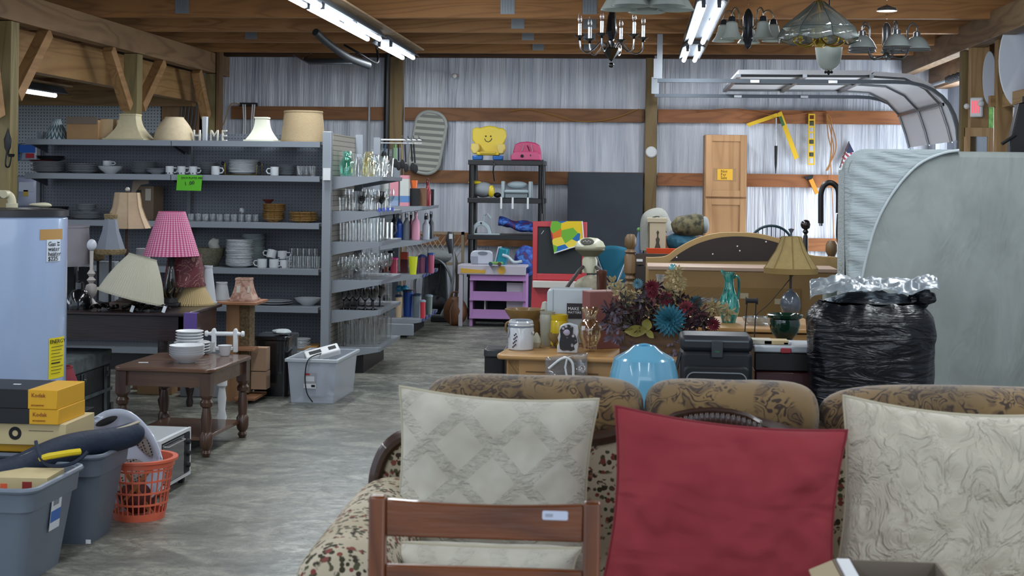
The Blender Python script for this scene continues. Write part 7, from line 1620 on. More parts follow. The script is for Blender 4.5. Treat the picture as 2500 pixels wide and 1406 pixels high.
pt('stem', MB().tube([(0, 0, 0), (0, 0, h-.02)], .003, 6), steel, t); pt('orb', MB().ball((0, 0, h), .028), thin_glass('#8fd0d8', 2, 'aqua_orb', .05, .35), t)
# green pot on stool
c = at(1915, 8.05, .57); zz = .57
t = thing('wood_stool', 'brown wooden stool under the dark green pot', 'stool', (c.x, c.y, 0)); pt('seat', MB().lathe([(0, .54), (.12, .54), (.125, .55), (.12, .569), (0, .569)], n=32), wood('#8a6238', '#5f4224', 'x'), t)
for k in range(4): a_ = PI/4+k*PI/2; pt('leg', MB().tube([(.08*math.cos(a_), .08*math.sin(a_), .539), (.12*math.cos(a_), .12*math.sin(a_), .015)], .013, 8), wood('#8a6238', '#5f4224', 'z'), t)
solo('green_pot', MB().lathe([(0, 0), (.05, 0), (.055, .02), (.045, .03), (.075, .07), (.085, .11), (.08, .14), (.098, .15), (.1, .165), (.09, .168), (.075, .14), (.078, .1), (.05, .04), (0, .035)], n=44), mat('#0f2f22', .12, coat=.8), 'glossy dark green ceramic pot in front of the lamp', 'pot', (c.x, c.y, .571))
# grey bulky cushion beside mattress
solo('grey_bolster', MB().prism(rr(.2, .7, .09, 6, 0, .36), -.12, .12), mat('#7d857f', .85), 'upright grey cushion between the dresser and the mattress', 'cushion', at(2046, 9.75, 0)+Vector((0, 0, .0)), bev=.03).scale = (1, 1, 1.19)
# mattress with sheet corner
Ym = 9.0; a = N('mattress_cloth'); a.setp(.9); n1 = a.noise(a.co((1, 1, .5)), 3, 4, .6, .8); a.col(a.ramp(n1, [(.35, '#8f9693'), (.6, '#9da4a1')])); a.bump(a.noise(a.co((1.5, 1, .6), (0, R(-35), 0)), 4, 3, .6, .6), .6, .03); mm = a.m
xl, xr_, zt5 = P(2066, 600, Ym).x, 3.05, Z(2300, 369, Ym)
t = thing('mattress', 'big upright mattress with a grey cover at the right', 'mattress', (0, Ym, 0))
ol = [(xl+.03, .02), (xr_, .02)]+[(xr_-.08+.08*math.cos(q), zt5-.08+.08*math.sin(q)) for q in (0, .5, 1.1, 1.57)]+[(xl+.14-.14*math.sin(q), zt5-.12+.12*math.cos(q)) for q in (0, .4, .8, 1.2, 1.57)]
pt('body', MB().prism(ol, 0, .28), mm, t, bev=.035)
a = N('fitted_sheet'); a.setp(.7); v_ = a.co((1, 1, 1), (0, R(-50), 0)); nn = a.noise(a.co((.35, 1, 2.6), (0, R(28), 0)), 22, 2, .5, .5); a.b.inputs['Base Color'].default_value = (*lin('#aeb9bc'), 1); a.bump(nn, .5, .02); shm2 = a.m
cv = [(P(x, y, Ym).x, P(x, y, Ym).z) for x, y in ((2092, 900), (2088, 800), (2086, 760), (2100, 690), (2118, 610), (2140, 540), (2172, 480), (2210, 430), (2250, 395), (2300, 374), (2340, 367))]
cvs = [(v.x, v.y) for v in spl([(x, z, 0) for x, z in cv], 4)]
n_ = len(cvs)
def sheetf(u, v):
    k = min(int(v*(n_-1)), n_-2); f_ = v*(n_-1)-k; e = (cvs[k][0]*(1-f_)+cvs[k+1][0]*f_, cvs[k][1]*(1-f_)+cvs[k+1][1]*f_)
    q = v; o_ = (xl-.012+.0*q, e[1]) if q < .35 else None
    # outer edge follows the mattress outline
    s0 = (xl-.012, cv[0][1]); s1 = (xl-.012, zt5-.12); s2 = (cv[-1][0], zt5+.01)
    if q < .62: o_ = (s0[0]+(.05*(1-q/.62)**2), s0[1]+(s1[1]-s0[1])*q/.62)
    else:
        f = (q-.62)/.38; ang = f*PI/2
        o_ = (xl-.012+.13*(1-math.cos(min(1, f*2.2)*PI/2)) if f < .45 else xl+.118+(s2[0]-xl-.118)*(f-.45)/.55, s1[1]+.13*math.sin(min(1, f*2.2)*PI/2))
    x = o_[0]*(1-u)+e[0]*u; z = o_[1]*(1-u)+e[1]*u
    y = -.012+.012*math.cos(v*95)*(u*(1-u)*2+.15)*math.sin(PI*min(1, v+.1)) + .0
    return (x, y-.01 if u > .08 else .02, z)
pt('sheet_corner', MB().grid(sheetf, 14, 220), shm2, t, sol=.004, ang=3.0)
pt('side_sheet', MB().box(xl-.012, xl-.004, .03, .30, .3, zt5-.12), shm2, t)
pt('elastic_hem', MB().tube([(x, -.022+.003*math.cos(i*2.1), z) for i, (x, z) in enumerate(cvs)], .009, 8), mat('#c3cccf', .7), t)
# black metal stand at the right edge
Yz = 9.75; t = thing('black_stand', 'black folded metal stand behind the mattress at the right edge', 'stand', at(2490, Yz, 0)); pc_ = at(2490, Yz, 0)
pt('column', MB().prism([((P(2455, 355, Yz).x-pc_.x), 0), ((P(2500, 355, Yz).x-pc_.x), 0), ((P(2500, 355, Yz).x-pc_.x), Z(2500, 250, Yz)), ((P(2484, 250, Yz).x-pc_.x), Z(2484, 252, Yz)), ((P(2462, 340, Yz).x-pc_.x), Z(2462, 345, Yz))], -.04, .04), black, t, bev=.008)
pt('lever', MB().tube([P(2440, 352, Yz)-Vector((pc_.x, Yz+.06, 0)), P(2475, 330, Yz)-Vector((pc_.x, Yz+.05, 0))], .012, 8), black, t); pt('knob', MB().lathe([(0, 0), (.012, 0), (.012, .04), (0, .04)], z0=Z(2487, 250, Yz), n=10), black, t)
# black trash bag over a barrel, with clear film
Yg = 6.85; c = at(2128, Yg, 0); rw = 152*S(Yg-.2); zt6 = Z(2128, 742, Yg)
a = N('black_plastic'); a.setp(.3, 0, .5); a.b.inputs['Base Color'].default_value = (*lin('#0b0e15'), 1)
n1 = a.noise(a.co((.5, .5, 3), (0, R(20), 0)), 5, 3, .6, 1.2); n2 = a.noise(a.co((1, 1, 2), (0, R(-25), 0)), 18, 2, .5, .6); a.bump(a.math('ADD', n1, a.math('MULTIPLY', n2, .2)), .55, .035); bpm = a.m
def bagfn(u, v):
    a_ = 2*PI*u; ca, sa = math.cos(a_), math.sin(a_); k = (abs(ca)**4+abs(sa)**4)**-.25
    r = rw*(.94+.06*v)*(k*.9+.1); n_ = noise.noise(Vector((ca*2.5, sa*2.5, v*6)))*.014+noise.noise(Vector((ca*7, sa*7, v*14)))*.007
    z = zt6*v
    if v > .9: r *= 1-.25*((v-.9)/.1)**2; z += .02*noise.noise(Vector((ca*4, sa*4, 2)))
    r *= 1+n_/rw*(1 if v < .98 else 2.2)
    return (r*ca, r*sa*.85, max(.004, z))
t = thing('trash_bag_barrel', 'full black plastic trash bag standing in a barrel beside the mattress', 'trash bag', (c.x, Yg+.12, 0))
b = MB().grid(bagfn, 96, 44); pt('bag', b, bpm, t)
def capfn(u, v):
    a_ = 2*PI*u; r = rw*.74*v; x, y = r*math.cos(a_), r*math.sin(a_)*.85
    return (x, y, zt6+.006+.05*(1-v*v)+.035*noise.noise(Vector((x*9, y*9, 4)))*(1.2-v))
pt('gathered_top', MB().grid(capfn, 72, 16), bpm, t)
b = MB().ball((rw*.8, -.05, zt6+.03), .05, 1.2, 1, .9, 20, 14, fn=lambda q: 1+.4*noise.noise(q*40)); pt('knot', b, bpm, t)
solo('clear_plastic_sheet', MB().grid(lambda u, v: (-rw*1.02+2.05*rw*u+.03*v, -.13+.30*v, zt6+.06+.05*math.sin(PI*v)+.028*noise.noise(Vector((u*6, v*5, 3)))+.018*noise.noise(Vector((u*17, v*13, 3)))-.05*max(0, .22-u)*4*(1-v)+.05*max(0, u-.8)), 60, 24), thin_glass('#c9d2d9', .55, 'film_plastic', .3, .25), 'crumpled clear plastic sheet lying on top of the black bag', 'plastic sheet', (c.x, Yg+.12, 0), sol=.001)
# ---------------- SOFA
a = N('brown_brocade'); a.setp(.85); a.b.inputs['Sheen Weight'].default_value = .3
v_ = a.co(); n1 = a.noise(v_, 15, 1.5, .45, 1.8); f_ = a.math('ABSOLUTE', a.math('SUBTRACT', a.math('FRACT', a.math('MULTIPLY', n1, 6)), .5)); msk = a.noise(v_, 11, 1)
pat = a.ramp(f_, [(.12, [1]*3), (.19, [0]*3)]); big_ = a.ramp(msk, [(.40, [0]*3), (.45, [1]*3)])
pat2 = a.math('MULTIPLY', pat, big_); tone = a.ramp(a.noise(v_, 3, 2), [(.4, '#6c5737'), (.6, '#826842')])
fil_ = a.math('MULTIPLY', a.ramp(a.noise(v_, 15, 1.5, .45, 1.8), [(.5, [0]*3), (.53, [1]*3)]), big_); tone = a.mix(a.math('MULTIPLY', fil_, .6), tone, '#4f3a25')
a.col(a.mix(pat2, tone, '#35241a')); a.bump(pat2, -.35, .004); broc = a.m
a = N('floral_tapestry'); a.setp(.9); v_ = a.co(); base = a.ramp(a.noise(v_, 5, 2), [(.4, '#b3a78e'), (.6, '#c2b7a1')])
d1 = a.vor(v_, 75); c1 = a.ramp(a.xyz(d1.outputs['Color'])[0], [(0, '#33301f'), (.45, '#4b4a34'), (.7, '#7a3a30'), (.9, '#3a2c22')], 'CONSTANT')
clusm = a.ramp(a.noise(v_, 20, 2, .6, .8), [(.43, [0]*3), (.48, [1]*3)]); dots = a.math('LESS_THAN', d1.outputs['Distance'], .5)
d2 = a.vor(v_, 30); rose = a.math('MULTIPLY', a.math('LESS_THAN', d2.outputs['Distance'], .26), a.ramp(a.xyz(d2.outputs['Color'])[1], [(.5, [0]*3), (.52, [1]*3)]))
base = a.mix(a.math('MULTIPLY', clusm, dots), base, c1); base = a.mix(rose, base, '#7b4238'); a.col(base); flo = a.m
dw = mat('#3a241a', .3, var=.15, vs=12, coat=.5)
Ys3 = 3.84; sx0 = P(1040, 1000, Ys3).x; seams = [sx0, P(1573, 950, Ys3).x, P(1999, 960, Ys3).x, 1.78]
ZR = Z(1300, 915, Ys3)
t = thing('sofa', 'antique sofa with brown brocade back rolls and floral cream upholstery', 'sofa', (0, 0, 0))
for k in range(3):
    x0, x1 = seams[k], seams[k+1]; L = x1-x0
    def roll(u, v, x0=x0, L=L):
        a_ = 2*PI*v; e = abs(2*u-1); k_ = (1-e**7)**.38 if e < 1 else 0; rz, ry = .092*max(.03, k_), .10*max(.03, k_)
        w = 1+.02*noise.noise(Vector((u*6, math.cos(a_)*2, math.sin(a_)*2)))
        return (x0+L*u, Ys3+ry*math.sin(a_)*w, ZR-.092-.01*math.cos(u*PI)*0+rz*(math.cos(a_) if math.cos(a_) > 0 else math.cos(a_)*1.0)*w)
    uu = [0, .004, .012, .025, .045, .07, .1, .14]+[.18+.04*i for i in range(17)]+[.86, .9, .93, .955, .975, .988, .996, 1]
    b = MB(); nu = len(uu)-1; nv = 28; vs = [roll(uu[i], j/nv) for j in range(nv) for i in range(nu+1)]
    fs = [(j*(nu+1)+i, j*(nu+1)+i+1, ((j+1) % nv)*(nu+1)+i+1, ((j+1) % nv)*(nu+1)+i) for j in range(nv) for i in range(nu)]
    b.add(vs, fs); pt('back_roll', b, broc, t, ang=3)
sp = lambda pts, Y: [P(x, y, Y) for x, y in pts]
Yr_ = 3.68
railp = spl(sp([(924, 1330), (917, 1215), (921, 1150), (948, 1092), (1000, 1060), (1080, 1060), (1200, 1066), (1330, 1074), (1440, 1072), (1500, 1062), (1548, 1045), (1630, 1035), (1735, 1015), (1850, 1035), (1930, 1058), (2050, 1078), (2250, 1085), (2480, 1078), (2750, 1080), (3120, 1085)], Yr_), 5)
pt('carved_rail', MB().tube(railp, .019, 10), dw, t)
pn_ = [(v.x, v.z) for v in railp]
back = [p_ for p_ in pn_]+[(pn_[-1][0], .3), (pn_[0][0], .3)]
pt('inner_back', MB().prism(back, Yr_+.0, Yr_+.05), flo, t)
pt('outer_back', MB().box(seams[0]+.02, 1.75, 3.80, 3.90, .12, ZR-.1), broc, t, bev=.01)
cr_ = MB(); n_ = 19
for k in range(n_):
    f = k/(n_-1); px = 1622+232*f; py = 1012+26*(2*f-1)**2*1.0; q = P(px, py, Yr_-.02); an = (f-.5)*1.2
    cr_.ball((q.x, Yr_-.03, q.z-.012), .017, .62, .6, 1.5, 10, 8, M=None)
pt('carved_crest', cr_, dw, t)['kind'] = 'stuff'
pt('crest_edge', MB().tube(sp([(1618, 1030), (1650, 1012), (1690, 1004), (1735, 1001), (1785, 1005), (1825, 1015), (1857, 1033)], Yr_-.03), .0075, 8), dw, t)
pt('seat_cushion', MB().prism(rr(2.05, .18, .05, 5, .62, .34), 3.03, 3.66), flo, t, bev=.03)
pt('seat_rail', MB().box(-.45, 1.72, 3.05, 3.10, .16, .262), dw, t, bev=.01)
def armf(cx_):
    def f(u, v):
        a_ = 2*PI*v; y = 2.93+.78*u; e = abs(2*u-1); k_ = (1-e**10)**.4 if e < 1 else 0; r = .098*max(.02, k_)
        return (cx_+r*1.08*math.cos(a_), y, .60+r*math.sin(a_)-.02*(1-u))
    return f
for cx_ in (-.62, 1.66):
    ar_ = pt('arm_roll', MB().grid(armf(cx_), 26, 28), flo, t, ang=3)
    pt('arm_panel', MB().box(cx_-.085, cx_+.08, 2.98, 3.64, .14, .56), flo, t, bev=.02)
for x in (-.6, 1.66):
    for y in (3.03, 3.75): pt('leg', MB().lathe([(0, 0), (.02, 0), (.03, .03), (.02, .06), (.034, .12), (0, .12)], x, y, 0.0, 14), dw, t)
# ---------------- pillows
def pillow(name, lab, px, py, Y, w_, h_, th, m, tilt, lean, pipm, yaw=0, wr=.006, pinch=.085, seed=1):
    c_ = P(px, py, Y); t = thing(name, lab, 'pillow', c_, rot=(R(-lean), R(tilt), R(yaw)))
    def xz(u, v): return (w_/2*u*(1-pinch*(1-v*v)), h_/2*v*(1-pinch*(1-u*u)))
    def f(sg):
        def g_(a_, b_):
            u, v = math.sin((a_*2-1)*PI/2)*.5+(a_*2-1)*.5, math.sin((b_*2-1)*PI/2)*.5+(b_*2-1)*.5
            x, z = xz(u, v); d = max(0, (1-u**4)*(1-v**4))**.55; e = max(0, (1-u*u)*(1-v*v))
            n_ = noise.noise(Vector((x*9+seed, z*9, sg*3+seed)))*wr*2.2+noise.noise(Vector((x*24+seed, z*24, sg*7)))*wr*.9
            return (x, sg*(th/2*d+n_*min(1, e*3)), z)
        return g_
    pt('cover', MB().grid(f(-1), 60, 60), m, t, ang=3); pt('back_cover', MB().grid(f(1), 24, 24), m, t, ang=3)
    ed = [xz(-1+2*i/24, -1) for i in range(24)]+[xz(1, -1+2*i/24) for i in range(24)]+[xz(1-2*i/24, 1) for i in range(24)]+[xz(-1, 1-2*i/24) for i in range(25)]
    pt('piping', MB().tube([(x, 0, z) for x, z in ed], .0045 if pipm else .003, 8), pipm or m, t)
    return t
a = N('cream_matelasse'); a.setp(.75); a.b.inputs['Sheen Weight'].default_value = .3; x, y, z = a.xyz(a.co())
dg = a.math('ABSOLUTE', a.math('SUBTRACT', a.math('FRACT', a.math('MULTIPLY', a.math('ADD', x, z), 6.2)), .5)); dh = a.math('ABSOLUTE', a.math('SUBTRACT', a.math('FRACT', a.math('MULTIPLY', a.math('SUBTRACT', x, z), 6.2)), .5))
band = a.math('LESS_THAN', a.math('MINIMUM', dg, dh), .13); nz_ = a.noise(a.co((1, 1, 2.2)), 32, 3, .6, 1.4); nb = a.noise(a.co(), 12, 2)
a.col(a.ramp(nb, [(.35, '#b3ae9e'), (.65, '#c0bcae')])); a.bump(a.math('ADD', a.math('MULTIPLY', a.math('MULTIPLY', band, nz_), 1.0), a.math('MULTIPLY', nb, .7)), .9, .014); crm = a.m
a = N('cream_jacquard'); a.setp(.55); nb = a.noise(a.co((1, 1, .8), (0, R(30), 0)), 13, 3, .55, 2.0); a.b.inputs['Base Color'].default_value = (*lin('#beb6a3'), 1)
a.b.inputs['Sheen Weight'].default_value = .3; f_ = a.math('ABSOLUTE', a.math('SUBTRACT', a.math('FRACT', a.math('MULTIPLY', nb, 3.5)), .5)); a.bump(a.math('ADD', a.math('MULTIPLY', f_, .5), nb), .9, .014); crj = a.m
a = N('red_cotton'); a.setp(.9, 0, .2); a.b.inputs['Base Color'].default_value = (*lin('#93383f'), 1); a.bump(a.noise(a.co((.6, 1, 2.2), (0, R(15), 0)), 4.5, 2, .5, .7), .8, .03); rdc = a.m
pip = mat('#b5ae98', .7)
pillow('cream_pillow', 'cream quilted pillow with diamond pattern behind the wooden chair', 1204, 1172, 3.5, .495, .425, .13, crm, 2.2, 8, pip, seed=2)
pillow('red_pillow', 'plain red square pillow in the middle of the sofa', 1766, 1262, 3.28, .53, .445, .17, rdc, 4.5, 14, mat('#7c2730', .9), seed=5, wr=.013)
pillow('cream_pillow', 'cream crinkled pillow at the right end of the sofa', 2300, 1235, 3.38, .475, .46, .15, crj, 4.0, 10, pip, seed=9, wr=.011)
pillow('cream_pillow', 'flat cream cushion lying on the sofa seat behind the wooden chair', 1180, 1385, 3.22, .44, .10, .2, crm, 0, 0, pip, seed=12)
# ---------------- wooden chair in the foreground
Yc2 = 2.6; xa_, xb_ = P(902, 1300, Yc2).x, P(1466, 1300, Yc2).x; zt7 = Z(1180, 1216, Yc2); W = xb_-xa_; cxx = (xa_+xb_)/2
cw = wood('#7d4218', '#4d260d', 'x', 1.2, .35, coat=.35); cwz = wood('#7d4218', '#4d260d', 'z', 1.2, .35, coat=.35)
t = thing('wooden_chair', 'reddish brown wooden ladder-back chair in front of the sofa', 'chair', (cxx, Yc2, 0), rz=.6)
pw = 42*S(Yc2)
for sx in (-1, 1):
    pt('back_post', MB().prism([(sx*(W/2)-(pw if sx > 0 else 0), 0), (sx*(W/2)+(pw if sx < 0 else 0), 0), (sx*(W/2)+(pw if sx < 0 else 0), zt7), (sx*(W/2)-(pw if sx > 0 else 0), zt7)], -.014, .014), cwz, t, bev=.005)
zz7 = lambda y: Z(1180, y, Yc2)
def railb(y0, y1, sag=.006):
    pts_ = [(x*(W/2-pw), zz7(y0)-sag*math.cos(x*PI/2)*1.0) for x in [-1+.125*i for i in range(17)]]+[(x*(W/2-pw), zz7(y1)-.002+0*x) for x in [1-.125*i for i in range(17)]]
    return MB().prism(pts_, -.008, .008)
r1 = pt('top_rail', railb(1224, 1312), cw, t, bev=.003); pt('cross_rail', railb(1384, 1450, 0), cw, t, bev=.003); pt('cross_rail', railb(1530, 1590, 0), cw, t, bev=.003)
st_ = P(1355, 1259, Yc2-.01); sk = pt('price_sticker', MB().prism(rr(62*S(Yc2), 22*S(Yc2), .003, 3), -.0012, 0), mat('#c3c9dc', .5), r1); sk.location = (st_.x-cxx, -.0085, st_.z); 
pt('grey_print', MB().box(-.018, -.004, -.0016, -.0013, -.003, .003), mat('#9aa0b0', .6), r1).location = (st_.x-cxx, -.0085, st_.z)
pt('seat', MB().prism(rr(W+.02, .40, .02, 4, 0, -.2), .43, .455, 'xy'), cw, t, bev=.006)
for sx in (-1, 1):
    pt('leg', MB().box(sx*(W/2-.02)-.016, sx*(W/2-.02)+.016, -.385, -.353, 0, .429), cwz, t, bev=.003)
    pt('stretcher', MB().box(sx*(W/2-.02)-.008, sx*(W/2-.02)+.008, -.352, -.015, .2, .225), cw, t)
# open carton in the lower right corner
Ybx = 2.62; x0, x1 = P(2070, 1390, Ybx).x, P(2345, 1390, Ybx).x; zb7 = Z(2200, 1440, Ybx)
t = thing('open_carton', 'open brown carton at the bottom right corner before the sofa', 'carton', ((x0+x1)/2, Ybx+.1, 0)); w2 = (x1-x0)/2
pt('body', MB().tray(-w2, w2, -.1, .1, 0, zb7, th=.005), mat('#75695c', .85), t); pt('flap', MB().prism([(-w2-.001, zb7-.006), (-w2-.001, zb7-.002), (-w2-.045, zb7-.022), (-w2-.045, zb7-.026)], -.1, .1), mat('#b0a083', .85), t)
pt('white_paper', MB().box(-w2+.006, -w2+.03, -.09, .09, zb7-.04, zb7+.004), paper, t)
# ================= HANGING CHANDELIERS
CZ = 2.824
def frame(name, lab, px, Y, cat='chandelier'):
    p = at(px, Y, 0); t = thing(name, lab, cat, (p.x, Y, 0)); s = S(Y)
    return t, (lambda y: Z(px, y, Y)), s
def chain(t, z0, z1=CZ, m=chrome):
    b = MB(); n = max(2, int((z1-z0)/.03))
    for k in range(n):
        z = z0+(z1-z0)*(k+.5)/n; h = (z1-z0)/n*.62
        b.tube([((.007 if i % 4 in (1, 2) else -.007)*(1 if k % 2 else 0), (.007 if i % 4 in (1, 2) else -.007)*(0 if k % 2 else 1), z+(h if i % 4 in (0, 1) and 1 else -h)*.5*(1 if i in (0, 1, 4) else -1)*(1)) for i in range(5)], .0018, 5)
    return pt('chain', b, m, t)
def hook_plate(x, y): pass
blk = mat('#0a0b0d', .12, coat=.7)
# 1 black candle chandelier
t, z, s = frame('candle_chandelier', 'black chandelier with six candle lights and a pointed cone below', 1482, 9.5)
pt('stem', MB().lathe([(0, z(100)), (.012, z(100)), (.02, z(96)), (.03, z(85)), (.038, z(78)), (.02, z(22)), (.008, z(16)), (.008, z(5)), (0, z(5))], n=8), blk, t, ang=.2)
pt('cone', MB().lathe([(0, z(150)), (.012, z(147)), (.068, z(120)), (.066, z(118)), (0, z(117))], n=8), blk, t, ang=.2)
pt('ball', MB().ball((0, 0, z(159)), .018), blk, t); pt('column', MB().tube([(0, 0, z(118)), (0, 0, z(99))], .012, 10), blk, t)
chain(t, z(5))
for k in range(6):
    a_ = R(14+60*k); c, s_ = math.cos(a_), math.sin(a_); r = .215
    ar = pt('arm', MB().tube(spl([(.03*c, .03*s_, z(118)), (.07*c, .07*s_, z(103)), (.11*c, .11*s_, z(118)), (.16*c, .16*s_, z(130)), (.205*c, .205*s_, z(122)), (r*c, r*s_, z(100))], 5), .0055, 8), chrome, t)
    pt('drip_cup', MB().lathe([(0, z(102)), (.012, z(100)), (.008, z(97)), (.036, z(90)), (.034, z(89)), (0, z(92))], r*c, r*s_, 0, 20), blk, ar)
    pt('candle', MB().lathe([(0, z(91)), (.011, z(91)), (.011, z(60)), (0, z(60))], r*c, r*s_, 0, 12), chrome, ar)
    pt('bulb', MB().lathe([(0, z(60)), (.008, z(59)), (.014, z(50)), (.008, z(38)), (0, z(32))], r*c, r*s_, 0, 12), clear, ar)
# 2 frosted glass cluster at the top edge
fr = N('frosted_glass'); fr.setp(.35, 0, .5); fr.b.inputs['Base Color'].default_value = (*lin('#c3cdc6'), 1); fr.b.inputs['Subsurface Weight'].default_value = 0; fr.b.inputs['Transmission Weight'].default_value = .25
fr.b.inputs['Coat Weight'].default_value = .3; frm = fr.m
tr_ = fr.n('ShaderNodeBsdfTranslucent'); tr_.inputs[0].default_value = (*lin('#d5ddd8'), 1); mx_ = fr.n('ShaderNodeMixShader'); mx_.inputs[0].default_value = .45
fr.b.inputs['Transmission Weight'].default_value = 0; fr.b.inputs['Base Color'].default_value = (*lin('#dce3de'), 1)
fr.l(fr.b.outputs[0], mx_.inputs[1]); fr.l(tr_.outputs[0], mx_.inputs[2]); fr.l(mx_.outputs[0], fr.o.inputs[0])
def bell_(r, h, flare=1.0, up=False):
    pr = [(.022, h), (.03, h*.93), (r*.55, h*.75), (r*.68, h*.4), (r*.85, h*.1), (r, 0)]; pr = pr+[(q-.004, zz+.001) for q, zz in reversed(pr)]
    return pr
t, z, s = frame('glass_shade_chandelier', 'pale green frosted glass chandelier cut off by the top edge', 1568, 8.0)
pt('hub', MB().lathe([(0, z(15)), (.02, z(8)), (.035, z(-8)), (.02, z(-60)), (0, z(-60))], n=20), steel, t); chain(t, z(-60), CZ)
for k in range(5):
    a_ = R(20+72*k); c, s_ = math.cos(a_), math.sin(a_); r = .165
    ar = pt('arm', MB().tube(spl([(.02*c, .02*s_, z(0)), (.08*c, .08*s_, z(-22)), (r*c, r*s_, z(-40)), (r*c, r*s_, z(-20))], 4), .006, 8), steel, t)
    pt('shade', MB().lathe([(q, zz+z(22)) for q, zz in [(.02, .085), (.05, .08), (.075, .05), (.092, .02), (.105, 0), (.101, .001), (.088, .02), (.071, .05), (.046, .076), (.02, .081)]], r*c, r*s_, 0, 40, close=True, fn=lambda a, i, zq: 1+.02*math.cos(a*8)), frm, ar)
# 3 bell shade chandelier with dark body
t, z, s = frame('bell_shade_chandelier', 'dark bodied chandelier with five white bell shades', 1815, 9.5)
dkm = mat('#33363a', .3, .6)
pt('body', MB().lathe([(0, z(122)), (.006, z(118)), (.02, z(114)), (.024, z(104)), (.034, z(98)), (.034, z(44)), (.03, z(38)), (.022, z(30)), (.014, z(24)), (0, z(20))], n=28), dkm, t); chain(t, z(21), CZ)
for k, dg in enumerate((12, 84, 156, 228, 300)):
    a_ = R(dg); c, s_ = math.cos(a_), math.sin(a_); r = .17
    ar = pt('arm', MB().tube(spl([(.033*c, .033*s_, z(72)), (.08*c, .08*s_, z(62)), (.1*c, .1*s_, z(32)), (.14*c, .14*s_, z(24)), (r*c, r*s_, z(36)), (r*c, r*s_, z(48))], 5), .0055, 8), mat('#8d8272', .3, .8), t)
    pt('socket', MB().lathe([(0, z(58)), (.026, z(58)), (.022, z(48)), (.012, z(45)), (0, z(45))], r*c, r*s_, 0, 18), dkm, ar)
    pt('shade', MB().lathe([(q, zz+z(99)) for q, zz in [(.022, .112), (.036, .1), (.043, .06), (.052, .03), (.076, 0), (.072, .001), (.048, .032), (.039, .06), (.032, .097), (.022, .108)]], r*c, r*s_, 0, 36, close=True), frm, ar)
# 4 brass chandelier under a leaded glass canopy
t, z, s = frame('leaded_glass_chandelier', 'brass chandelier inside a faceted clear glass canopy', 1988, 9.0)
N8 = 8; rt_, rm = .03, .235
panel = thin_glass('#dfe6e2', 1.5, 'leaded_glass', .06, .12); cm_ = MB()
top_ = [(rt_*math.cos(2*PI*k/N8+.2), rt_*math.sin(2*PI*k/N8+.2), z(4)) for k in range(N8)]; mid_ = [(rm*math.cos(2*PI*k/N8+.2), rm*math.sin(2*PI*k/N8+.2), z(70)) for k in range(N8)]
lo_ = [(rm*1.13*math.cos(2*PI*k/N8+.2), rm*1.13*math.sin(2*PI*k/N8+.2), z(95)) for k in range(N8)]
for k in range(N8):
    k2 = (k+1) % N8
    pt('glass_panel', MB().add([top_[k], top_[k2], mid_[k2], mid_[k]], [(0, 1, 2, 3)]), panel, t, sol=.004)
    pt('skirt_panel', MB().add([mid_[k], mid_[k2], lo_[k2], ((lo_[k][0]+lo_[k2][0])/2, (lo_[k][1]+lo_[k2][1])/2, z(104)), lo_[k]], [(0, 1, 2, 3, 4)]), panel, t, sol=.004)
ldm = mat('#57605c', .35, .6); b = MB()
for k in range(N8):
    k2 = (k+1) % N8; b.tube([top_[k], mid_[k], lo_[k]], .0028, 6); b.tube([mid_[k], mid_[k2]], .0028, 6); mpt = ((lo_[k][0]+lo_[k2][0])/2, (lo_[k][1]+lo_[k2][1])/2, z(104)); b.tube([lo_[k], mpt, lo_[k2]], .0025, 6)
pt('lead_came', b, ldm, t)
pt('cap', MB().lathe([(0, z(0)), (.01, z(0)), (.035, z(4)), (.03, z(6)), (0, z(6))], n=20), brass, t); chain(t, z(0), CZ, brass)
pt('brass_body', MB().lathe([(0, z(116)), (.02, z(116)), (.035, z(108)), (.012, z(98)), (.02, z(80)), (.03, z(60)), (.012, z(52)), (.012, z(6)), (0, z(6))], n=24), mat('#c9a94e', .3, .6), t)
for k in range(6):
    a_ = R(10+60*k); c, s_ = math.cos(a_), math.sin(a_); r = .155
    ar = pt('arm', MB().tube(spl([(.02*c, .02*s_, z(95)), (.06*c, .06*s_, z(110)), (.11*c, .11*s_, z(112)), (r*c, r*s_, z(104)), (r*c, r*s_, z(96))], 5), .006, 8), brass, t)
    pt('cup', MB().lathe([(0, z(98)), (.022, z(94)), (.024, z(92)), (.012, z(90)), (.012, z(76)), (0, z(76))], r*c, r*s_, 0, 14), mat('#c9a94e', .3, .6), ar)
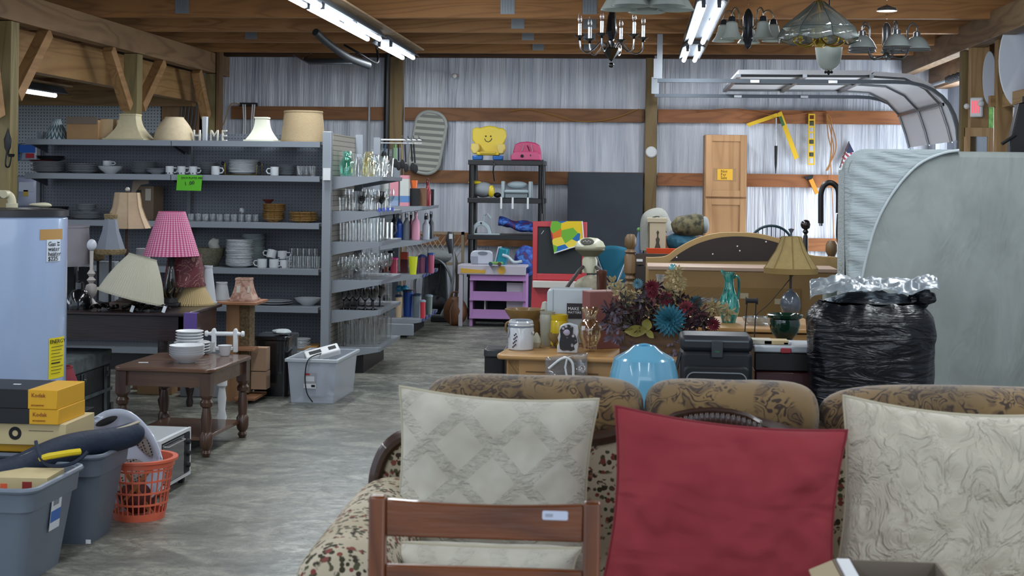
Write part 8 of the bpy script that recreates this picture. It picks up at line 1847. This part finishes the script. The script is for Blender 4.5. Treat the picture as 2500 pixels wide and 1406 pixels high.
# 5 frosted pendant
t, z, s = frame('frosted_pendant', 'frosted white glass pendant with a dark leaf finial', 2013, 9.9, 'pendant light')
pt('glass', MB().lathe([(0, z(172)), (.02, z(172)), (.055, z(165)), (.08, z(150)), (.088, z(130)), (.092, z(116)), (.088, z(116)), (.084, z(130)), (.076, z(149)), (.05, z(162)), (0, z(168))], n=40), frm, t)
pt('finial', MB().lathe([(0, z(184)), (.006, z(182)), (.014, z(176)), (.006, z(172)), (0, z(172))], n=12).ball((-.02, 0, z(176)), .01).ball((.02, 0, z(176)), .01), blackm, t); pt('rod', MB().tube([(0, 0, z(172)), (0, 0, CZ)], .005, 8), blackm, t)
# 6 nickel chandelier
t, z, s = frame('nickel_chandelier', 'brushed nickel chandelier with five shallow bowl shades at the right', 2153, 9.5)
nk = mat('#7c7d7e', .3, .85)
pt('canopy', MB().lathe([(0, z(28)), (.065, z(27)), (.06, z(20)), (.02, z(14)), (0, z(14))], n=32), nk, t); chain(t, z(56), CZ)
pt('body', MB().lathe([(0, z(150)), (.004, z(146)), (.02, z(141)), (.022, z(134)), (.014, z(128)), (.027, z(120)), (.027, z(68)), (.018, z(60)), (.01, z(56)), (0, z(55))], n=28), nk, t)
for k, dg in enumerate((-8, 64, 136, 208, 280)):
    a_ = R(dg); c, s_ = math.cos(a_), math.sin(a_); r = .19
    ar = pt('arm', MB().tube(spl([(.02*c, .02*s_, z(136)), (.1*c, .1*s_, z(143)), (.14*c, .14*s_, z(120)), (.13*c, .13*s_, z(75)), (.16*c, .16*s_, z(58)), (r*c, r*s_, z(66)), (r*c, r*s_, z(80))], 5), .0055, 8), nk, t)
    pt('socket', MB().lathe([(0, z(92)), (.024, z(92)), (.022, z(80)), (.01, z(78)), (0, z(78))], r*c, r*s_, 0, 18), nk, ar)
    pt('shade', MB().lathe([(q, zz+z(122)) for q, zz in [(.022, .085), (.045, .075), (.07, .045), (.086, .01), (.088, 0), (.084, 0), (.08, .012), (.065, .044), (.042, .07), (.022, .08)]], r*c, r*s_, 0, 36, close=True), mat('#8f9694', .35, coat=.2), ar)
    pt('rim', MB().tube([(r*c+.088*math.cos(q), r*s_+.088*math.sin(q), z(122)) for q in [2*PI*i/28 for i in range(29)]], .004, 6), nk, ar)
